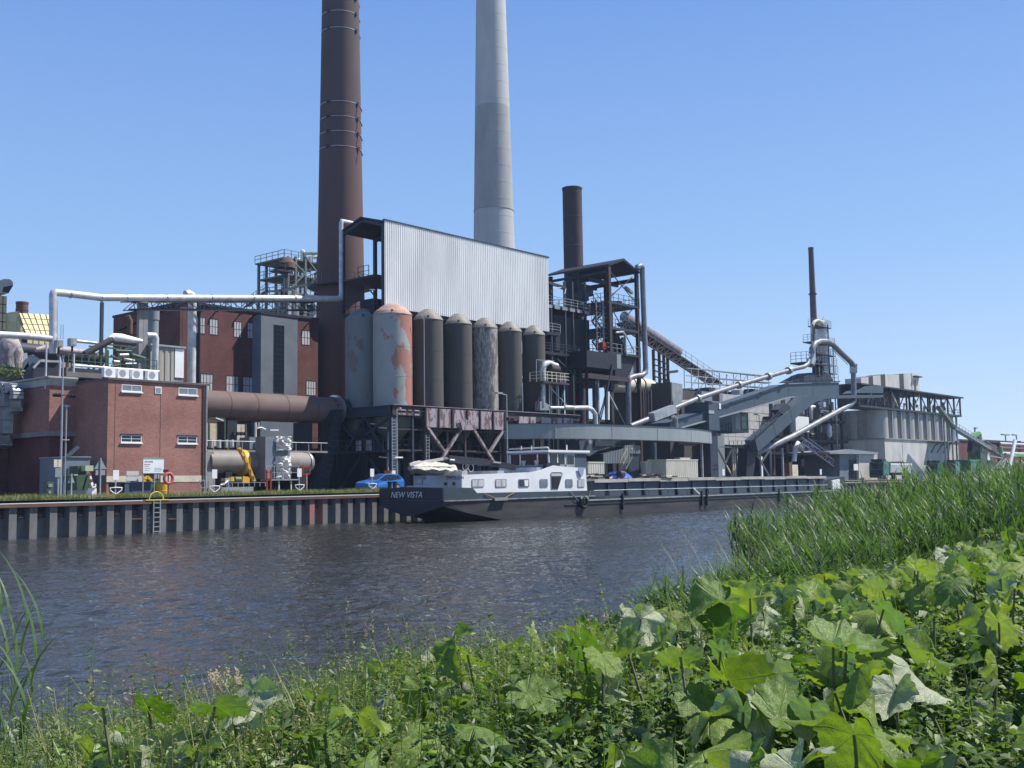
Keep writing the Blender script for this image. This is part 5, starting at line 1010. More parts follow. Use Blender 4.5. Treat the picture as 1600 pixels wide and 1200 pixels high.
part(MB().stair(P(974, 733, 8.4), P(984, 714, 8.4), .7, n=9), 'steps', cream, t)
for px in (945, 982): p = P(px, 740, 9.1); part(MB().box(p[0]-.08, 9.1, GZ, p[0]+.08, 9.3, z0-.002), 'leg', blk, t)
# beige containers
ribc = mat('cream_container', (.62, .59, .50), (.52, .49, .41), sc=.8, rough=.6, st=(1, 1, .4))
for (l, r, yt, yb, y, lab) in ((919, 945, 722, 752, 7, 'cream site container just behind the wheelhouse'), (1041, 1091, 718, 752, 6.5, 'cream site container with a shallow lamp on its roof, rightmost'), (1009, 1042, 721, 752, 8.5, 'shaded grey-beige container left of the lit cream one')):
    x0, x1, z0, z1 = RC(l, yt, r, yb, y); t = thing('site_container', lab, 'container', (x0, y, GZ), 'site containers on the quay yard'); part(MB().box(x0+.05, y+.06, GZ, x1-.05, y+2.6, z1-.05), 'body', ribc, t); part(MB().corr(x0, x1, GZ+.1, z1-.08, y+.055, .42, .04), 'ribbed_side', ribc, t); part(MB().box(x0-.02, y-.02, z1-.08, x1+.02, y+2.62, z1+.04), 'roof_rail', ribc, t)
    if l == 1041: part(MB().box(x0+3.2, y+.1, z1+.04, x0+5.4, y+.9, z1+.25), 'roof_lamp', offwhite, t)
# ---- diagonal box girder conveyor
YG = 9.
def gprism(par, name, m, y, d, pts): q = [P(a, b, y) for a, b in pts]; return part(MB().prism([(p[0], p[2]) for p in q], y, y+d), name, m, par)
DG = T('box_girder_conveyor', 'heavy blue-grey box girder rising diagonally then running level to the right', 'conveyor', 1150, 640, YG)
gprism(DG, 'girder_section', bluegrey, YG, 3, [(1048, 660), (1120, 638), (1120, 653), (1064, 668), (1046, 668)])
gprism(DG, 'girder_section', bluegrey, YG, 3, [(1120.4, 638), (1178, 619), (1178, 636), (1120.4, 653)])
gprism(DG, 'girder_section', bluegrey, YG, 3, [(1178.4, 619), (1232, 600), (1232, 620), (1178.4, 636)])
gprism(DG, 'girder_section', bluegrey, YG, 3, [(1232.4, 600), (1270, 598.5), (1270, 619), (1232.4, 620)])
gprism(DG, 'girder_section', bluegrey, YG, 3, [(1270.4, 598.5), (1311, 597.5), (1311, 618), (1270.4, 619)])
for pts in (((1120, 636.5), (1178, 617.5)), ((1178, 617.5), (1232, 598.5)), ((1232, 598.5), (1312, 596))): bm(DG, 'top_flange', dsteel, YG-.12, pts[0], pts[1], .18)
for pts in (((1064, 668.5), (1178, 637)), ((1178, 637), (1232, 621)), ((1232, 620.5), (1312, 618.5))): bm(DG, 'bottom_flange', galm, YG-.12, pts[0], pts[1], .16)
pb(DG, 'support_leg', bluegrey, 1107, 628, 1124, 672, YG-.5, 3.6); pb(DG, 'support_leg', dsteel, 1109, 672, 1122, 745, YG-.2, 2, GZ)
pb(DG, 'panel_plate', galv, 1107.5, 641, 1116, 646, YG-.55, .05); pb(DG, 'panel_plate', white, 1123.5, 630, 1126.5, 639, YG-.6, .05)
for px, w in ((1099.5, 2.2), (1225, 2)): p = P(px, 700, YG); part(MB().beam((p[0], YG+.3, GZ), (p[0], YG+.3, P(px, 690 if px < 1200 else 700, YG)[2]), .25), 'post', galv, DG)
part(MB().rail([P(1236, 597, YG), P(1310, 594.5, YG)], h=.9, step=2), 'railing', dsteel, DG)
stb('inclined_silver_pipe', dullalu, 'long silver pipe running diagonally up along the blue-grey girder', YG-.8, [(985, 666), (1030, 648), (1092, 622), (1150, 603), (1235, 578), (1256, 573), (1262, 569), (1264, 562)], 8.5, 16)
t = T('pipe_couplings', 'grey pipe couplings along the inclined silver pipe', 'coupling', 1092, 622, YG-.8, 10)
for (px, py) in ((1090, 622.8), (1154, 601.8), (1200, 588.3), (1232, 579)):
    a = P(px-1, py+.35, YG-.8); b = P(px+2, py-.7, YG-.8); part(MB().tube([a, b], rad(12, a), 16), 'coupling', galv, t)
solo(MB().beam(P(1018, 652, YG-1.1), P(1052, 639, YG-1.1), .9, 1.0), 'pipe_sleeve', galv, 'rectangular grey sleeve around the lower end of the inclined pipe', 'casing', loc=P(1018, 652, YG-1.1))
stb('short_elbow', dullalu, 'short silver elbow pipe dropping behind the curved gallery', YG-1.2, [(1046, 652), (1051, 651), (1055, 655), (1056, 668)], 7.5, 14)
# transfer station above the girder
TS = T('transfer_station', 'dark transfer station with platform on top of the level girder', 'tower', 1275, 590, YG+.5, 16)
gprism(TS, 'base_housing', dsteel, YG+.4, 2.5, [(1240, 597), (1262, 585), (1270, 582), (1278, 590), (1298, 585), (1302, 596)])
for px in (1273, 1278, 1284): p = P(px, 590, YG+.6); part(MB().beam((p[0], YG+.6, P(px, 596, YG)[2]), (p[0], YG+.6, P(px, 562, YG)[2]), .3), 'column', blk, TS)
a = P(1258, 565, YG); b = P(1290, 563, YG); part(MB().box(a[0], YG-.3, a[2]-.2, b[0], YG+2.4, a[2]), 'floor_deck', dsteel, TS); part(MB().rail([(a[0], YG+2.3, a[2]), (a[0], YG-.25, a[2]), (b[0], YG-.25, a[2]), (b[0], YG+2.3, a[2])], step=.9, h=1.5, rows=3), 'railing', dsteel, TS)
tb(TS, 'silencer', alu, YG-.6, [(1270, 566), (1270, 545)], 8, 16); tb(TS, 'cone', galv, YG-.6, [(1267, 571), (1270, 560)], 11, 16)
stb('arched_silver_pipe', dullalu, 'fat silver pipe arching from the transfer station down to the right', YG-.6, [(1269, 552), (1269, 545), (1273, 537), (1281, 533.5), (1292, 533.5), (1300, 537), (1314, 551), (1330, 566), (1333.5, 572), (1333.5, 580)], 9, 18)
solo(MB().tube([P(1313.5, 1, 9)[:1]+(YG-.6, 0) if False else P(1333.5, 569, YG-.6), P(1333.5, 583, YG-.6)], rad(12.5, P(1333, 575, YG)), 4), 'square_collar', galv, 'square collar box on the arched pipe', 'casing', loc=P(1333, 575, YG))
stb('lower_silver_pipe', dullalu, 'silver pipe running from the square collar down and back left', YG-.7, [(1333.5, 583), (1334, 616), (1334, 626), (1329, 632), (1320, 637), (1236, 683), (1180, 709)], 8, 16)
bm(TS, 'pipe_ladder', galv, YG-.4, (1300, 545), (1325, 570), .08)
# slender stack & white silo tower
y4 = 22.; (za, xa, ra), (zb, xb, rb) = taper([(389, 1262, 1270), (490, 1266, 1276)], y4)
C4 = thing('chimney', 'very slender dark steel stack above the white dust silo', 'chimney', (xb, y4, GZ)); part(MB().rev(xb, y4, [(rb*1.25, GZ), (rb, zb), (ra, za), (ra*1.08, za), (ra*1.08, za+.3), (ra*.8, za+.3), (ra*.8, za-1)], 24), 'shaft', mat('stack_maroon', (.10, .075, .085), (.08, .06, .07), rough=.7), C4)
p = P(1268, 459, y4); part(MB().rev(xb, y4, [(rb, p[2]-.1), (rb+.15, p[2]-.1), (rb+.15, p[2]+.1), (rb, p[2]+.1)], 24), 'flange', blk, C4)
WS = T('dust_silo_tower', 'white dust silo with platforms and pipes in front of the slender stack', 'tower', 1284, 560, y4-3)
def cyl(par, name, m, y, pxc, wpx, pyt, pyb, n=28, capr_=None):
    a = P(pxc, pyt, y); b = P(pxc, pyb, y); r = rad(wpx, a); pr_ = [(r, b[2]), (r, a[2])]+([(capr_*r, a[2]+r*.45)] if capr_ is not None else [(r*.05, a[2]+.02)]); return part(MB().rev(a[0], y, pr_, n), name, m, par)
cyl(WS, 'silo_shell', white, y4-3, 1284, 20, 510, 535); cyl(WS, 'silo_shell', offwhite, y4-3, 1285, 17, 535, 560); cyl(WS, 'silo_shell', galv, y4-3, 1287, 16, 560, 640); cyl(WS, 'dome', cream, y4-3, 1283, 14, 503, 509, 24, .3)
for py, l, r in ((508, 1273, 1297), (533, 1265, 1303), (552, 1276, 1304), (567, 1280, 1306), (580, 1282, 1308)):
    a = P(l+3, py, y4-4.2); b = P(r, py, y4-4.2); part(MB().box(a[0], y4-4.4, a[2]-.15, b[0], y4-2.6, a[2]), 'floor_deck', dsteel if py < 560 else galv, WS); part(MB().rail([(a[0], y4-2.7, a[2]), (a[0], y4-4.35, a[2]), (b[0], y4-4.35, a[2]), (b[0], y4-2.7, a[2])], step=1, h=1.2, rows=3), 'railing', galv, WS)
tb(WS, 'intake_pipe', cream, y4-4.2, [(1269, 535), (1269, 510), (1272, 503), (1278, 500), (1283, 503), (1286, 507)], 5, 12)
for px in (1274, 1297, 1304): p = P(px, 600, y4-5); part(MB().beam((p[0], y4-5, GZ), (p[0], y4-5, P(px, 533 if px > 1300 else 508, y4-5)[2]), .18), 'column', dsteel if px < 1300 else galv, WS)
for a, b in (((1275, 498), (1276, 503)), ((1283, 502), (1287, 495)), ((1292, 500), (1293, 508))): bm(WS, 'antenna', galv, y4-4, a, b, .08)
# second, steeper girder and its delivery end
t = T('steep_conveyor', 'blue-grey enclosed conveyor descending steeply left from under the level girder', 'conveyor', 1230, 660, 8.0)
for a, b in (((1174, 697), (1202, 673)), ((1202.5, 672.5), (1228, 650)), ((1228.5, 649.5), (1252, 628))): part(MB().beam(P(a[0], a[1], 8), P(b[0], b[1], 8), 1.6, 1.75), 'gallery_section', bluegrey, t)
gprism(t, 'head_section', bluegrey, 7.6, 2, [(1246, 634), (1256, 621), (1264, 618), (1380, 617), (1380, 621), (1290, 623), (1275, 628), (1256, 642)])
for a, b in (((1172, 690), (1222, 643)), ((1172, 686), (1222, 639))): bm(t, 'handrail', dsteel, 7, a, b, .09)
for k in range(7): f = k/6; bm(t, 'rail_post', dsteel, 7, (1172+50*f, 686-47*f), (1172+50*f, 691-47*f), .08)
gprism(t, 'drive_box', dsteel, 7.4, 1.2, [(1216, 640), (1228, 630), (1236, 636), (1224, 648)])
gprism(t, 'counterweight', blk, 8.1, 1.4, [(1168, 700), (1178, 693), (1182, 704), (1177, 745), (1166, 745)])
part(MB().rail([P(1140, 702, 7.5), P(1172, 701, 7.5)], step=1), 'railing', dsteel, t)
# white corrugated stub conveyors at far right of girder
HP = T('hopper_box', 'blue-grey trapezoid hopper box tucked under the long roof', 'hopper', 1360, 605, 11, 14); gprism(HP, 'casing', bluegrey, 11, 2.5, [(1338, 614), (1354, 603), (1380, 603), (1380, 614)])
# conveyor bridge down from the canopy tower
YB_ = 27.
CB = T('conveyor_bridge', 'rusty lattice conveyor bridge sloping down right from the canopy tower', 'conveyor', 1040, 540, YB_, 18)
for dy in (0, 2.2): part(MB().truss(P(972, 497, YB_+dy), P(1125, 597, YB_+dy), P(972, 512, YB_+dy), P(1108, 601, YB_+dy), 22, .16), 'side_truss', rustdark, CB)
part(MB().beam(P(972, 505, YB_+1), P(1120, 600, YB_+1), 2.0, .3), 'belt_deck', blk, CB); part(MB().rail([P(972, 496, YB_), P(1125, 596, YB_)], h=1.2, step=1.8), 'railing', galv, CB)
part(MB().tube([P(975, 494, YB_+1), P(1060, 550, YB_+1)], .8, 10), 'belt_cover', mat('lilac_cover', (.30, .28, .34), (.2, .18, .2), sc=2), CB)
for px in (1021, 1030, 1037, 1043): p = P(px, 560, YB_+.6); part(MB().beam((p[0], YB_+.6, GZ), (p[0], YB_+.6, P(px, 545, YB_)[2]), .35), 'trestle_column', rustdark, CB)
for k in range(5): bm(CB, 'trestle_brace', blk, YB_+.4, (1021, 560+9*k), (1043, 569+9*k), .15)
bm(CB, 'pipe_stub', rustdark, YB_, (1043, 582), (1058, 580), .4)
# scaffolded roof
SC = T('scaffolding', 'pale tube scaffolding with plank decks on the roofs below the conveyor bridge', 'scaffolding', 1140, 600, 24, 12)
for dy in (0, 1.6, 3.2):
    for k in range(13): px = 1070+k*11; a = P(px, 616, 24+dy); b = P(px, 577+k*1.2+RNG.uniform(-2, 3), 24+dy); part(MB().beam((a[0], 24+dy, a[2]), (a[0], 24+dy, b[2]), .1), 'upright', galv, SC)
for py0, py1, m_ in ((575, 588, cream), (587, 598, cream), (597, 606, galv)):
    for dy in (0, 1.6, 3.2): part(MB().beam(P(1072, py0, 24+dy), P(1205, py1, 24+dy), .12), 'ledger', galv, SC)
    part(MB().beam(P(1085, py0+1, 25), P(1200, py1+1, 25), .9, .08), 'plank_deck', mat('weathered_plank', (.36, .31, .25), (.22, .2, .17), sc=3), SC)
for k in range(8): px = 1078+k*15; bm(SC, 'diagonal', galv, 23.9, (px, 608), (px+14, 586), .08)
t = T('roof_machinery', 'dark machinery boxes and fans on the roof under the scaffolding', 'machine', 1130, 608, 22, 12)
for k in range(14): px = 1070+k*9.5; w = RNG.uniform(3, 7); h = RNG.uniform(4, 11); pb(t, 'machine_box', [dsteel, galv, blk, rustdark][k % 4], px, 616-h, px+w, 616, 22+RNG.uniform(0, 3), 1.5)
# big grey bin with silver chute, side shade and front light put into colours
BX = T('grey_bin', 'large grey steel bin, side coloured dark as shade and folded face bright as lit', 'bin', 1030, 630, 15)
c = P(1048, 597, 15); bk = PX(1000, 600, c[0]); part(MB().prismx([(15, c[2]), (bk[1]+6, c[2]), (bk[1]+6, P(1048, 665, 15)[2]), (15, P(1048, 665, 15)[2])], c[0], c[0]+.3), 'side_wall', silodark, BX)
q = [P(*a, 14.98) for a in ((1048, 597), (1064.5, 600), (1065, 622), (1060, 641), (1053, 641), (1048.5, 622))]; part(MB().prism([(p[0]+.31, p[2]) for p in q], 15, 22), 'lit_chute', galv, BX)
part(MB().box(c[0]+.1, 15.4, GZ, c[0]+2.4, 21, P(1048, 640, 15)[2]), 'lower_casing', silodark, BX)
for k in range(2): part(MB().tube([(c[0]+.5+k*.7, 16, c[2]), (c[0]+.5+k*.7, 16, c[2]+.5)], .12, 8), 'vent', blk, BX)
for (x, col_) in ((1000, rustdark), (1005, rust), (1008, rustdark), (1012, dsteel), (1017, rust)): bm(BX, 'vertical_pipe', col_, 14.4, (x, 608), (x+1, 655), .14)
t = T('low_plant_house', 'dark flat house with a pale right face below the scaffolding', 'building', 1090, 620, 20)
x0, x1, z0, z1 = RC(1064, 609, 1096, 660, 20); part(MB().box(x0, 20, GZ, x1, 26, z1), 'body', silodark, t); x0, x1, z0, z1 = RC(1096, 611, 1130, 660, 19); part(MB().box(x0, 19, GZ, x1, 26, z1), 'pale_part', greypaint, t); gprism(t, 'lean_roof', mat('buff_roof', (.42, .35, .27), (.3, .26, .22), sc=1), 17, 2.9, [(1062, 636), (1085, 624), (1096, 624), (1070, 636)])
# pale panelled wall with cabin
PWl = T('panelled_building', 'pale grey building clad in large panels behind the diagonal girder', 'building', 1150, 660, 19)
x0, x1, z0, z1 = RC(1100, 612, 1203, 694, 19); part(MB().box(x0, 19.12, z0, x1-.05, 27, z1-.05), 'core', greypaint, PWl)
pm_ = mat('stone_panel', (.52, .52, .51), (.43, .44, .44), sc=1.3, rough=.7, grain=.05); nx, nz = 9, 6
pan = MB().box(0, 0, 0, 1, .1, 1); pme = mesh(pan, 'wall_panel'); pme.materials.append(pm_)
dx, dz = (x1-x0)/nx, (z1-z0)/nz
for i in range(nx):
    for j in range(nz): piece(pme, 'wall_panel', PWl, (x0+i*dx+.03, 19+.015*((i*3+j*5) % 4), z0+j*dz+.03), scale=(dx-.06, 1, dz-.06))
part(MB().box(x1-.1, 18.9, z0-4, x1+.1, 19.1, z1+.3), 'corner_trim', dsteel, PWl)
part(MB().box(x0, 21, GZ, x1, 27, z0-.01), 'undercroft_shade', blk, PWl)  # black block stands in for the shaded void between the legs
for px, w in ((1129, .3), (1153, .3), (1178, .3), (1203, .35)): p = P(px, 720, 19.2); part(MB().box(p[0]-w/2, 19.2, GZ, p[0]+w/2, 19.5, z0-.01), 'column', galv if px < 1160 else dsteel, PWl)
for a, b in (((1122, 702), (1144, 745)), ((1143, 703), (1133, 724)), ((1147, 703), (1163, 723)), ((1163, 723), (1153, 745)), ((1182, 709), (1202, 744)), ((1202, 704), (1190, 722))): bm(PWl, 'brace', cream, 12.4, a, b, .2)
for px in (1146, 1149, 1189, 1205): p = P(px, 720, 12.4); part(MB().beam((p[0], 12.5, GZ), (p[0], 12.5, P(px, 699, 12.4)[2]), .2), 'post', cream if px < 1150 else galv, PWl)
bm(PWl, 'tube_lamp', white, 12.3, (1124, 698), (1143, 699), .14)
CBn = T('control_cabin', 'grey control cabin with green tinted window hanging at the panelled wall', 'cabin', 1157, 660, 13, 9)
x0, x1, z0, z1 = RC(1143, 643, 1157, 675, 13); xg = P(1169.5, 660, 13)[0]; part(MB().box(x0, 13, z0, xg, 16.5, z1), 'body', greypaint, CBn); part(MB().box(x0+.9, 12.95, z0+.4, x1-.2, 12.995, z1-.2), 'door', galv, CBn)
wg = RC(1157.5, 645, 1168.5, 671, 13); window(CBn, wg[0], wg[1], wg[2], wg[3], 13, 1, 2, dsteel, glassg, bar=.12)
a = P(1124, 672, 13); part(MB().box(a[0], 13, a[2]-.35, x0, 14.5, a[2]), 'gangway', dsteel, CBn); part(MB().rail([(a[0], 13.05, a[2]), (x0, 13.05, a[2])], step=.9), 'gangway_railing', dsteel, CBn)
pb(CBn, 'switch_box', galv, 1126, 649, 1134, 670, 15, .3); pb(CBn, 'switch_box', offwhite, 1137, 645, 1141, 668, 15, .3)
lamp(1186, 649, 700, 12, 'lamp post in front of the pale panelled building', -.9)
# striped building behind (white/brown vertical stripes)
t = T('striped_hall', 'hall with grey-white and brown vertical stripes glimpsed under the level girder', 'building', 1230, 640, 34)
for i, (l, r, m_) in enumerate(((1203, 1207, rustdark), (1207, 1221, greypaint), (1221, 1226, rustdark), (1226, 1239, greypaint), (1239, 1244, rustdark), (1244, 1262, greypaint), (1262, 1266, rustdark), (1266, 1300, greypaint))):
    x0, x1, z0, z1 = RC(l, 617, r, 700, 34); part(MB().box(x0, 34, GZ, x1, 36, z1), 'facade_stripe', m_, t)
# pipe and machinery tangle under the conveyors
TG = T('process_plant', 'tangle of dark process steelwork, pipes and vessels below the conveyors', 'machinery', 1250, 690, 20)
for k in range(46):
    px = RNG.uniform(1205, 1318); py = RNG.uniform(630, 738); y = RNG.uniform(16, 26); p = P(px, py, y); s = RNG.uniform(.5, 1.8); m_ = [dsteel, blk, rustdark, galv, greypaint, rust, alu][RNG.integers(0, 7)]
    if k % 3 == 0: part(MB().box(p[0]-s/2, y, p[2]-s/2, p[0]+s/2, y+1, p[2]+s*.4), 'equipment_box', m_, TG)
    elif k % 3 == 1: part(MB().tube([(p[0], y, p[2]-1.5), (p[0], y, p[2]+1), (p[0]+.4, y, p[2]+1.5), (p[0]+RNG.uniform(1, 4), y, p[2]+1.5)], RNG.uniform(.08, .3), 8), 'process_pipe', m_, TG)
    else: part(MB().rev(p[0], y, [(.1, p[2]-1.4), (s*.5, p[2]-.9), (s*.5, p[2]+.8), (.1, p[2]+1.2)], 14), 'process_vessel', m_, TG)
for py, l, r in ((650, 1210, 1320), (684, 1205, 1325), (706, 1205, 1330)): a = P(l, py, 17); b = P(r, py, 17); part(MB().box(a[0], 17, a[2]-.4, b[0], 26, a[2]), 'floor_deck', blk, TG); part(MB().rail([(a[0], 17.05, a[2]), (b[0], 17.05, a[2])], step=1.4), 'railing', rustdark, TG)
for px in (1208, 1228, 1245, 1262, 1281, 1300, 1316): a = P(px, 700, 17.2); part(MB().beam((a[0], 17.2, GZ), (a[0], 17.2, P(px, 632, 17)[2]), .35), 'column', dsteel, TG)
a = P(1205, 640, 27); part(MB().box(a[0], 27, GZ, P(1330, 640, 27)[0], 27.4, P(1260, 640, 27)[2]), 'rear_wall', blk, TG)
pb(TG, 'white_tank', white, 1243, 650, 1264, 674, 15.5, 2); pb(TG, 'lit_box', cream, 1237, 726, 1247, 745, 10, 1, GZ); pb(TG, 'red_box', rust, 1233, 722, 1238, 745, 10, 1, GZ)
tb(TG, 'white_cyclone', white, 14.5, [(1241, 721), (1243, 700), (1247, 693), (1252, 700)], 7, 12); tb(TG, 'white_cyclone', offwhite, 14.5, [(1253, 706), (1256, 690)], 6, 12)
p0 = P(1252, 685, 12); p1 = P(1318, 735, 12); t = thing('discharge_conveyor', 'pale lilac lattice conveyor descending right to the yard', 'conveyor', (p0[0], 12, GZ))
part(MB().truss(P(1252, 683, 12), P(1320, 731, 12), P(1252, 692, 12), P(1314, 737, 12), 12, .14), 'side_truss', mat('lilac_steel', (.50, .48, .56), (.35, .33, .4), sc=2), t); part(MB().beam(P(1252, 688, 12.6), P(1318, 735, 12.6), 1.0, .15), 'belt', blk, t); part(MB().beam(P(1260, 684, 13.6), P(1330, 735, 13.6), .5, .3), 'side_rail', dsteel, t)
# ---- silo block at right
SBx = P(1382, 686, 12)[0]; SB2 = P(1497, 690, 12)[0]; zb_ = P(1382, 686, 12)[2]; SBk = PX(1310, 690, SBx)[1]
SB = thing('silo_building', 'pale concrete base building with a row of clustered grey silos and roof gallery', 'building', (SBx, 12, GZ))
part(MB().box(SBx, 12, GZ, SB2, SBk, zb_), 'base_wall', offwhite, SB)
for px in (1410, 1449, 1470): x = P(px, 700, 12)[0]; part(MB().box(x-.04, 11.96, GZ, x+.04, 11.998, zb_-.05), 'wall_joint', concd, SB)
part(MB().box(SBx-.2, 11.8, zb_+.003, SB2+.2, SBk, zb_+.2), 'ledge', concd, SB)
zt_ = P(1382, 641, 13.5)[2]
fx = [P(px, 680, 13.2)[0] for px in (1362, 1387, 1401, 1414, 1427, 1440, 1452, 1465, 1478, 1490)]
sil = mat('silo_concrete', (.40, .395, .37), (.31, .31, .295), sc=.5, rough=.85, st=(1, 1, .25), grain=.05)
part(MB().box(SBx, 14, zb_+.2, SB2-1, SBk-1, zt_-.1), 'silo_core', concd, SB)
xx = SBx+1.0; pitch_ = (SB2-1.5-SBx)/8.6
for k in range(9):
    r = pitch_*.5; part(MB().rev(SBx+r*.9+k*pitch_, 14.2, [(r*1.0, zb_+.2), (r*1.0, zt_)], 32), 'silo_cell', sil, SB)
    xf = SBx+k*pitch_-.02*pitch_; part(MB().ibeam((xf+pitch_*.95, 12.1, zb_+.2), (xf+pitch_*.95, 12.1, zt_+.2), .3, .35, .07), 'frame_column', galv, SB)
for k in range(2): part(MB().rev(SBx+2.2, 17.5+k*4.2, [(2.3, zb_+.2), (2.3, zt_)], 32), 'silo_cell', sil, SB)
# roof gallery
zg0 = zt_; zg1 = P(1382, 606, 12)[2]; GX0 = P(1338, 600, 12)[0]; GX1 = P(1498, 615, 12)[0]
zg1 = P(1390, 608, 12)[2]
part(MB().box(GX0, 11.6, zg0-.1, GX1, 15.5, zg0+.25), 'gallery_floor', dsteel, SB); part(MB().box(GX0, 11.2, zg1, GX1+.4, 16, zg1+.25), 'gallery_roof', dsteel, SB)
ng = 14
for k in range(ng+1):
    x = GX0+(GX1-.2-GX0)*k/ng; part(MB().beam((x, 11.8, zg0+.25), (x, 11.8, zg1), .28), 'gallery_post', rustdark, SB)
    if k < ng: x2 = GX0+(GX1-.2-GX0)*(k+1)/ng; a, b = ((x, zg0+.3), (x2, zg1-.1)) if k % 2 else ((x, zg1-.1), (x2, zg0+.3)); part(MB().beam((a[0], 11.9, a[1]), (b[0], 11.9, b[1]), .16), 'gallery_diagonal', cream if k % 3 == 1 else rustdark, SB)
    if k % 3 == 0: part(MB().beam((x, 15.3, zg0+.25), (x, 15.3, zg1), .3), 'gallery_post', dsteel, SB)
part(MB().rail([(GX0, 11.75, zg0+.25), (GX1, 11.75, zg0+.25), (GX1, 15.3, zg0+.25)], step=1.8), 'gallery_railing', rustdark, SB)
part(MB().box(GX0, 14.8, zg0+.2, GX0+(GX1-GX0)*.5, 15.4, zg1), 'gallery_rear_panel', dsteel, SB)
for k in range(9): x = GX0+(GX1-GX0)*(k+.5)/10; part(MB().tube([(x, 12.8, zg0+.4), (x+.8, 13, zg0+1.0+RNG.uniform(0, 1.5)), (x+2, 13, zg0+1.2)], RNG.uniform(.1, .3), 8), 'gallery_pipe', [cream, galv, rustdark][k % 3], SB)
# headhouse
hh0, hh1, _, hz = RC(1383, 585, 1424, 600, 17); xr_ = P(1435, 590, 17)[0]; zR = P(1424, 583, 17)[2]; x_ = [P(px, 590, 17)[0] for px in (1345, 1357, 1364, 1376, 1383, 1405, 1412, 1424)]
part(MB().box(x_[2], 17.1, zg1, x_[7], 19.9, zR-3.2), 'headhouse_core', ycut, SB)
for i in range(7): part(MB().prism([(x_[i]+.02, zg1+.26), (x_[i+1]-.02, zg1+.26), (x_[i+1]-.02, zR-(7-i-1)*.35), (x_[i]+.02, zR-(7-i)*.35)], 17, 20), 'headhouse_panel', rustdark if i in (1, 3, 5) else offwhite, SB)
part(MB().box(x_[7]-.02, 16.9, zg1+.26, xr_, 19.5, zR-.05), 'headhouse_end', cream, SB); window(SB, x_[7]+.9, x_[7]+2.0, zR-3.4, zR-1.3, 16.9, 1, 2, dsteel, glass, bar=.12); part(MB().box(x_[7]+.5, 16.2, zR-.7, xr_+.1, 16.88, zR-.5), 'door_canopy', dsteel, SB)
# small wall canopies on the base
for k in range(3): x = P(1462+k*9.5, 692, 11)[0]; part(MB().tube([(x, 11.96, zb_-2.2), (x+.1, 11.3, zb_-1), (x+.7, 10.6, zb_-.2)], .09, 6), 'canopy_bracket', dsteel, SB)
a = P(1458, 690, 11); b = P(1494, 691, 11); part(MB().box(a[0], 10.2, zb_-.25, b[0], 11.95, zb_-.1), 'wall_canopy', dsteel, SB)
# external stair and inclined belt to the right
EB = T('inclined_belt', 'pale green enclosed belt and walkway sloping down from the silo gallery to the excavator', 'conveyor', 1500, 670, 8)
part(MB().beam(P(1466, 636, 8), P(1490, 668, 8), .8, .5), 'upper_belt', gs, EB); part(MB().beam(P(1490, 668, 8), P(1545, 701, 8), 1.0, .6), 'lower_belt', galv, EB); part(MB().beam(P(1545, 701, 8), P(1568, 715, 8), .8, .5), 'lower_belt', gs, EB)
part(MB().rail([P(1490, 667, 7.4), P(1560, 708, 7.4)], step=1.6), 'railing', galv, EB)
for px in (1476, 1481, 1488, 1494): p = P(px, 690, 8.2); part(MB().beam((p[0], 8.2, GZ), (p[0], 8.2, P(px, 655 if px < 1485 else 668, 8)[2]), .22), 'column', gs if px < 1490 else dsteel, EB)
p = P(1489, 668, 8.3); part(MB().tube([(p[0]+.4, 8.4, zb_), (p[0]+.4, 8.4, p[2])], .45, 12), 'white_tube', white, EB)
for a, b in (((1546, 712), (1566, 716)), ((1555, 740), (1566, 717)), ((1562, 740), (1573, 717)), ((1549, 735), (1556, 727)), ((1555, 731), (1575, 731)), ((1556, 729), (1567, 716)), ((1560, 730), (1572, 716))): bm(EB, 'lattice_bar', lgreen if a[0] == 1555 else galv, 7.5, a, b, .2)
tb(EB, 'pulley', galv, 7.4, [(1571, 709), (1585, 713)], 4); bm(EB, 'green_boom', lgreen, 7.6, (1582, 711), (1640, 713), .6); bm(EB, 'green_drum', lgreen, 7.4, (1564, 698), (1565, 708), .5)
# low annex left of the base
AN = T('low_annex', 'low grey annex with sloping roof and open dark door beside the silo base', 'building', 1345, 720, 10.5)
gprism(AN, 'wall', offwhite, 10.5, 6, [(1342, 710), (1371, 710), (1371, 752), (1342, 752)]); gprism(AN, 'roof', greypaint, 9.9, 7, [(1296, 706), (1330, 702), (1372, 707), (1372, 709.5), (1340, 709.5), (1297, 709)]); gprism(AN, 'side_wall', greywall, 11, 6, [(1312, 709.5), (1341, 709.5), (1341, 752), (1312, 752)]); pb(AN, 'dark_door', blk, 1327, 718, 1341, 752, 10.9, .08, GZ); pb(AN, 'notice_board', white, 1334, 725, 1341, 735, 10.4, .08)
# far red-brown plant hall on the right
FR = T('brick_works_hall', 'long dark red brick works hall on the horizon at the right', 'building', 1550, 710, 16)
x0 = P(1490, 700, 16)[0]; zt2_ = P(1520, 690, 16)[2]; part(MB().box(x0, 16, GZ, x0+170, 30, zt2_), 'wall', brickd, FR); part(MB().box(x0-.3, 15.8, zt2_+.003, x0+170, 30.2, zt2_+.4), 'roof_edge', rustdark, FR)
for k in range(12): x = x0+6+k*7; part(MB().box(x, 15.9, zt2_-4.6, x+3.5, 15.98, zt2_-3.9), 'window_band', greypaint, FR)
t = T('pipe_bridge', 'maroon pipe bridge with bright pipes in front of the right brick hall', 'pipe bridge', 1580, 700, 12)
for py in (693, 700, 708): a = P(1562, py, 12); part(MB().tube([(a[0], 12, a[2]), (a[0]+60, 12, a[2])], .3, 8), 'pipe', alu if py != 700 else rust, t)
for px in (1562, 1595): a = P(px, 689, 12); part(MB().beam((a[0], 12.3, GZ), (a[0], 12.3, a[2]), .6), 'column', redp if px == 1595 else rustdark, t)
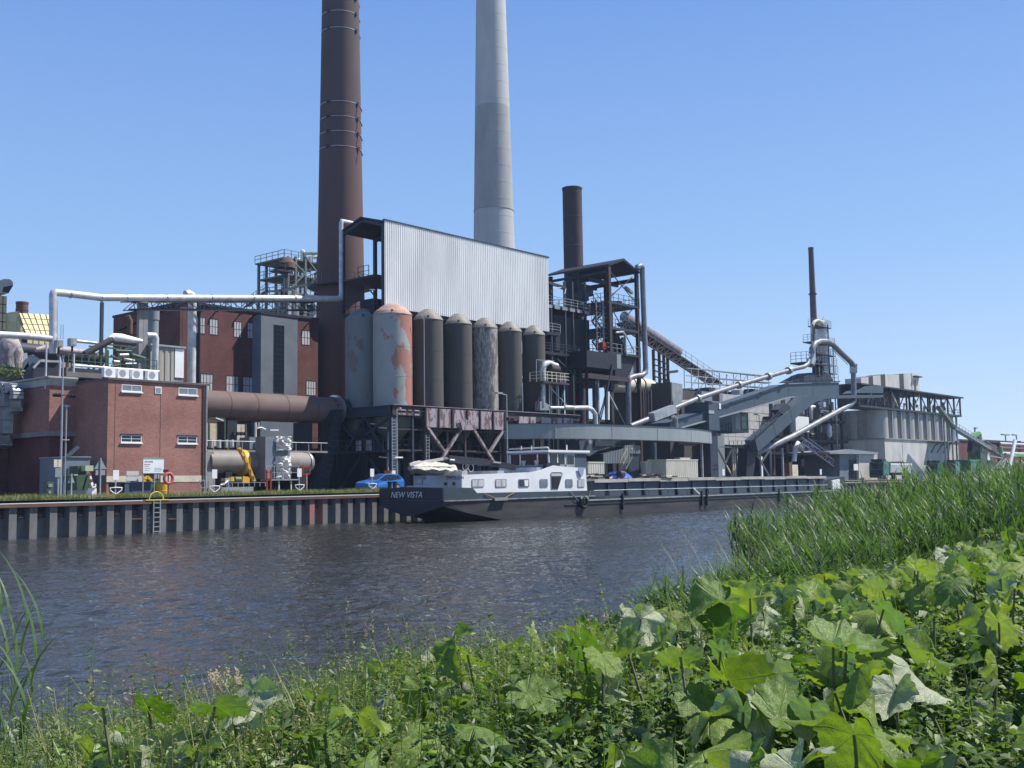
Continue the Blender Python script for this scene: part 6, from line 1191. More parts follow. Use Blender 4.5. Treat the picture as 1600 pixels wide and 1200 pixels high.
a = P(1540, 689, 12.4); part(MB().beam(a, (a[0]+80, 12.4, a[2]), .5), 'girder', rustdark, t)
def mastl(px, py, y, lab, heads):
    a = P(px, py, y); t = thing('light_mast', lab, 'light mast', (a[0], y, GZ)); part(MB().beam((a[0], y, GZ), (a[0], y, a[2]), .3), 'pole', galv, t)
    for s in heads: part(MB().beam((a[0], y, a[2]), (a[0]+s, y, a[2]+.05), .5, .35), 'lamp_arm', galv, t)
mastl(1571, 679.5, 30, 'light mast with lamps on both sides on the right horizon', (-3.4, 3.4)); mastl(1588, 680, 28, 'light mast with single arm near the right frame edge', (-3.4,)); mastl(1523, 669, 20, 'thin light mast behind the green grab crane', (1.2,))
# ================================================================= the moored barge
NV = -8.2; FV = -1.5; CV = (NV+FV)/2; HW = (FV-NV)/2
u0 = P(692, 762, NV)[0]; u1 = 128.
BG = thing('cargo_barge', 'long dark blue inland cargo barge with white deckhouse moored at the quay', 'barge', (u0, CV, 0))
hullm = mat('hull_blue_black', (.018, .032, .052), (.014, .024, .038), sc=.8, rough=.4, spec=.5, grain=.05)
hulls = mat('hull_scuffed', (.072, .068, .064), (.026, .028, .033), sc=1.1, rough=.6, st=(.35, 1, 2.2), lo=.3, hi=.7, bump=.1)
hullb = mat('hull_band', (.048, .070, .090), (.038, .052, .066), sc=.8, rough=.45, st=(.5, 1, 1))
def loft(secs, m, name, par, closed=False, caps=(True, True)):
    n = len(secs[0]); vs = [p for s in secs for p in s]; fs = []
    for i in range(len(secs)-1):
        for j in range(n if closed else n-1): fs.append((i*n+j, i*n+(j+1) % n, (i+1)*n+(j+1) % n, (i+1)*n+j))
    mb = MB().add(vs, fs)
    if caps[0]: mb.add(secs[0], [tuple(range(n))[::-1]])
    if caps[1]: mb.add(secs[-1], [tuple(range(n))])
    return part(mb, name, m, par)
def sec(u, hw, zt, zr, k, zb, zk): return [(u, CV-hw, zt), (u, CV-hw, zr), (u, CV-hw*k, zb), (u, CV, zk), (u, CV+hw*k, zb), (u, CV+hw, zr), (u, CV+hw, zt)]
lo = [(u0, HW, 1.62, 1.62, .98, 1.25, .55), (u0+2.5, HW, 1.62, 1.5, .98, .7, -.1), (u0+6, HW, 1.62, 1.0, .98, .1, -.8), (u0+11, HW, 1.62, .6, .99, -.8, -1), (u0+20, HW, 1.6, .5, 1, -1, -1), (u0+30, HW, 1.45, .5, 1, -1, -1), (118, HW, 1.3, .5, 1, -1, -1), (123, HW*.85, 1.5, .5, .9, -1, -1), (126, HW*.5, 1.8, .6, .8, -1, -1), (128, .3, 2.0, .9, .6, 0, -.5)]
loft([sec(*s) for s in lo], hulls, 'hull', BG)
# transom and bulwark
tz = 2.57; q = [(CV-HW, 1.62), (CV-HW, 1.25), (CV-HW*.1, .50), (CV+HW*.2, .50), (CV+HW, 1.25), (CV+HW, 1.62)]
part(MB().prismx(q, u0-.03, u0+.02), 'transom', hullm, BG)
part(MB().prismx([(CV-HW-.02, 1.63), (CV-HW-.02, tz-.02), (CV, tz+.06), (CV+HW, tz-.02), (CV+HW, 1.63)], u0-.06, u0+.06), 'stern_bulwark', hullm, BG)
ua = P(738, 763, NV)[0]; ub = P(745, 765, NV)[0]; uc = P(918, 767, NV)[0]; ud = P(948, 777, NV)[0]; z2 = 2.07
for sy in (NV-.03, FV+.0): part(MB().prism([(u0+.07, 1.66), (u0+.07, tz), (ua, tz-.06), (ub, z2+.05), (uc, z2), (ud, 1.45), (ud, 1.40), (uc, 1.55)], sy, sy+.06), 'side_bulwark', hullb, BG)
part(MB().box(u0+.1, NV+.05, 1.35, u1-8, FV-.05, 1.42), 'main_deck', dsteel, BG)
# rub rails
part(MB().box(u0+.05, NV-.10, 1.57, uc+1, NV-.0, 1.65), 'rubbing_strake', mat('scuffed_bright_steel', (.42, .42, .42), (.22, .2, .19), sc=2, metal=.4, rough=.45), BG)
part(MB().box(u0+14, NV-.07, .93, 120, NV+.0, 1.0), 'rubbing_strake', hulls, BG); part(MB().box(uc, NV-.09, 1.22, 121, NV-.0, 1.34), 'rubbing_strake', galv, BG, label='pale upper rubbing strake along the hold')
textobj('NEW VISTA', .62, white, BG, (u0-.07, CV+HW*.62, 1.86), (0, -1, 0), (0, 0, 1), shear=.25, sx=1.05)
# deckhouse
hv = -7.75; hfar = FV-.45
hx0 = P(722, 750, hv)[0]; tops = [P(a, b, hv) for a, b in ((722, 742), (760, 740.5), (800, 739), (828, 738), (843, 735.5), (855, 731), (866, 727.3), (880, 729), (905, 731), (915, 732.5))]; hx1 = P(918, 760, hv)[0]
HO = BG
zfl = 1.42
part(MB().prism([(hx0, zfl)]+[(p[0], p[2]) for p in tops]+[(hx1, zfl)], hv, hv+.12), 'deckhouse_side', white, BG)
zt_h = tops[0][2]
part(MB().box(hx0+.02, hv+.14, zfl, hx1-.1, hfar, zt_h-.08), 'deckhouse_body', white, BG)
aft = mat('aft_wall_shade', (.62, .64, .70), (.54, .56, .62), sc=.8, rough=.5, grain=.03)  # white paint greyed, the aft wall's shade put into the colour
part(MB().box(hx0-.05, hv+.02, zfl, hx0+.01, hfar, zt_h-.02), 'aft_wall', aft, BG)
def awp(px, py): return PX(px, py, hx0-.06)
a = awp(697, 747.5); textobj('ZWOLLE N', .36, blk, BG, (hx0-.07, a[1], a[2]-.08), (0, -1, 0), (0, 0, 1), shear=.15); a = awp(647, 747.5); textobj('02324260', .34, dsteel, BG, (hx0-.07, a[1], a[2]-.08), (0, -1, 0), (0, 0, 1))
for px0, py0, px1, py1, m_ in ((646, 748.5, 661, 757, curtain), (694, 753, 699, 759, blk), (707, 752.5, 712, 759, blk)):
    a = awp(px0, py0); b = awp(px1, py1); w_ = part(MB().box(hx0-.09, b[1], b[2], hx0-.052, a[1], a[2]), 'window', galv, BG); part(MB().box(hx0-.11, b[1]+.06, b[2]+.06, hx0-.092, a[1]-.06, a[2]-.06), 'pane', m_, w_)
def rrect(x0, x1, z0, z1, r=.13, n=4):
    o = []
    for cx, cz, a0 in ((x1-r, z1-r, 0), (x0+r, z1-r, 90), (x0+r, z0+r, 180), (x1-r, z0+r, 270)):
        for k in range(n+1): a = R(a0+90*k/n); o.append((cx+r*math.cos(a), cz+r*math.sin(a)))
    return o
for px0, px1, m_, nb in ((736.5, 756, curtain, 1), (773.5, 791.5, curtain, 1), (809.5, 826.5, glass, 1), (843, 855.5, wingrey, 0), (883, 894.5, wingrey, 0), (902, 913, curtain, 1)):
    x0, x1, z0, z1 = RC(px0, 748.3, px1, 761.8, hv); w_ = part(MB().prism(rrect(x0, x1, z0, z1), hv-.035, hv-.002), 'window', galv, BG)
    part(MB().prism(rrect(x0+.07, x1-.07, z0+.07, z1-.07, .09), hv-.05, hv-.036), 'pane', m_, w_)
    if nb: part(MB().box((x0+x1)/2-.025, hv-.065, z0+.08, (x0+x1)/2+.025, hv-.052, z1-.08), 'glazing_bar', galv, w_)
    if m_ is glass: part(MB().prism([(x1-.55, z0+.1), (x1-.15, z0+.1), (x1-.12, z1-.1), (x1-.6, z1-.1)], hv-.056, hv-.051), 'curtain', white, w_)
dq = [P(a, b, hv) for a, b in ((860, 739.5), (862, 737.5), (877, 737.5), (879, 740), (871.5, 765), (860.5, 765))]
part(MB().prism([(p[0], max(p[2], zfl+.02)) for p in dq], hv-.03, hv-.002), 'doorway', galv, BG); c_ = [(sum(p[0] for p in dq)/6, sum(p[2] for p in dq)/6)]
part(MB().prism([(p[0]*.9+c_[0][0]*.1, max(p[2]*.93+c_[0][1]*.07, zfl+.05)) for p in dq], hv-.045, hv-.032), 'door_opening', blk, BG)
for k in range(5): f = k/5; a = P(863, 747+18*f, hv-.06); b = P(874-3*f, 747+18*f, hv-.06); part(MB().beam(a, b, .03, .05), 'stair_tread', dsteel, BG)
a = RC(861.5, 739.5, 877.5, 744, hv-.06); part(MB().box(a[0], hv-.06, a[2], a[1], hv-.048, a[3]), 'door_header', offwhite, BG)
part(MB().box(hx0-.05, hv-.03, zfl-.02, hx1, hv+.0, zfl+.04), 'sill_strip', galv, BG)
# wheelhouse
wv = -7.3; wx0 = P(857, 715, wv)[0]; wx1 = P(916, 715, wv)[0]; wz1 = P(857, 706, wv)[2]; wz0 = P(857, 727, wv)[2]; wzw = P(857, 725.5, wv)[2]; wzt = P(857, 709, wv)[2]; wfar = PX(797, 715, wx0)[1]
part(MB().box(wx0+.06, wv+.06, zt_h-.1, wx1-.06, wfar-.05, wzw-.3), 'wheelhouse_base', white, BG)
part(MB().box(wx0-.2, wv-.15, wz1, wx1+.35, wfar+.2, wz1+.16), 'wheelhouse_roof', white, BG)
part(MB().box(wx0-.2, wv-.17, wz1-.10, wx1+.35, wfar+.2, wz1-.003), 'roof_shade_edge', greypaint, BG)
part(MB().box(wx0, wv, wzw-.3, wx1, wfar, wzw), 'window_ledge', greypaint, BG)
part(MB().box(wx0+.03, wv+.03, wzw, wx1-.03, wfar-.03, wzt), 'cabin_glass', glass, BG)
part(MB().box(wx0, wv, wzt, wx1, wfar, wz1-.1), 'window_header', greypaint, BG)
yy_ = [wfar, wfar+(wv-wfar)*.27, wfar+(wv-wfar)*.72, wv]
for y in yy_: part(MB().box(wx0-.02, y-.06, wzw, wx0+.06, y+.06, wzt), 'mullion', white, BG)
for px in (857.5, 871, 883, 890, 897): x = P(px, 715, wv)[0]; part(MB().box(x-.06, wv-.02, wzw, x+.05, wv+.05, wzt), 'mullion', white if px > 860 else greypaint, BG)
x = P(898, 715, wv)[0]; part(MB().box(x, wv-.015, wzw-.2, wx1, wv+.02, wzt), 'side_panel', bluegrey, BG); x2 = P(884, 715, wv)[0]; part(MB().box(x2, wv-.05, wzw-.3, P(897, 715, wv)[0], wv-.025, wzt), 'wheelhouse_door_frame', galv, BG); part(MB().box(x2+.1, wv-.06, wzw+.0, P(896, 715, wv)[0], wv-.052, wzt-.1), 'wheelhouse_door_glass', glass, BG)
for y in (wfar-1.5, wfar-2.9): part(MB().prismx([(y-.25, wzt-.5), (y+.25, wzt-.5), (y+.12, wzt-.95), (y-.12, wzt-.95)], wx0-.03, wx0-.0), 'lampshade', cream, BG)
part(MB().tube([(wx0-.1, wfar, wz1+.35), (wx0-.1, wv, wz1+.35), (wx0+.2, wv, wz1+.15)], .05, 8), 'roof_rail', galv, BG)
for px, h in ((838, .35), (893, .5), (822, .3)): p = P(px, 703, wv+.5); part(MB().tube([(p[0], wv+1, wz1+.16), (p[0], wv+1, wz1+.16+h)], .05, 6), 'roof_fitting', white, BG)
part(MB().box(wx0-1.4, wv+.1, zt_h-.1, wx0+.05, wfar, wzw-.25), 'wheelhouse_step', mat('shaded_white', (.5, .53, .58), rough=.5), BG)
q = P(862, 729, wv-.3); part(MB().box(wx0-.6, wv-.3, q[2]-.35, wx0+1.1, wv+.1, q[2]+.3), 'fuel_box', blk, BG)
q_ = [P(a, b, hv-.1) for a, b in ((903, 731), (912, 731), (911, 741), (908, 745), (905, 740))]; part(MB().prism([(p[0], p[2]) for p in q_], hv-.14, hv-.1), 'hanging_cloth', mat('blue_cloth', (.30, .38, .5), (.24, .3, .42), sc=4), BG)
# deck clutter on the house roof
for k in range(9): x = hx0+1.5+k*1.0; h = RNG.uniform(.15, .55); part(MB().box(x, CV+RNG.uniform(-2, 1.5), zt_h-.08, x+RNG.uniform(.3, .8), CV+2, zt_h-.08+h), 'roof_box', [dsteel, galv, greypaint][k % 3], BG)
for k in range(3):
    c = Vector(P(727+k*9+(50 if k == 2 else 0), 729+k*2, CV)); w_ = part(MB().tube([c+Vector((.3*math.cos(t), 0, .3*math.sin(t))) for t in np.linspace(0, 6.28, 15)], .035, 5), 'bicycle_wheel', galv, BG)
# crane boom (black), posts
cr = thing('deck_crane', 'black folding deck crane with long boom lying over the barge deckhouse', 'crane', P(684, 760, CV))
part(MB().beam(P(684, 760, CV), P(684, 722, CV), .42), 'mast', blk, cr)
bp = [P(a, b, CV) for a, b in ((682, 724), (685, 719), (700, 717), (760, 722.5), (802, 730), (814, 734), (824, 741))]
part(MB().tube(bp[:3], .16, 4), 'knuckle', blk, cr); part(MB().beam(bp[2], bp[3], .3, .55), 'boom', blk, cr); part(MB().beam(bp[3], bp[4], .28, .45), 'boom', blk, cr); part(MB().beam(bp[4], bp[6], .2, .25), 'boom_tip', blk, cr)
part(MB().beam(P(700, 735, CV-.2), P(684, 746, CV-.2), .1), 'ram', blk, cr); part(MB().beam(P(703, 718, CV-.3), P(710, 718.5, CV-.3), .1), 'white_label', white, cr)
part(MB().beam(P(770, 722, CV-.2), P(782, 723, CV-.2), .12), 'top_plate', galv, cr)
solo(MB().beam(P(641, 759, CV), P(641, 735, CV), .35), 'mooring_post', blk, 'short black post on the stern deck left of the aft wall windows', 'post', loc=P(641, 759, CV))
# dinghy under tarpaulin
dg = thing('dinghy', 'small dinghy under a crumpled cream tarpaulin hanging over the barge stern', 'dinghy', P(675, 738, CV-1))
yd_ = CV-1.2; pA = P(640, 727, yd_); pB = P(709, 727, yd_); L_ = pB[0]-pA[0]
secs = []
for f in np.linspace(0, 1, 9):
    w = .75*(1-(2*f-1)**4*.8)+.05; x = pA[0]+L_*f; zb_0 = pA[2]-.75+.35*(2*f-1)**2; zt0 = pA[2]-.1
    secs.append([(x, yd_-w, zt0), (x, yd_-w*.75, zb_0+.15), (x, yd_, zb_0), (x, yd_+w*.75, zb_0+.15), (x, yd_+w, zt0)])
loft(secs, mat('dinghy_hull', (.36, .37, .34), (.3, .3, .28), sc=1, rough=.5), 'hull', dg)
vs = []; nx = 26; ny = 9; rg = np.random.default_rng(5)
for i in range(nx+1):
    f = i/nx
    for j in range(ny+1):
        g = j/ny*2-1; w = .82*(1-(2*f-1)**4*.75)+.08; x = pA[0]-.1+(L_+.2)*f; z = pA[2]+.12+.30*math.sin(math.pi*min(1, f*1.2))*(1-abs(g))-.42*abs(g)**3-.12*f+rg.normal()*.012+.05*math.sin(i*.9+j*.8)
        vs.append((x, yd_+g*w+rg.normal()*.02, z))
part(MB().add(vs, [(i*(ny+1)+j, (i+1)*(ny+1)+j, (i+1)*(ny+1)+j+1, i*(ny+1)+j+1) for i in range(nx) for j in range(ny)]), 'tarpaulin', tarpC, dg)
part(MB().beam(P(640, 726, yd_-.3), P(692, 717, yd_-.3), .12, .2), 'ridge_spar', offwhite, dg)
# bollards
for px in (612, 700, 757): p = P(px, 762, NV+.5)
bb = thing('bollard', 'pair of dark mooring bollards on the barge stern', 'bollard', PX(612, 757, u0+.6)); c = PX(609, 757, u0+.6)
for d in (0, -.55): part(MB().rev(c[0], c[1]+d, [(.16, c[2]-.5), (.16, c[2]+.12), (.22, c[2]+.14), (.22, c[2]+.22), (.02, c[2]+.24)], 14), 'bollard_post', dsteel, bb)
# hold: coaming and hatch covers
cvn = NV+.75; cvf = FV-.75; ca = P(925, 750, cvn)[0]; cb_ = 119.
zc1 = P(1000, 748, cvn)[2]; zc0 = zc1-.16
part(MB().box(ca, cvn, 1.42, cb_, cvn+.08, zc0), 'coaming_side', bluegrey, BG); part(MB().box(ca, cvf-.08, 1.42, cb_, cvf, zc0), 'coaming_side', bluegrey, BG); part(MB().box(ca, cvn+.08, 1.42, ca+.08, cvf-.08, zc0), 'coaming_end', dsteel, BG)
rib_ = mesh(MB().box(-.12, -.16, 1.42, .12, -.003, zc0-.02), 'coaming_rib'); rib_.materials.append(mat('rib_blue', (.025, .04, .065), (.02, .03, .05), rough=.5))
xr = P(949, 765, cvn)[0]
while xr < cb_: piece(rib_, 'coaming_rib', BG, (xr, cvn, 0)); xr += 2.75
hm = mat('hatch_cover_grey', (.46, .45, .40), (.34, .33, .30), sc=.8, rough=.6)
n_h = 9; hl = (cb_-ca)/n_h
for k in range(n_h):
    xa = ca+k*hl; dz = .05*(k % 2); c_ = part(MB().box(xa+.04, cvn-.22, zc0+.003+dz, xa+hl-.04, cvf+.2, zc1+dz).box(xa+.04, cvn-.26, zc0-.12+dz, xa+hl-.04, cvn-.222, zc1-.02+dz), 'hatch_cover', hm, BG)
part(MB().beam((ca+10.3, cvn-.3, zc1+.08), (ca+12.0, cvn-.3, zc1-.02), .08), 'hatch_handle', blk, BG)
part(MB().tube([(ca-.2, cvn-.35, 2.05), (cb_, cvn-.35, 1.95)], .045, 6), 'side_handrail', galv, BG)
for k in range(14): x = ca+1.5+k*3.2; part(MB().beam((x, NV+.2, 1.42), (x, cvn-.33, 2.0), .04), 'rail_stay', dsteel, BG)
for px, h in ((969, 781), (1093, 780), (1101, 780), (1214, 771)): p = P(px, h, NV+.15); part(MB().beam((p[0], NV-.12, .35), (p[0], NV-.12, 1.75), .17), 'fender_post', blk, BG)
part(MB().beam(P(1083, 762, NV-.05), P(1093, 772, NV-.05), .09), 'white_pole', white, BG)
# bow
part(MB().prism([(119.4, 1.42), (119.4, 2.15), (122, 2.5), (127.6, 2.9), (128, 1.7)], CV-1.2, CV+1.2), 'bow_house', dsteel, BG); p = P(1351, 766, NV+1.2); part(MB().prism([(121, 1.4), (121, 2.45), (123.0, 2.6), (123.2, 1.5)], NV+.7, NV+.9), 'bow_bulwark', white, BG)
# cargo on the hatches
tt = thing('blue_tarpaulin', 'bright blue tarpaulin bundle on the barge hatch covers', 'tarpaulin', P(972, 742, CV)); a = P(959, 745, CV-1); b = P(984, 745, CV-1)
rg = np.random.default_rng(3); vs = []
for i in range(13):
    for j in range(6): f = i/12; g = j/5; vs.append((a[0]+(b[0]-a[0])*f, CV-1.4+g*1.6, zc1+.1+(.5 if 0 < j < 5 else 0)*min(1, 3*min(f, 1-f)+.25)+rg.normal()*.05))
part(MB().add(vs, [(i*6+j, (i+1)*6+j, (i+1)*6+j+1, i*6+j+1) for i in range(12) for j in range(5)]), 'sheet', tarpB, tt)
for lab, px0, px1, m_, n_ in (('heap of dark timbers and ropes at the aft end of the hatch covers', 921, 958, blk, 16), ('pile of dark planks and gear right of the blue tarpaulin', 1013, 1048, rustdark, 12)):
    t = thing('timber_pile', lab, 'timber', P(px0, 744, CV))
    for k in range(n_): x = P(RNG.uniform(px0, px1), 744, CV-1)[0]; z = zc1+.06+RNG.uniform(0, .35); part(MB().beam((x-RNG.uniform(.5, 1.3), CV-1.6+RNG.uniform(0, 1.5), z), (x+RNG.uniform(.5, 1.3), CV-1.6+RNG.uniform(0, 1.5), z+RNG.uniform(-.05, .1)), .13), 'timber', m_ if k % 4 else cream, t)
t = thing('rope_reel', 'dark round reel standing beside the blue tarpaulin on the hatches', 'reel', P(970, 744, CV-1.6)); p = P(970, 743, CV-1.8); part(MB().tube([(p[0]-.3, p[1], zc1+.42), (p[0]+.3, p[1], zc1+.42)], .33, 16), 'drum', blk, t)
# tyre fenders on ropes
for i, (px, m_, lab) in enumerate(((782, tarpC, 'pale fender block hung on orange ropes from the barge side under the windows'), (912, rubber, 'black fender tyre hung on ropes near the end of the deckhouse'))):
    p = P(px, 779.5 if i == 0 else 785, NV-.18); t = thing('fender', lab, 'fender', (p[0], NV-.15, 1.2))
    if i == 0: part(MB().box(p[0]-.75, NV-.3, p[2]-.12, p[0]+.75, NV-.11, p[2]+.10), 'block', concd, t)
    else: part(MB().tube([(p[0]+.42*math.cos(a), NV-.2, p[2]+.42*math.sin(a)) for a in np.linspace(0, 6.283, 17)], .13, 8, False), 'tyre', rubber, t); part(MB().box(p[0]-.5, NV-.3, p[2]+.3, p[0]+.5, NV-.11, p[2]+.5), 'block', galv, t)
    for s in (-1, 1): part(MB().beam((p[0]+s*.6, NV-.15, p[2]+.1), (p[0]+s*1.7-(.6 if i and s > 0 else 0), NV-.1, z2), .04), 'rope', mat('orange_rope', (.45, .28, .14), rough=.8) if i == 0 else galv, t)
# ---- second boat at far right behind the reeds
b2 = thing('moored_boat', 'pale blue-grey low boat moored at the quay behind the reeds at right', 'boat', (P(1540, 757, -6)[0], -4, 0)); x0 = P(1530, 757, -6)[0]
part(MB().prism([(x0, .0), (x0-1.5, 1.95), (x0+60, 1.9), (x0+60, 0)], -7, -2), 'hull', mat('pale_blue_hull', (.26, .38, .44), (.2, .3, .36), sc=.5), b2); part(MB().box(x0+1, -6.8, 1.905, x0+58, -6.6, 2.35), 'rail', greypaint, b2)
a = P(1573, 750, -3); b = P(1586, 688, -3); solo(MB().tube([a, b], .33, 12), 'leaning_mast', white, 'thick white mast leaning right at the moored boat on the right', 'mast', loc=a)

# ================================================================= vehicles, signs and small things on the quay
def wheel(par, c, r=.31, w=.2):
    t = part(MB().tube([(c[0], c[1]-w/2, c[2]), (c[0], c[1]+w/2, c[2])], r, 20), 'wheel', rubber, par); part(MB().tube([(c[0], c[1]-w/2-.012, c[2]), (c[0], c[1]-w/2+.02, c[2])], r*.62, 14), 'rim', galv, t); return t
cx_ = P(576, 760, 6)[0]; cy_ = 6.; CR = thing('parked_car', 'bright blue hatchback parked on the quay behind the barge stern', 'car', (cx_, cy_, GZ))
prof = [(0, .35), (0, .72), (.25, .86), (1.15, 1.0), (1.95, 1.42), (2.6, 1.5), (3.5, 1.45), (4.0, 1.1), (4.1, .9), (4.12, .38)]
def carsec(sc, dy): return [(cx_+x, cy_+dy, GZ+z if z < 1.02 else GZ+z) for x, z in prof]
vs = []; n = len(prof)
for dy, ins in ((0, 1), (.06, 0), (1.64, 0), (1.7, 1)):
    for x, z in prof: yy = dy; top = max(0, z-.95)*.32; yy = dy+top if dy < .85 else dy-top; vs.append((cx_+x+(0 if ins == 0 else .02*(1 if x < 2 else -1)), cy_+yy, GZ+z-(0 if ins == 0 else .02)))
fs = [tuple(range(n))[::-1]]+[(i*n+j, i*n+(j+1) % n, (i+1)*n+(j+1) % n, (i+1)*n+j) for i in range(3) for j in range(n)]+[tuple(range(3*n, 4*n))]
part(MB().add(vs, fs), 'body', blueP, CR)
for pts in ([(1.25, 1.03), (1.98, 1.38), (2.28, 1.42), (2.28, 1.0)], [(2.34, 1.0), (2.34, 1.42), (3.2, 1.4), (3.3, 1.02)], [(3.36, 1.03), (3.3, 1.38), (3.5, 1.36), (3.8, 1.08)]):
    mb = MB(); ar = sum(pts[i][0]*pts[(i+1) % 4][1]-pts[(i+1) % 4][0]*pts[i][1] for i in range(4)); pts = pts if ar > 0 else pts[::-1]; mb.add([(cx_+x, cy_-.02+max(0, z-.95)*.32, GZ+z) for x, z in pts], [tuple(range(4))]); part(mb, 'side_window', glass, CR)
part(MB().add([(cx_+1.17, cy_+.15, GZ+1.03), (cx_+1.17, cy_+1.55, GZ+1.03), (cx_+1.93, cy_+1.45, GZ+1.43), (cx_+1.93, cy_+.25, GZ+1.43)], [(3, 2, 1, 0)]), 'windscreen', glass, CR)
wheel(CR, (cx_+.75, cy_+.08, GZ+.31)); wheel(CR, (cx_+3.3, cy_+.08, GZ+.31)); wheel(CR, (cx_+.75, cy_+1.6, GZ+.31)); wheel(CR, (cx_+3.3, cy_+1.6, GZ+.31))
part(MB().box(cx_-.01, cy_+.12, GZ+.66, cx_+.12, cy_+.4, GZ+.78), 'headlight', white, CR)
t = T('junction_pillar', 'orange and white cabinet pillar standing behind the blue car', 'cabinet', 612, 750, 8.5); pb(t, 'orange_half', orange, 606.5, 735, 612.5, 751, 8.5, .5, GZ); pb(t, 'white_half', white, 612.8, 735, 618, 751, 8.5, .5, GZ)
# mooring signs
def msign(px, yt, yb, lab, first=[None]):
    p = P(px, yt, 2.0)
    t = thing('mooring_sign', lab, 'sign', (p[0], 2., GZ), 'white plate signs with loop brackets along the quay')
    h = p[2]-GZ; part(MB().box(p[0]-.2, 1.96, GZ+h-.62, p[0]+.2, 1.985, GZ+h), 'plate', white, t); part(MB().beam((p[0], 2, GZ-.1), (p[0], 2, GZ+h), .07), 'post', galv, t)
    lp = [(p[0]-.02, 1.94, GZ+.25), (p[0]-.38, 1.94, GZ+.5), (p[0]-.40, 1.94, GZ+.66), (p[0], 1.94, GZ+.68), (p[0]+.40, 1.94, GZ+.66), (p[0]+.38, 1.94, GZ+.5), (p[0]+.02, 1.94, GZ+.25)]
    part(MB().tube(lp, .035, 6), 'loop_bracket', white, t); return t
msign(181, 734.5, 772, 'mooring sign in front of the brick building, leftmost of its kind'); msign(335, 733.5, 765, 'mooring sign just right of the front brick building'); msign(467.5, 732, 765, 'mooring sign right of the tarpaulin column'); msign(581, 732.5, 762, 'mooring sign at the nose of the blue car')
for px in (1130, 1258+24): 
    p = P(px, 733, 3); t = thing('small_sign', 'small white sign plate above the hatch covers, '+('left of the green posts' if px < 1200 else 'in front of the discharge conveyor'), 'sign', (p[0], 3, GZ)); part(MB().box(p[0]-.25, 2.96, p[2]-.75, p[0]+.25, 3, p[2]), 'plate', white, t); part(MB().beam((p[0], 3.04, GZ), (p[0], 3.04, p[2]), .07), 'post', galv, t)
t = T('plate_sign', 'post with two cream plates and a grey plate left of the silver mast', 'sign', 92, 772, 2.2); pb(t, 'post', galv, 91.3, 718, 92.5, 773, 2.25, .06, GZ)
pb(t, 'plate', cream, 84.5, 718, 90, 730, 2.2, .03); pb(t, 'plate', cream, 91.3, 718, 96, 730, 2.2, .03); pb(t, 'plate', greypaint, 86.5, 731.5, 96, 745.5, 2.2, .03)
def trisign(pxc, w, yt, yb, y, m_, lab, extra=None):
    t = T('triangular_sign', lab, 'sign', pxc, 770, y); a = P(pxc, yt, y); b = P(pxc-w/2, yb, y); c = P(pxc+w/2, yb, y); part(MB().prism([(a[0], a[2]), (b[0], b[2]), (c[0], b[2])], y, y+.03), 'plate', m_, t)
    part(MB().beam((a[0], y-.04, GZ), (a[0], y-.04, a[2]), .07), 'post', galv, t)
    if extra: 
        for k in (-1, 1): pb(t, 'sub_plate', greypaint, pxc+(k*4)-3.4, yb+1.5, pxc+k*4+3.4, yb+9.5, y, .03)
    return t
trisign(111.5, 10.5, 740, 754.5, 3.2, greypaint, 'small grey-backed triangular sign left of the green skip'); trisign(157, 20, 715.5, 733, 3.0, greypaint, 'large grey-backed triangular sign with plates beneath beside the brick corner', True)
t = T('information_board', 'white information board with green top edge and printed lines by the life ring', 'board', 240, 740, 4.5); x0, x1, z0, z1 = RC(224, 715, 256, 739.5, 4.5)
part(MB().box(x0, 4.5, z0, x1, 4.54, z1), 'board_face', white, t); part(MB().box(x0, 4.488, z1-.1, x1, 4.499, z1), 'green_edge', mat('board_green', (.25, .38, .27), rough=.6), t)
textobj('ARTEMIS', .17, mat('ink_violet', (.14, .11, .30), rough=.7), t, (x0+.08, 4.49, z1-.34), (1, 0, 0), (0, 0, 1), ext=.001); textobj('Baustelle', .12, mat('ink_red', (.5, .12, .16), rough=.7), t, (x0+.08, 4.49, z1-.50), (1, 0, 0), (0, 0, 1), ext=.001)
ink = mat('ink_grey', (.35, .37, .42), rough=.7); inb = mat('ink_blue', (.22, .42, .62), rough=.7)
for k in range(4): part(MB().box(x0+.1, 4.492, z0+.18+k*.13, x0+.45+.12*(k % 2), 4.498, z0+.21+k*.13), 'printed_line', ink, t)
for k in range(3): part(MB().box(x0+.85, 4.492, z0+.14+k*.1, x0+1.35+.1*(k % 2), 4.498, z0+.17+k*.1), 'printed_line', inb, t)
for px in (224.2, 242): p = P(px, 760, 4.5); part(MB().beam((p[0], 4.58, GZ), (p[0], 4.58, z1), .06), 'post', galv, t)
t = T('notice_board', 'small white notice board with dotted symbols above the grey trough', 'board', 208, 745, 5.2); x0, x1, z0, z1 = RC(198, 736, 217, 755, 5.2); part(MB().box(x0, 5.2, z0, x1, 5.23, z1), 'board_face', offwhite, t)
for k in range(5): part(MB().box(x0+.05+k*.19, 5.185, z1-.35, x0+.14+k*.19, 5.198, z1-.26), 'symbol', ink if k % 2 else inb, t)
t = T('trough', 'long grey rectangular trough standing before the brick wall', 'trough', 218, 765, 5); x0, x1, z0, z1 = RC(195, 754, 242, 768, 5); part(MB().box(x0, 5, GZ, x1, 6, z1), 'body', bluegrey, t); part(MB().box(x0-.04, 4.96, z1+.003, x1+.04, 6.04, z1+.05), 'rim', greypaint, t); pb(t, 'lid_knob', blk, 206, 751.5, 210, 754, 5.1, .2)
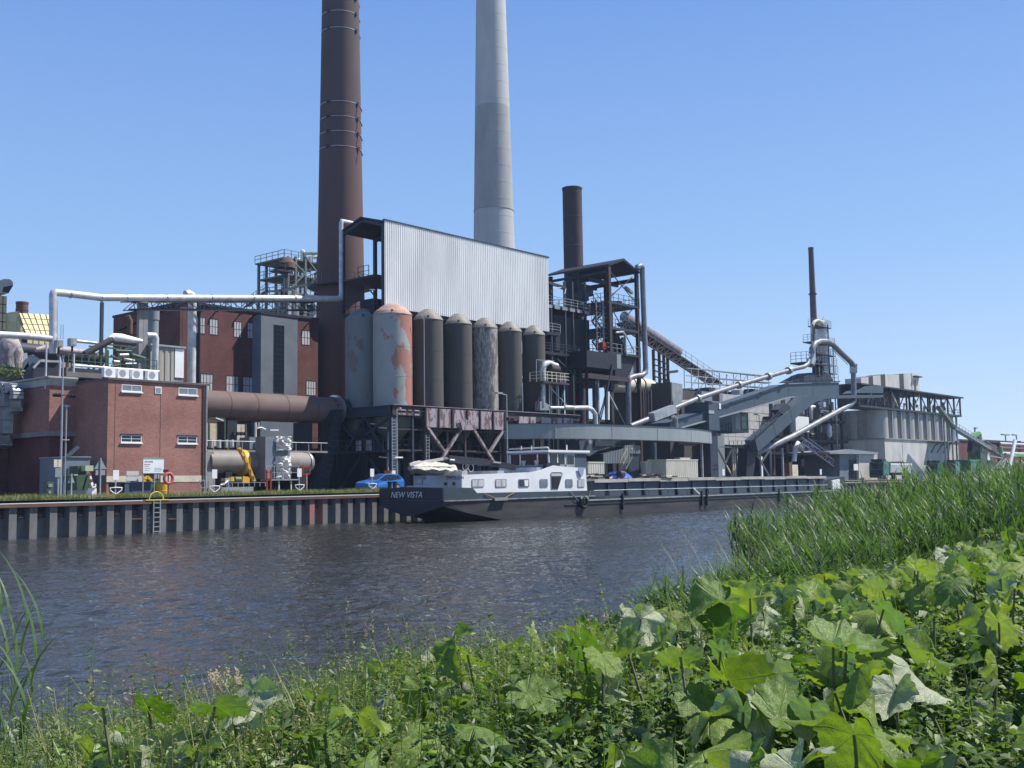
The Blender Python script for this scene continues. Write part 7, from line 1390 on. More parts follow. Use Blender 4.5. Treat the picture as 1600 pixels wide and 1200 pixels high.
t = T('yellow_tub', 'yellow round tub standing under the life ring', 'tub', 253, 768, 4.6); c = P(254, 760, 4.9); part(MB().rev(c[0], 5., [(.1, GZ), (.43, GZ), (.47, P(254, 756, 4.6)[2]), (.5, P(254, 755, 4.6)[2]), (.3, P(254, 755, 4.6)[2]-.05)], 20), 'body', yel, t); part(MB().rev(c[0], 5., [(.455, GZ+.35), (.47, GZ+.38), (.455, GZ+.41)], 20), 'rib', yel, t)
t = T('life_ring', 'faded red life ring on a thin post in front of the brick building', 'life ring', 263, 765, 3); c = P(263.3, 747.5, 3); part(MB().tube([(c[0]+.32*math.cos(a), 3, c[2]+.34*math.sin(a)) for a in np.linspace(0, 6.2832, 25)], .105, 10, False), 'ring', pinkr, t); part(MB().beam((c[0]+.05, 3.12, GZ), (c[0]+.05, 3.12, c[2]+.5), .06), 'post', rustdark, t); part(MB().box(c[0]-.3, 3.05, c[2]+.42, c[0]+.02, 3.2, c[2]+.6), 'rope_bag', blk, t)
# mini excavator
t = T('mini_excavator', 'small yellow and green mini excavator parked behind the information board', 'excavator', 240, 765, 7.5); pb(t, 'cab', green, 239, 738, 251, 755, 7.5, 1.2); pb(t, 'cab_window', glassl, 242, 740, 245, 748, 7.45, .04); pb(t, 'cab_window', glassl, 246.5, 740, 249, 748, 7.45, .04); pb(t, 'roof', blk, 238, 736.5, 252, 738.5, 7.4, 1.4); pb(t, 'track', blk, 236, 762, 254, 768, 7.4, 1.4, GZ); pb(t, 'chassis', blk, 240, 755, 252, 762, 7.5, 1.2)
for a, b in (((238, 752), (230, 745)), ((230, 745), (225, 749)), ((225, 749), (226, 754))): bm(t, 'boom', yel, 7.6, a, b, .18)
t = T('black_bin', 'black waste bin behind the leftmost mooring sign', 'bin', 183, 768, 5); p = P(183, 760, 5); part(MB().rev(p[0], 5.3, [(.3, GZ), (.42, GZ+.9), (.45, GZ+.95), (.05, GZ+1.0)], 14), 'body', blk, t); part(MB().box(p[0]-.47, 4.9, GZ+.97, p[0]+.47, 5.7, GZ+1.04), 'lid', dsteel, t)
# garage box, green skip, barrier, cabinet, slab
t = T('grey_garage', 'blue-grey metal box shelter in front of the left brick building', 'shelter', 120, 768, 9); x0, x1, z0, z1 = RC(100, 714.5, 140, 768, 9); part(MB().box(x0, 9, GZ, x1, 12.5, z1), 'body', greywall, t); part(MB().box(x0+.25, 8.95, GZ+.1, x1-.25, 8.997, z1-.75), 'roller_door', bluegrey, t); part(MB().box(x0-.05, 8.9, z1+.003, x1+.05, 12.6, z1+.06), 'roof_edge', galv, t)
part(MB().beam(P(104, 714, 8.9), P(122, 698, 8.9), .22), 'diagonal_strut', bluegrey, t)
GS = T('green_skip', 'dark green skip container with lids beside the grey shelter', 'skip', 130, 768, 6.5); gprism(GS, 'body', green, 6.5, 1.8, [(119, 743), (141, 741), (143, 766), (121, 766)]); pb(GS, 'rear_body', green, 122, 728, 135, 742, 7.2, 1.2); part(MB().beam(P(137, 742, 6.45), P(131, 765, 6.45), .05), 'side_rib', blk, GS); pb(GS, 'side_box', mat('pale_green', (.42, .48, .30), (.34, .4, .25), sc=2), 133.5, 727.3, 146, 736, 6.6, .8); pb(GS, 'bright_lid', mat('pale_green', (.42, .48, .30)), 116, 741, 121.5, 743, 6.4, .8)
BR = T('barrier', 'red and white raised barrier arm on a white base', 'barrier', 147, 768, 4.5); pb(BR, 'base', white, 143.5, 763, 151, 770, 4.4, .5, GZ)
A_, B_ = Vector(P(146, 763, 4.4)), Vector(P(139.5, 739, 4.4))
for k in range(5): part(MB().beam(A_.lerp(B_, k/5), A_.lerp(B_, (k+1)/5), .11), 'arm_stripe', redp if k % 2 == 0 else white, BR)
part(MB().tube([P(142, 755, 4.35), P(144, 762, 4.35), P(149, 761, 4.35), P(149, 756, 4.35)], .05, 6), 'handle', white, BR)
t = T('small_cabinet', 'dark small equipment cabinet with pale panels at the left', 'cabinet', 79, 770, 4); pb(t, 'casing', green, 74, 752.5, 84, 771, 4, .6, GZ); pb(t, 'panel', greypaint, 76, 756, 82, 761, 3.95, .04); pb(t, 'panel', greypaint, 76, 767, 80, 771, 3.95, .04)
t = T('concrete_slab', 'low pale concrete slab at the foot of the green skip', 'slab', 135, 774, 1.6); x0, x1, z0, z1 = RC(122, 769.5, 151, 776, 1.6); part(MB().box(x0, 1.6, GZ-.1, x1+1.3, 3.6, GZ+.16), 'body', cream, t)
# trucks
def truck(px, y, lab, trailer=True):
    x = P(px, 745, y)[0]; t = thing('truck', lab, 'truck', (x, y, GZ), 'green trucks parked on the right yard')
    part(MB().prism([(x, GZ+.6), (x, GZ+2.0), (x+.25, GZ+2.9), (x+1.9, GZ+3.05), (x+2.2, GZ+2.9), (x+2.2, GZ+.6)], y, y+2.4), 'cab', tgreen, t)
    part(MB().box(x-.03, y+.15, GZ+1.75, x+.06, y+2.25, GZ+2.65), 'windscreen', glass, t); part(MB().box(x+.5, y-.02, GZ+1.8, x+1.5, y+.0-.002, GZ+2.5), 'side_window', glass, t); part(MB().box(x+.1, y+.3, GZ+3.0, x+1.9, y+2.1, GZ+3.35), 'roof_deflector', blk, t)
    part(MB().box(x-.06, y+.1, GZ+.35, x+.2, y+2.3, GZ+.6), 'bumper', dsteel, t); part(MB().box(x-.05, y+.3, GZ+.8, x-.005, y+2.1, GZ+1.6), 'grille', blk, t); part(MB().box(x-.09, y+.1, GZ+.42, x-.062, y+.4, GZ+.56), 'headlight', white, t)
    part(MB().box(x+2.2, y+.4, GZ+.7, x+12.5, y+2.0, GZ+1.0), 'chassis', blk, t)
    for wx in (1.1, 4.2, 8.8, 10.1, 11.4):
        w_ = part(MB().tube([(x+wx, y-.02, GZ+.5), (x+wx, y+.3, GZ+.5)], .5, 18), 'wheel', rubber, t); part(MB().tube([(x+wx, y-.04, GZ+.5), (x+wx, y-.018, GZ+.5)], .28, 14), 'rim', galv, w_)
    if trailer: part(MB().prismx([(y+.1, GZ+1.15), (y-.05, GZ+2.5), (y+.05, GZ+2.62), (y+2.35, GZ+2.62), (y+2.4, GZ+2.5), (y+2.3, GZ+1.15), (y+1.2, GZ+.95)], x+3.0, x+12.3), 'tipper_body', alu, t); part(MB().prism([(x+3.2, GZ+2.63), (x+5, GZ+2.95), (x+9, GZ+3.0), (x+12, GZ+2.63)], y+.4, y+2.0), 'tarp_cover', blk, t)
    return t
truck(1381, 7, 'green truck with silver tipper trailer facing left below the silo building'); truck(1466, 10, 'second green truck half hidden behind the silver tipper trailer'); truck(1494, 6.5, 'green truck standing right of the others beside the grab crane', False)
# green grab crane
GC = T('material_handler', 'dark green material handling crane with bright green folded boom', 'crane', 1530, 745, 8)
gprism(GC, 'cab_tower', green, 8, 2.4, [(1532, 706), (1545, 706), (1550, 716), (1552, 736), (1532, 738)]); gprism(GC, 'house', tgreen, 8.2, 3, [(1517, 720), (1532, 720), (1532, 738), (1517, 738)]); pb(GC, 'house_roof', mat('turquoise_roof', (.05, .30, .25), rough=.5), 1515, 718, 1533, 720, 8, 3)
pb(GC, 'undercarriage', blk, 1518, 739, 1552, 748, 8, 3, GZ); gprism(GC, 'boom', green, 8.2, .9, [(1530, 680), (1533, 678), (1536, 706), (1531, 708)]); gprism(GC, 'boom_side', lgreen, 8.1, .08, [(1533, 679), (1534, 678), (1537, 706), (1534.5, 706)])
gprism(GC, 'stick', lgreen, 8.3, .8, [(1521, 681), (1526, 675.5), (1531, 674), (1534, 677), (1530, 681), (1522, 685)]); gprism(GC, 'grab', blk, 8.3, 1, [(1521, 685), (1525, 683), (1527, 688), (1533, 689), (1533, 704), (1519, 706)]); gprism(GC, 'nose', lgreen, 7.9, 1, [(1549, 729), (1555, 729), (1555, 737), (1550, 738)]); gprism(GC, 'white_trim', white, 7.95, .06, [(1543, 707), (1546, 707), (1547, 718), (1544, 721), (1543, 718)])
# dark backdrop added far behind so that no daylight shows between the legs
RB = thing('rear_backdrop', 'added dark backdrop block hiding the sky gaps far behind the towers', 'hall', (120, 44, GZ)); part(MB().box(88, 44, GZ, 190, 56, 12.5), 'wall', blk, RB)
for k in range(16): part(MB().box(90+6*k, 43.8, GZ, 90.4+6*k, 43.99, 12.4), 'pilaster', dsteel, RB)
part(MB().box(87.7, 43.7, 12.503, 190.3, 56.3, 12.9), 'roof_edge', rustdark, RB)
# ================================================================= vegetation of the near bank
def topz(dv): return np.minimum(2.15, 2.98-.228*dv)
def gz(dv): return np.maximum(-.25, np.minimum(1.5, 2.28-.228*dv))
def place(n, f0, f1, d0, d1, pw=1.):
    ph = np.radians(RNG.uniform(f0, f1, n)); dv = d0+(d1-d0)*RNG.uniform(0, 1, n)**pw; return np.stack([CAM[0]+dv*np.tan(ph), CAM[1]+dv], 1), dv, ph
reedm = grassmat('reed_leaf', (.085, .145, .04), (.045, .09, .038), .4)
weedm = grassmat('weed_leaf', (.125, .18, .045), (.06, .11, .03), .4)
weedm2 = grassmat('straw_leaf', (.24, .23, .09), (.15, .19, .06), .3)
LEFT = math.atan2(-AX[1], -AX[0])
# ---- reed bed
def reeds(xy, hgt, nleaf, rg, wid=(.025, .062), ln=(.4, 1.05)):
    n = len(xy); B = np.column_stack([xy, np.full(n, -.1)]); ld = LEFT+rg.normal(0, .6, n); lean = rg.uniform(.06, .28, n)
    V1, F1 = blades(B, hgt, np.full(n, .014), lean, ld, 3, .1)
    Vs = [V1]; Fs = [F1]; off = len(V1)
    for k in range(nleaf):
        t = .30+.68*(k+rg.uniform(0, 1, n))/nleaf; h = t*hgt; out = lean*t**1.8
        b = B+np.stack([np.cos(ld)*out*hgt, np.sin(ld)*out*hgt, h*(1-.35*.1*t)], 1)
        d = np.where(rg.uniform(0, 1, n) < .68, LEFT+rg.normal(0, 1.1, n), rg.uniform(0, 6.28, n)); L_ = rg.uniform(*ln, n)*(.65+.5*np.sin(t*3)); 
        V, F = blades(b, L_, rg.uniform(*wid, n), rg.uniform(.35, 1.15, n), d, 4, .9); Vs.append(V); Fs.append(F+off); off += len(V)
    return np.concatenate(Vs), np.concatenate(Fs)
n = 9500; U_ = 21+RNG.uniform(0, 1, n)**1.35*85; Vv = RNG.uniform(-52.6, -46.6, n)
ok = U_ > 21.5+(Vv+52.6)*1.15+RNG.exponential(.8, n); U_, Vv = U_[ok], Vv[ok]
H_ = np.interp(U_, [20, 29, 34, 40, 50, 110], [1.2, 1.8, 2.4, 2.85, 3.2, 3.3])*(.5+.62*RNG.uniform(0, 1, len(U_))**.7)
H_ *= 1+.07*np.sin(U_*1.3+Vv)+.08*np.sin(U_*.61+2*Vv)
keep = (np.sin(U_*1.9+Vv*1.3)+np.sin(U_*.8-Vv*2.1)+RNG.normal(0, .9, len(U_))) > -1.3; U_, Vv, H_ = U_[keep], Vv[keep], H_[keep]
k_ = 420; ue = RNG.uniform(16.5, 25, k_); U_ = np.concatenate([U_, ue]); Vv = np.concatenate([Vv, RNG.uniform(-53.3, -51.6, k_)]); H_ = np.concatenate([H_, np.interp(ue, [16.5, 20, 25], [.6, 1.2, 1.6])*RNG.uniform(.7, 1.05, k_)])
V, F = reeds(np.stack([U_, Vv], 1), H_, 9, RNG)
tag(npmesh('reed_bed', V, F, reedm), 'dense bed of tall green reeds in the water along the near bank', kind='stuff')
# dead straw among the reeds
n = 1500; U_ = 22+RNG.uniform(0, 1, n)**1.3*60; Vv = RNG.uniform(-53, -48, n); V, F = blades(np.stack([U_, Vv, np.full(n, 0.)], 1), RNG.uniform(.8, 2., n), np.full(n, .016), RNG.uniform(.1, .7, n), RNG.uniform(0, 6.28, n), 3)
tag(npmesh('dead_reed_stems', V, F, weedm2), kind='stuff')
# ---- single reeds as things
def single_reed(px, pyb, pyt, y, lab, nl, seed, lmul=1.):
    rg = np.random.default_rng(seed); a = P(px, pyb, y); zt_ = P(px, pyt, y)[2]; zb_ = float(gz(y-CAM[1])); h = zt_-zb_; t = thing('reed_plant', lab, 'reed', (a[0], y, zb_), 'single reeds standing clear of the reed bed')
    V, F = blades(np.array([[a[0], y, zb_]]), np.array([h]), np.array([.014]), np.array([.12]), np.array([LEFT+math.pi*(seed % 2)]), 4, .1)
    part(MB().add(V, F.tolist()), 'stem', reedm, t)
    for k in range(nl):
        f = .25+.7*(k+.5)/nl; b = np.array([[a[0]+math.cos(LEFT+math.pi*(seed % 2))*.12*f**1.8*h, y+math.sin(LEFT+math.pi*(seed % 2))*.12*f**1.8*h, zb_+h*f]])
        V, F = blades(b, np.array([rg.uniform(.3, .6)*lmul]), np.array([rg.uniform(.018, .03)*(.6+.4*lmul)]), np.array([rg.uniform(.15, .7)]), np.array([LEFT+math.pi*(k % 2)+rg.normal(0, .5)]), 5, .8); part(MB().add(V, F.tolist()), 'leaf', reedm, t)
    return t
for i, (px, pyb, pyt, y) in enumerate(((8, 1090, 905, -57.3), (24, 1100, 960, -57.0), (40, 1110, 915, -56.8), (-6, 1100, 930, -57.5), (52, 1090, 925, -56.3), (14, 1120, 990, -57.8))):
    single_reed(px, pyb, pyt, y, 'slender reed at the far left bottom edge, %s' % ['tallest arching one', 'short one in the middle', 'third from the frame edge', 'partly cut by the frame', 'rightmost upright one', 'lowest front one'][i], 7, i, .75)
single_reed(1012, 965, 858, -51.8, 'lone tall thin reed rising over the water left of the reed bed', 6, 21)
single_reed(1003, 965, 900, -51.5, 'lone short reed beside the tall thin one over the water', 4, 22)
for i, px in enumerate((1072, 1085, 1098, 1110, 1062)): single_reed(px, 960, 885+i*6, -51.9, 'arching reed at the left end of the reed bed, %s' % ['second', 'third', 'fourth', 'fifth', 'first'][i]+' from the left', 9, 30+i)
# ---- low weeds: stems with many small leaves
def weeds(xy, base, hgt, nleaf, rg, ll=(.035, .085), ww=.42, lean=.3):
    n = len(xy); B = np.column_stack([xy, base]); ld = rg.uniform(0, 6.28, n); le = rg.uniform(.02, lean, n)
    V1, F1 = blades(B, hgt, np.full(n, .006), le, ld, 3, .2); Vs = [V1]; Fs = [F1]; off = len(V1)
    for k in range(nleaf):
        t = .18+.8*(k+rg.uniform(0, 1, n))/nleaf; out = le*t**1.8
        c = B+np.stack([np.cos(ld)*out*hgt, np.sin(ld)*out*hgt, t*hgt*(1-.2*.35*t*le)], 1)
        d = rg.uniform(0, 6.28, n); L_ = rg.uniform(*ll, n)*(1.25-.65*t); pit_ = rg.uniform(-.5, .7, n); rl_ = rg.normal(0, .5, n)
        ax = np.stack([np.cos(d)*np.cos(pit_), np.sin(d)*np.cos(pit_), np.sin(pit_)], 1); sd = np.stack([-np.sin(d)*np.cos(rl_), np.cos(d)*np.cos(rl_), np.sin(rl_)], 1)
        w = (L_*ww*.5)[:, None]; L3 = L_[:, None]; dn = np.array([[0, 0, 1.]])*L3*.12
        v = np.stack([c, c+ax*L3*.38+sd*w, c+ax*L3-dn*1.5, c+ax*L3*.38-sd*w, c+ax*L3*.45+dn*.5], 1).reshape(-1, 3)
        # two folded quads sharing the midrib
        f = np.array([[0, 1, 2, 4], [0, 4, 2, 3]])[None]+(np.arange(n)*5)[:, None, None]+off
        Vs.append(v); Fs.append(f.reshape(-1, 4)); off += n*5
    return np.concatenate(Vs), np.concatenate(Fs)
xy, dv, ph = place(12000, 17, 79, 2.0, 12.1, .8); hh = (topz(dv)-gz(dv))*RNG.uniform(.45, 1.14, len(dv))*(1+.2*np.sin(xy[:, 0]*2.1)*np.cos(xy[:, 1]*1.7))
V, F = weeds(xy, gz(dv), np.clip(hh, .12, 1.), 22, RNG); tag(npmesh('weeds', V, F, weedm), 'tangled green weeds and nettles covering the near bank', kind='stuff')
xy, dv, ph = place(4200, 17, 62, 3.0, 11.8, 1.); V, F = weeds(xy, gz(dv), np.clip((topz(dv)-gz(dv))*RNG.uniform(.6, 1.3, len(dv)), .15, 1.1), 30, RNG, (.02, .045), .3, .6); tag(npmesh('fine_weeds', V, F, weedm2), 'pale straw-green fine weeds on the near bank', kind='stuff')
xy, dv, ph = place(420, 17, 66, 5.5, 11, 1.); V, F = weeds(xy, gz(dv), np.clip((topz(dv)-gz(dv))*RNG.uniform(1.1, 1.75, len(dv)), .5, 1.3), 30, RNG, (.04, .09), .34, .25); tag(npmesh('tall_nettles', V, F, weedm), kind='stuff')
xy, dv, ph = place(2600, 17, 80, 2.2, 11, .9); V, F = weeds(xy, gz(dv), np.clip((topz(dv)-gz(dv))*RNG.uniform(.4, 1.0, len(dv)), .15, .9), 12, RNG, (.08, .16), .62, .6); tag(npmesh('broad_weeds', V, F, grassmat('broad_weed_leaf', (.115, .19, .04), (.05, .10, .028), .35)), kind='stuff')
xy, dv, ph = place(3800, 52, 81, .7, 3.6, 1.); V, F = weeds(xy, gz(dv), RNG.uniform(.2, .55, len(dv)), 16, RNG, (.05, .12), .55, .5); tag(npmesh('near_weeds', V, F, weedm), kind='stuff')
# ground-hugging leaf layer hiding the soil, darkened to put shade into the gaps
xy, dv, ph = place(12000, 15, 82, .9, 12, .9); V, F = weeds(xy, gz(dv)-.02, np.full(len(dv), .22), 8, RNG, (.06, .13), .7, .8); tag(npmesh('ground_cover', V, F, grassmat('cover_leaf', (.032, .058, .016), (.022, .04, .014), .2)), kind='stuff')
xy, dv, ph = place(6500, 17, 79, 3.0, 11.9, 1.); V, F = blades(np.column_stack([xy, gz(dv)]), np.clip((topz(dv)-gz(dv))*RNG.uniform(.6, 1.25, len(dv)), .2, 1.1), RNG.uniform(.005, .012, len(dv)), RNG.uniform(.1, .9, len(dv)), RNG.uniform(0, 6.28, len(dv)), 5); tag(npmesh('long_grass', V, F, weedm), kind='stuff')
# climbing weeds in front of the reeds on the right
xy, dv, ph = place(2600, 58, 80, 7, 11.5, 1.); V, F = weeds(xy, gz(dv), RNG.uniform(.5, 1.1, len(dv)), 26, RNG, (.05, .10), .5, .4); tag(npmesh('tall_weeds', V, F, weedm), kind='stuff')
# ---- butterbur leaves
def leafmat():
    m = bpy.data.materials.new('butterbur_leaf'); m.use_nodes = True; t = m.node_tree; N = t.nodes; L = t.links; N.remove(N['Principled BSDF']); out = N['Material Output']
    tc = N.new('ShaderNodeTexCoord'); sp = N.new('ShaderNodeSeparateXYZ'); L.new(tc.outputs['Object'], sp.inputs[0])
    at = N.new('ShaderNodeMath'); at.operation = 'ARCTAN2'; L.new(sp.outputs[1], at.inputs[0]); L.new(sp.outputs[0], at.inputs[1])
    ml = N.new('ShaderNodeMath'); ml.operation = 'MULTIPLY'; ml.inputs[1].default_value = 1.75; L.new(at.outputs[0], ml.inputs[0])
    cs_ = N.new('ShaderNodeMath'); cs_.operation = 'COSINE'; m2 = N.new('ShaderNodeMath'); m2.operation = 'MULTIPLY'; m2.inputs[1].default_value = 4.; L.new(ml.outputs[0], m2.inputs[0]); L.new(m2.outputs[0], cs_.inputs[0])
    vr = N.new('ShaderNodeMapRange'); vr.inputs[1].default_value = .95; vr.inputs[2].default_value = 1.; vr.inputs[4].default_value = .6; L.new(cs_.outputs[0], vr.inputs[0])
    vo = N.new('ShaderNodeTexVoronoi'); vo.feature = 'DISTANCE_TO_EDGE'; vo.inputs['Scale'].default_value = 13; L.new(tc.outputs['Object'], vo.inputs[0])
    v2 = N.new('ShaderNodeMapRange'); v2.inputs[1].default_value = .06; v2.inputs[2].default_value = 0; v2.inputs[4].default_value = .09; L.new(vo.outputs[0], v2.inputs[0])
    mxv = N.new('ShaderNodeMath'); mxv.operation = 'MAXIMUM'; L.new(vr.outputs[0], mxv.inputs[0]); L.new(v2.outputs[0], mxv.inputs[1])
    oi = N.new('ShaderNodeObjectInfo'); nz = N.new('ShaderNodeTexNoise'); nz.inputs['Scale'].default_value = 2.2; nz.inputs['Detail'].default_value = 6; L.new(tc.outputs['Object'], nz.inputs[0])
    c0 = N.new('ShaderNodeMix'); c0.data_type = 'RGBA'; c0.inputs[6].default_value = (.085, .17, .028, 1); c0.inputs[7].default_value = (.20, .27, .045, 1); L.new(oi.outputs['Random'], c0.inputs[0])
    c1 = N.new('ShaderNodeMix'); c1.data_type = 'RGBA'; c1.blend_type = 'MULTIPLY'; c1.inputs[0].default_value = 1; L.new(c0.outputs[2], c1.inputs[6]); r_ = N.new('ShaderNodeMapRange'); r_.inputs[1].default_value = .3; r_.inputs[2].default_value = .7; r_.inputs[3].default_value = .72; r_.inputs[4].default_value = 1.25; L.new(nz.outputs[0], r_.inputs[0]); cc = N.new('ShaderNodeCombineColor'); [L.new(r_.outputs[0], cc.inputs[i]) for i in range(3)]; L.new(cc.outputs[0], c1.inputs[7])
    cv = N.new('ShaderNodeMix'); cv.data_type = 'RGBA'; cv.inputs[7].default_value = (.23, .30, .10, 1); L.new(mxv.outputs[0], cv.inputs[0]); L.new(c1.outputs[2], cv.inputs[6])
    un = N.new('ShaderNodeMix'); un.data_type = 'RGBA'; un.inputs[6].default_value = (.40, .44, .29, 1); un.inputs[7].default_value = (.52, .54, .38, 1); L.new(mxv.outputs[0], un.inputs[0])
    ge = N.new('ShaderNodeNewGeometry'); fb = N.new('ShaderNodeMix'); fb.data_type = 'RGBA'; L.new(ge.outputs['Backfacing'], fb.inputs[0]); L.new(cv.outputs[2], fb.inputs[6]); L.new(un.outputs[2], fb.inputs[7])
    d = N.new('ShaderNodeBsdfDiffuse'); L.new(fb.outputs[2], d.inputs[0]); tl = N.new('ShaderNodeBsdfTranslucent')
    tm = N.new('ShaderNodeMix'); tm.data_type = 'RGBA'; tm.blend_type = 'MULTIPLY'; tm.inputs[0].default_value = 1; tm.inputs[7].default_value = (1.75, 1.85, .45, 1); L.new(c1.outputs[2], tm.inputs[6]); L.new(tm.outputs[2], tl.inputs[0])
    bp = N.new('ShaderNodeBump'); bp.inputs['Strength'].default_value = .6; bp.inputs['Distance'].default_value = .03; bp.invert = True; nb = N.new('ShaderNodeMath'); nb.operation = 'MULTIPLY_ADD'; nb.inputs[1].default_value = -1.2; L.new(nz.outputs[0], nb.inputs[0]); L.new(mxv.outputs[0], nb.inputs[2]); L.new(nb.outputs[0], bp.inputs['Height'])
    for q in (d, tl): L.new(bp.outputs[0], q.inputs['Normal'])
    gl = N.new('ShaderNodeBsdfGlossy'); gl.inputs['Roughness'].default_value = .55; L.new(bp.outputs[0], gl.inputs['Normal'])
    a = N.new('ShaderNodeMixShader'); a.inputs[0].default_value = .32; L.new(d.outputs[0], a.inputs[1]); L.new(tl.outputs[0], a.inputs[2])
    b = N.new('ShaderNodeMixShader'); b.inputs[0].default_value = .035; L.new(a.outputs[0], b.inputs[1]); L.new(gl.outputs[0], b.inputs[2]); L.new(b.outputs[0], out.inputs[0]); return m
lfm = leafmat(); stm = mat('leaf_stalk', (.12, .16, .06), (.14, .12, .07), sc=3)
def leafmesh(seed, fold, cup, droop):
    r = np.random.default_rng(seed); na, nr = 56, 8; ph_ = r.uniform(0, 6.28, 6); vs = [(0, 0, 0)]; fs = []
    for j in range(1, nr+1):
        for i in range(na):
            th_ = -math.pi+2*math.pi*(i+.5)/na; e = math.pi-abs(th_)
            R_ = (1-.80*math.exp(-(e/.30)**2))*(.92+.10*math.cos(th_))*(1+.05*math.cos(7*th_+ph_[0]))*(1+(.045*math.cos(17*th_+ph_[1])+.03*r.normal()) * (1 if j == nr else .2))
            rr = R_*j/nr; x, y = rr*math.cos(th_)+.18*rr, rr*math.sin(th_)
            z = cup*rr*rr+.030*math.cos(7*th_)*rr+(.06+.12*(seed % 3))*math.sin((2+seed % 3)*th_+ph_[2])*rr*rr+.05*math.sin(5*x*3+ph_[4])*math.sin(4*y*3+ph_[5])*rr+.05*math.sin(11*th_+ph_[3])*rr**3-fold*abs(y)-droop*max(0, x)**2*.6
            vs.append((x, y*(1-.25*min(1, fold)), z))
    for i in range(na):
        fs.append((0, 1+i, 1+(i+1) % na))
        for j in range(nr-1): a = 1+j*na+i; b = 1+j*na+(i+1) % na; fs.append((a, a+na, b+na, b))
    fs = [f for f in fs]
    me = bpy.data.meshes.new('leaf'); me.from_pydata(vs, [], fs); me.polygons.foreach_set('use_smooth', [True]*len(fs)); me.update(); me.materials.append(lfm); return me
LMS = [leafmesh(i, f, c, d) for i, (f, c, d) in enumerate(((0, .12, .2), (.15, -.1, .5), (.35, .1, .3), (.05, .3, .1), (.6, .0, .5), (-.25, .05, .35), (.1, -.22, .4), (-.5, .1, .6), (.25, .2, .8), (0, -.05, .1)))]
def butterbur(x, y, zt_, n, rg, lab, sz=(.11, .235)):
    zb_ = float(gz(y-CAM[1])); t = thing('butterbur_plant', lab, 'plant', (x, y, zb_), 'butterbur plants on the near bank')
    for k in range(n):
        a = rg.uniform(0, 6.283); d = rg.uniform(.05, .38); s = rg.uniform(*sz); z = zt_-rg.uniform(0, .85)**1.2*.9 if rg.uniform() < .9 else zt_+.1
        lx, ly = x+d*math.cos(a), y+d*math.sin(a); st_ = MB().tube([(x+.2*(lx-x), y+.2*(ly-y), zb_-.05), (x+.7*(lx-x), y+.7*(ly-y), zb_+(z-zb_)*.6), (lx, ly, z)], [.011, .009, .006], 5, False)
        part(st_, 'stalk', stm, t)
        az = a+rg.normal(0, .8); tilt = abs(rg.normal(.45, .42)) if rg.uniform() < .66 else rg.uniform(1., 2.4)
        m_ = Matrix.Rotation(az, 3, 'Z')@Matrix.Rotation(tilt, 3, 'Y')@Matrix.Rotation(rg.normal(0, .4), 3, 'X')
        piece(LMS[rg.integers(0, len(LMS))], 'leaf', t, (lx, ly, z), rot=m_.to_euler(), scale=(s, s, s))
rg = np.random.default_rng(42); pts = []
def trybb(f0, f1, d0, d1, n, sp, off=0., sz=(.11, .235), nl=(4, 7), pw=1.3):
    c = 0; tries = 0
    while c < n and tries < n*40:
        tries += 1; f = math.radians(rg.uniform(f0, f1)); dv = d0+(d1-d0)*rg.uniform()**pw; x, y = CAM[0]+dv*math.tan(f), CAM[1]+dv
        if any((x-a)**2+(y-b)**2 < sp*sp for a, b in pts): continue
        pts.append((x, y)); c += 1; d = dv/math.cos(f)
        pos = 'at the right edge' if f > math.radians(70) else 'right of centre' if f > math.radians(57) else 'in the middle' if f > math.radians(42) else 'at the left'
        lab = 'broad-leaved butterbur '+('close to the camera ' if d < 6.5 else 'further along the bank ')+pos
        k_ = min(1., .56+.065*d); butterbur(x, y, float(topz(dv))+off+rg.normal(0, .06), int(rg.integers(*nl)*(1.25 if d < 6 else 1)), rg, lab, (sz[0]*k_, sz[1]*k_))
trybb(57, 80, 1.0, 6.5, 100, .33, -.03, (.11, .225), (8, 14), 1.)
trybb(60, 71, 2.6, 7.6, 46, .42, -.08, (.10, .21), (7, 12), 1.)
trybb(70, 79, 2.2, 8.0, 40, .45, .14, (.12, .23), (7, 12), 1.)
trybb(44, 58, 3.0, 7.6, 66, .38, -.10, (.09, .18), (6, 11), 1.)
trybb(22, 43, 2.6, 4.3, 26, .38, -.12, (.09, .17), (5, 9))
# ---- seed-head grasses, withered umbels
shm = mat('seed_head', (.42, .34, .22), (.30, .24, .16), sc=20, rough=.9)
def seedgrass(px, pyt, y, lab, seed):
    r = np.random.default_rng(seed); b = P(px+r.uniform(-4, 12), pyt, y); zb_ = float(gz(y-CAM[1])); tp_ = np.array(P(px, pyt, y)); t = thing('seed_grass', lab, 'grass', (b[0], y, zb_), 'flowering grasses on the near bank')
    q = [Vector((b[0], y, zb_)).lerp(Vector(tp_), f)+Vector((.05*math.sin(f*3), 0, 0)) for f in (0, .35, .7, 1)]
    part(MB().tube(q, [.003, .0025, .002, .0015], 4), 'stem', weedm2, t); hd_ = MB(); dr = (q[3]-q[2]).normalized()
    for k in range(34):
        c = q[3]-dr*.13*r.uniform(); o = Vector(r.normal(size=3)).normalized()*.014*(1+r.uniform()); e = Vector((0, 0, 1))*.012; hd_.add([c, c+o+e*.3, c+o*1.2+e*1.6], [(0, 1, 2)])
    part(hd_, 'seed_head', shm, t)
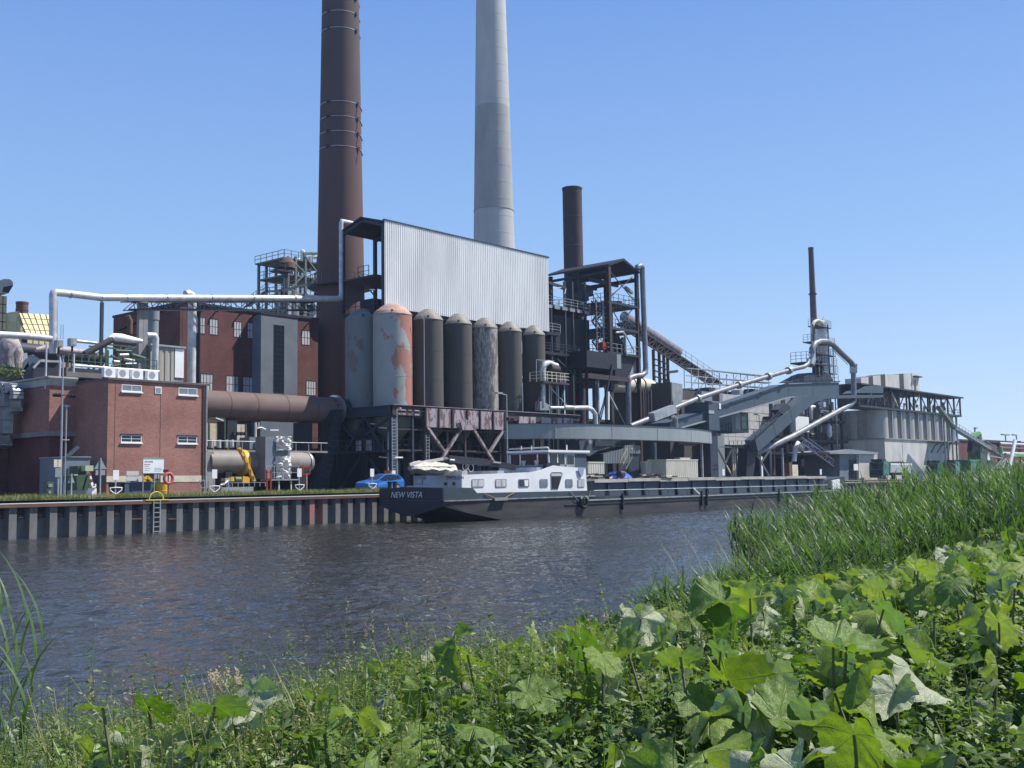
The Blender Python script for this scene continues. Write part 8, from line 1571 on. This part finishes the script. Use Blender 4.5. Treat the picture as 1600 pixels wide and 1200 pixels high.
for i, (px, py) in enumerate(((540, 934), (578, 958), (607, 985), (632, 968), (663, 990), (568, 975), (583, 1005), (525, 1022), (549, 1000), (695, 988), (613, 1018), (541, 1020), (560, 1030), (372, 1062), (338, 1047), (205, 1078), (140, 1063))):
    seedgrass(px, py, -56.4+RNG.uniform(-.9, .9), 'flowering grass stalk, %s' % ('tallest with a bent seed head' if i == 0 else 'upright among the group left of centre, number %s from the tallest' % ['second', 'third', 'fourth', 'fifth', 'sixth', 'seventh', 'eighth', 'ninth', 'tenth', 'eleventh', 'twelfth', 'thirteenth'][i-1] if i < 13 else ['above the weeds left of the group', 'in the left weeds over the water', 'low at the left', 'pale one far left'][i-13]), 100+i)
def umbel(px, pyt, y, lab, seed):
    r = np.random.default_rng(seed); tp_ = Vector(P(px, pyt, y)); zb_ = float(gz(y-CAM[1])); t = thing('withered_umbel', lab, 'plant', (tp_.x, y, zb_), 'withered umbels on the bank edge')
    part(MB().tube([(tp_.x+.1, y, zb_), (tp_.x+.03, y, (zb_+tp_.z)/2), tuple(tp_-Vector((0, 0, .12)))], [.007, .005, .004], 5), 'stem', stm, t)
    for k in range(11):
        a = r.uniform(0, 6.28); e = tp_+Vector((math.cos(a)*r.uniform(.03, .16), math.sin(a)*r.uniform(.03, .16), r.uniform(-.05, .04))); mb = MB().tube([tuple(tp_-Vector((0, 0, .12))), tuple(e)], .002, 4)
        for j in range(14): c = e+Vector(r.normal(size=3))*.016; mb.add([c, c+Vector((.012, 0, .004)), c+Vector((0, .008, .014))], [(0, 1, 2)])
        part(mb, 'umbellet', shm, t)
umbel(955, 965, -54.5, 'withered brown umbel above the weeds, rightmost of three', 1); umbel(935, 975, -54.7, 'withered brown umbel, middle of three', 2); umbel(915, 985, -54.6, 'withered brown umbel, leftmost of three', 3); umbel(1023, 1032, -57.6, 'withered umbel lower down among the big leaves', 4); umbel(350, 1058, -56.2, 'withered brown umbel on the left above the water', 5)
# ================================================================= thin summer haze over the whole place
hz = bpy.data.materials.new('haze_air'); hz.use_nodes = True; _t = hz.node_tree; _t.nodes.remove(_t.nodes['Principled BSDF'])
_v = _t.nodes.new('ShaderNodeVolumePrincipled'); _v.inputs['Color'].default_value = (.55, .72, 1, 1); _v.inputs['Density'].default_value = .00022; _v.inputs['Anisotropy'].default_value = .2
_t.links.new(_v.outputs[0], _t.nodes['Material Output'].inputs['Volume'])
solo(MB().box(-120, -140, -2.5, 700, 260, 90), 'haze', hz, kind='stuff')
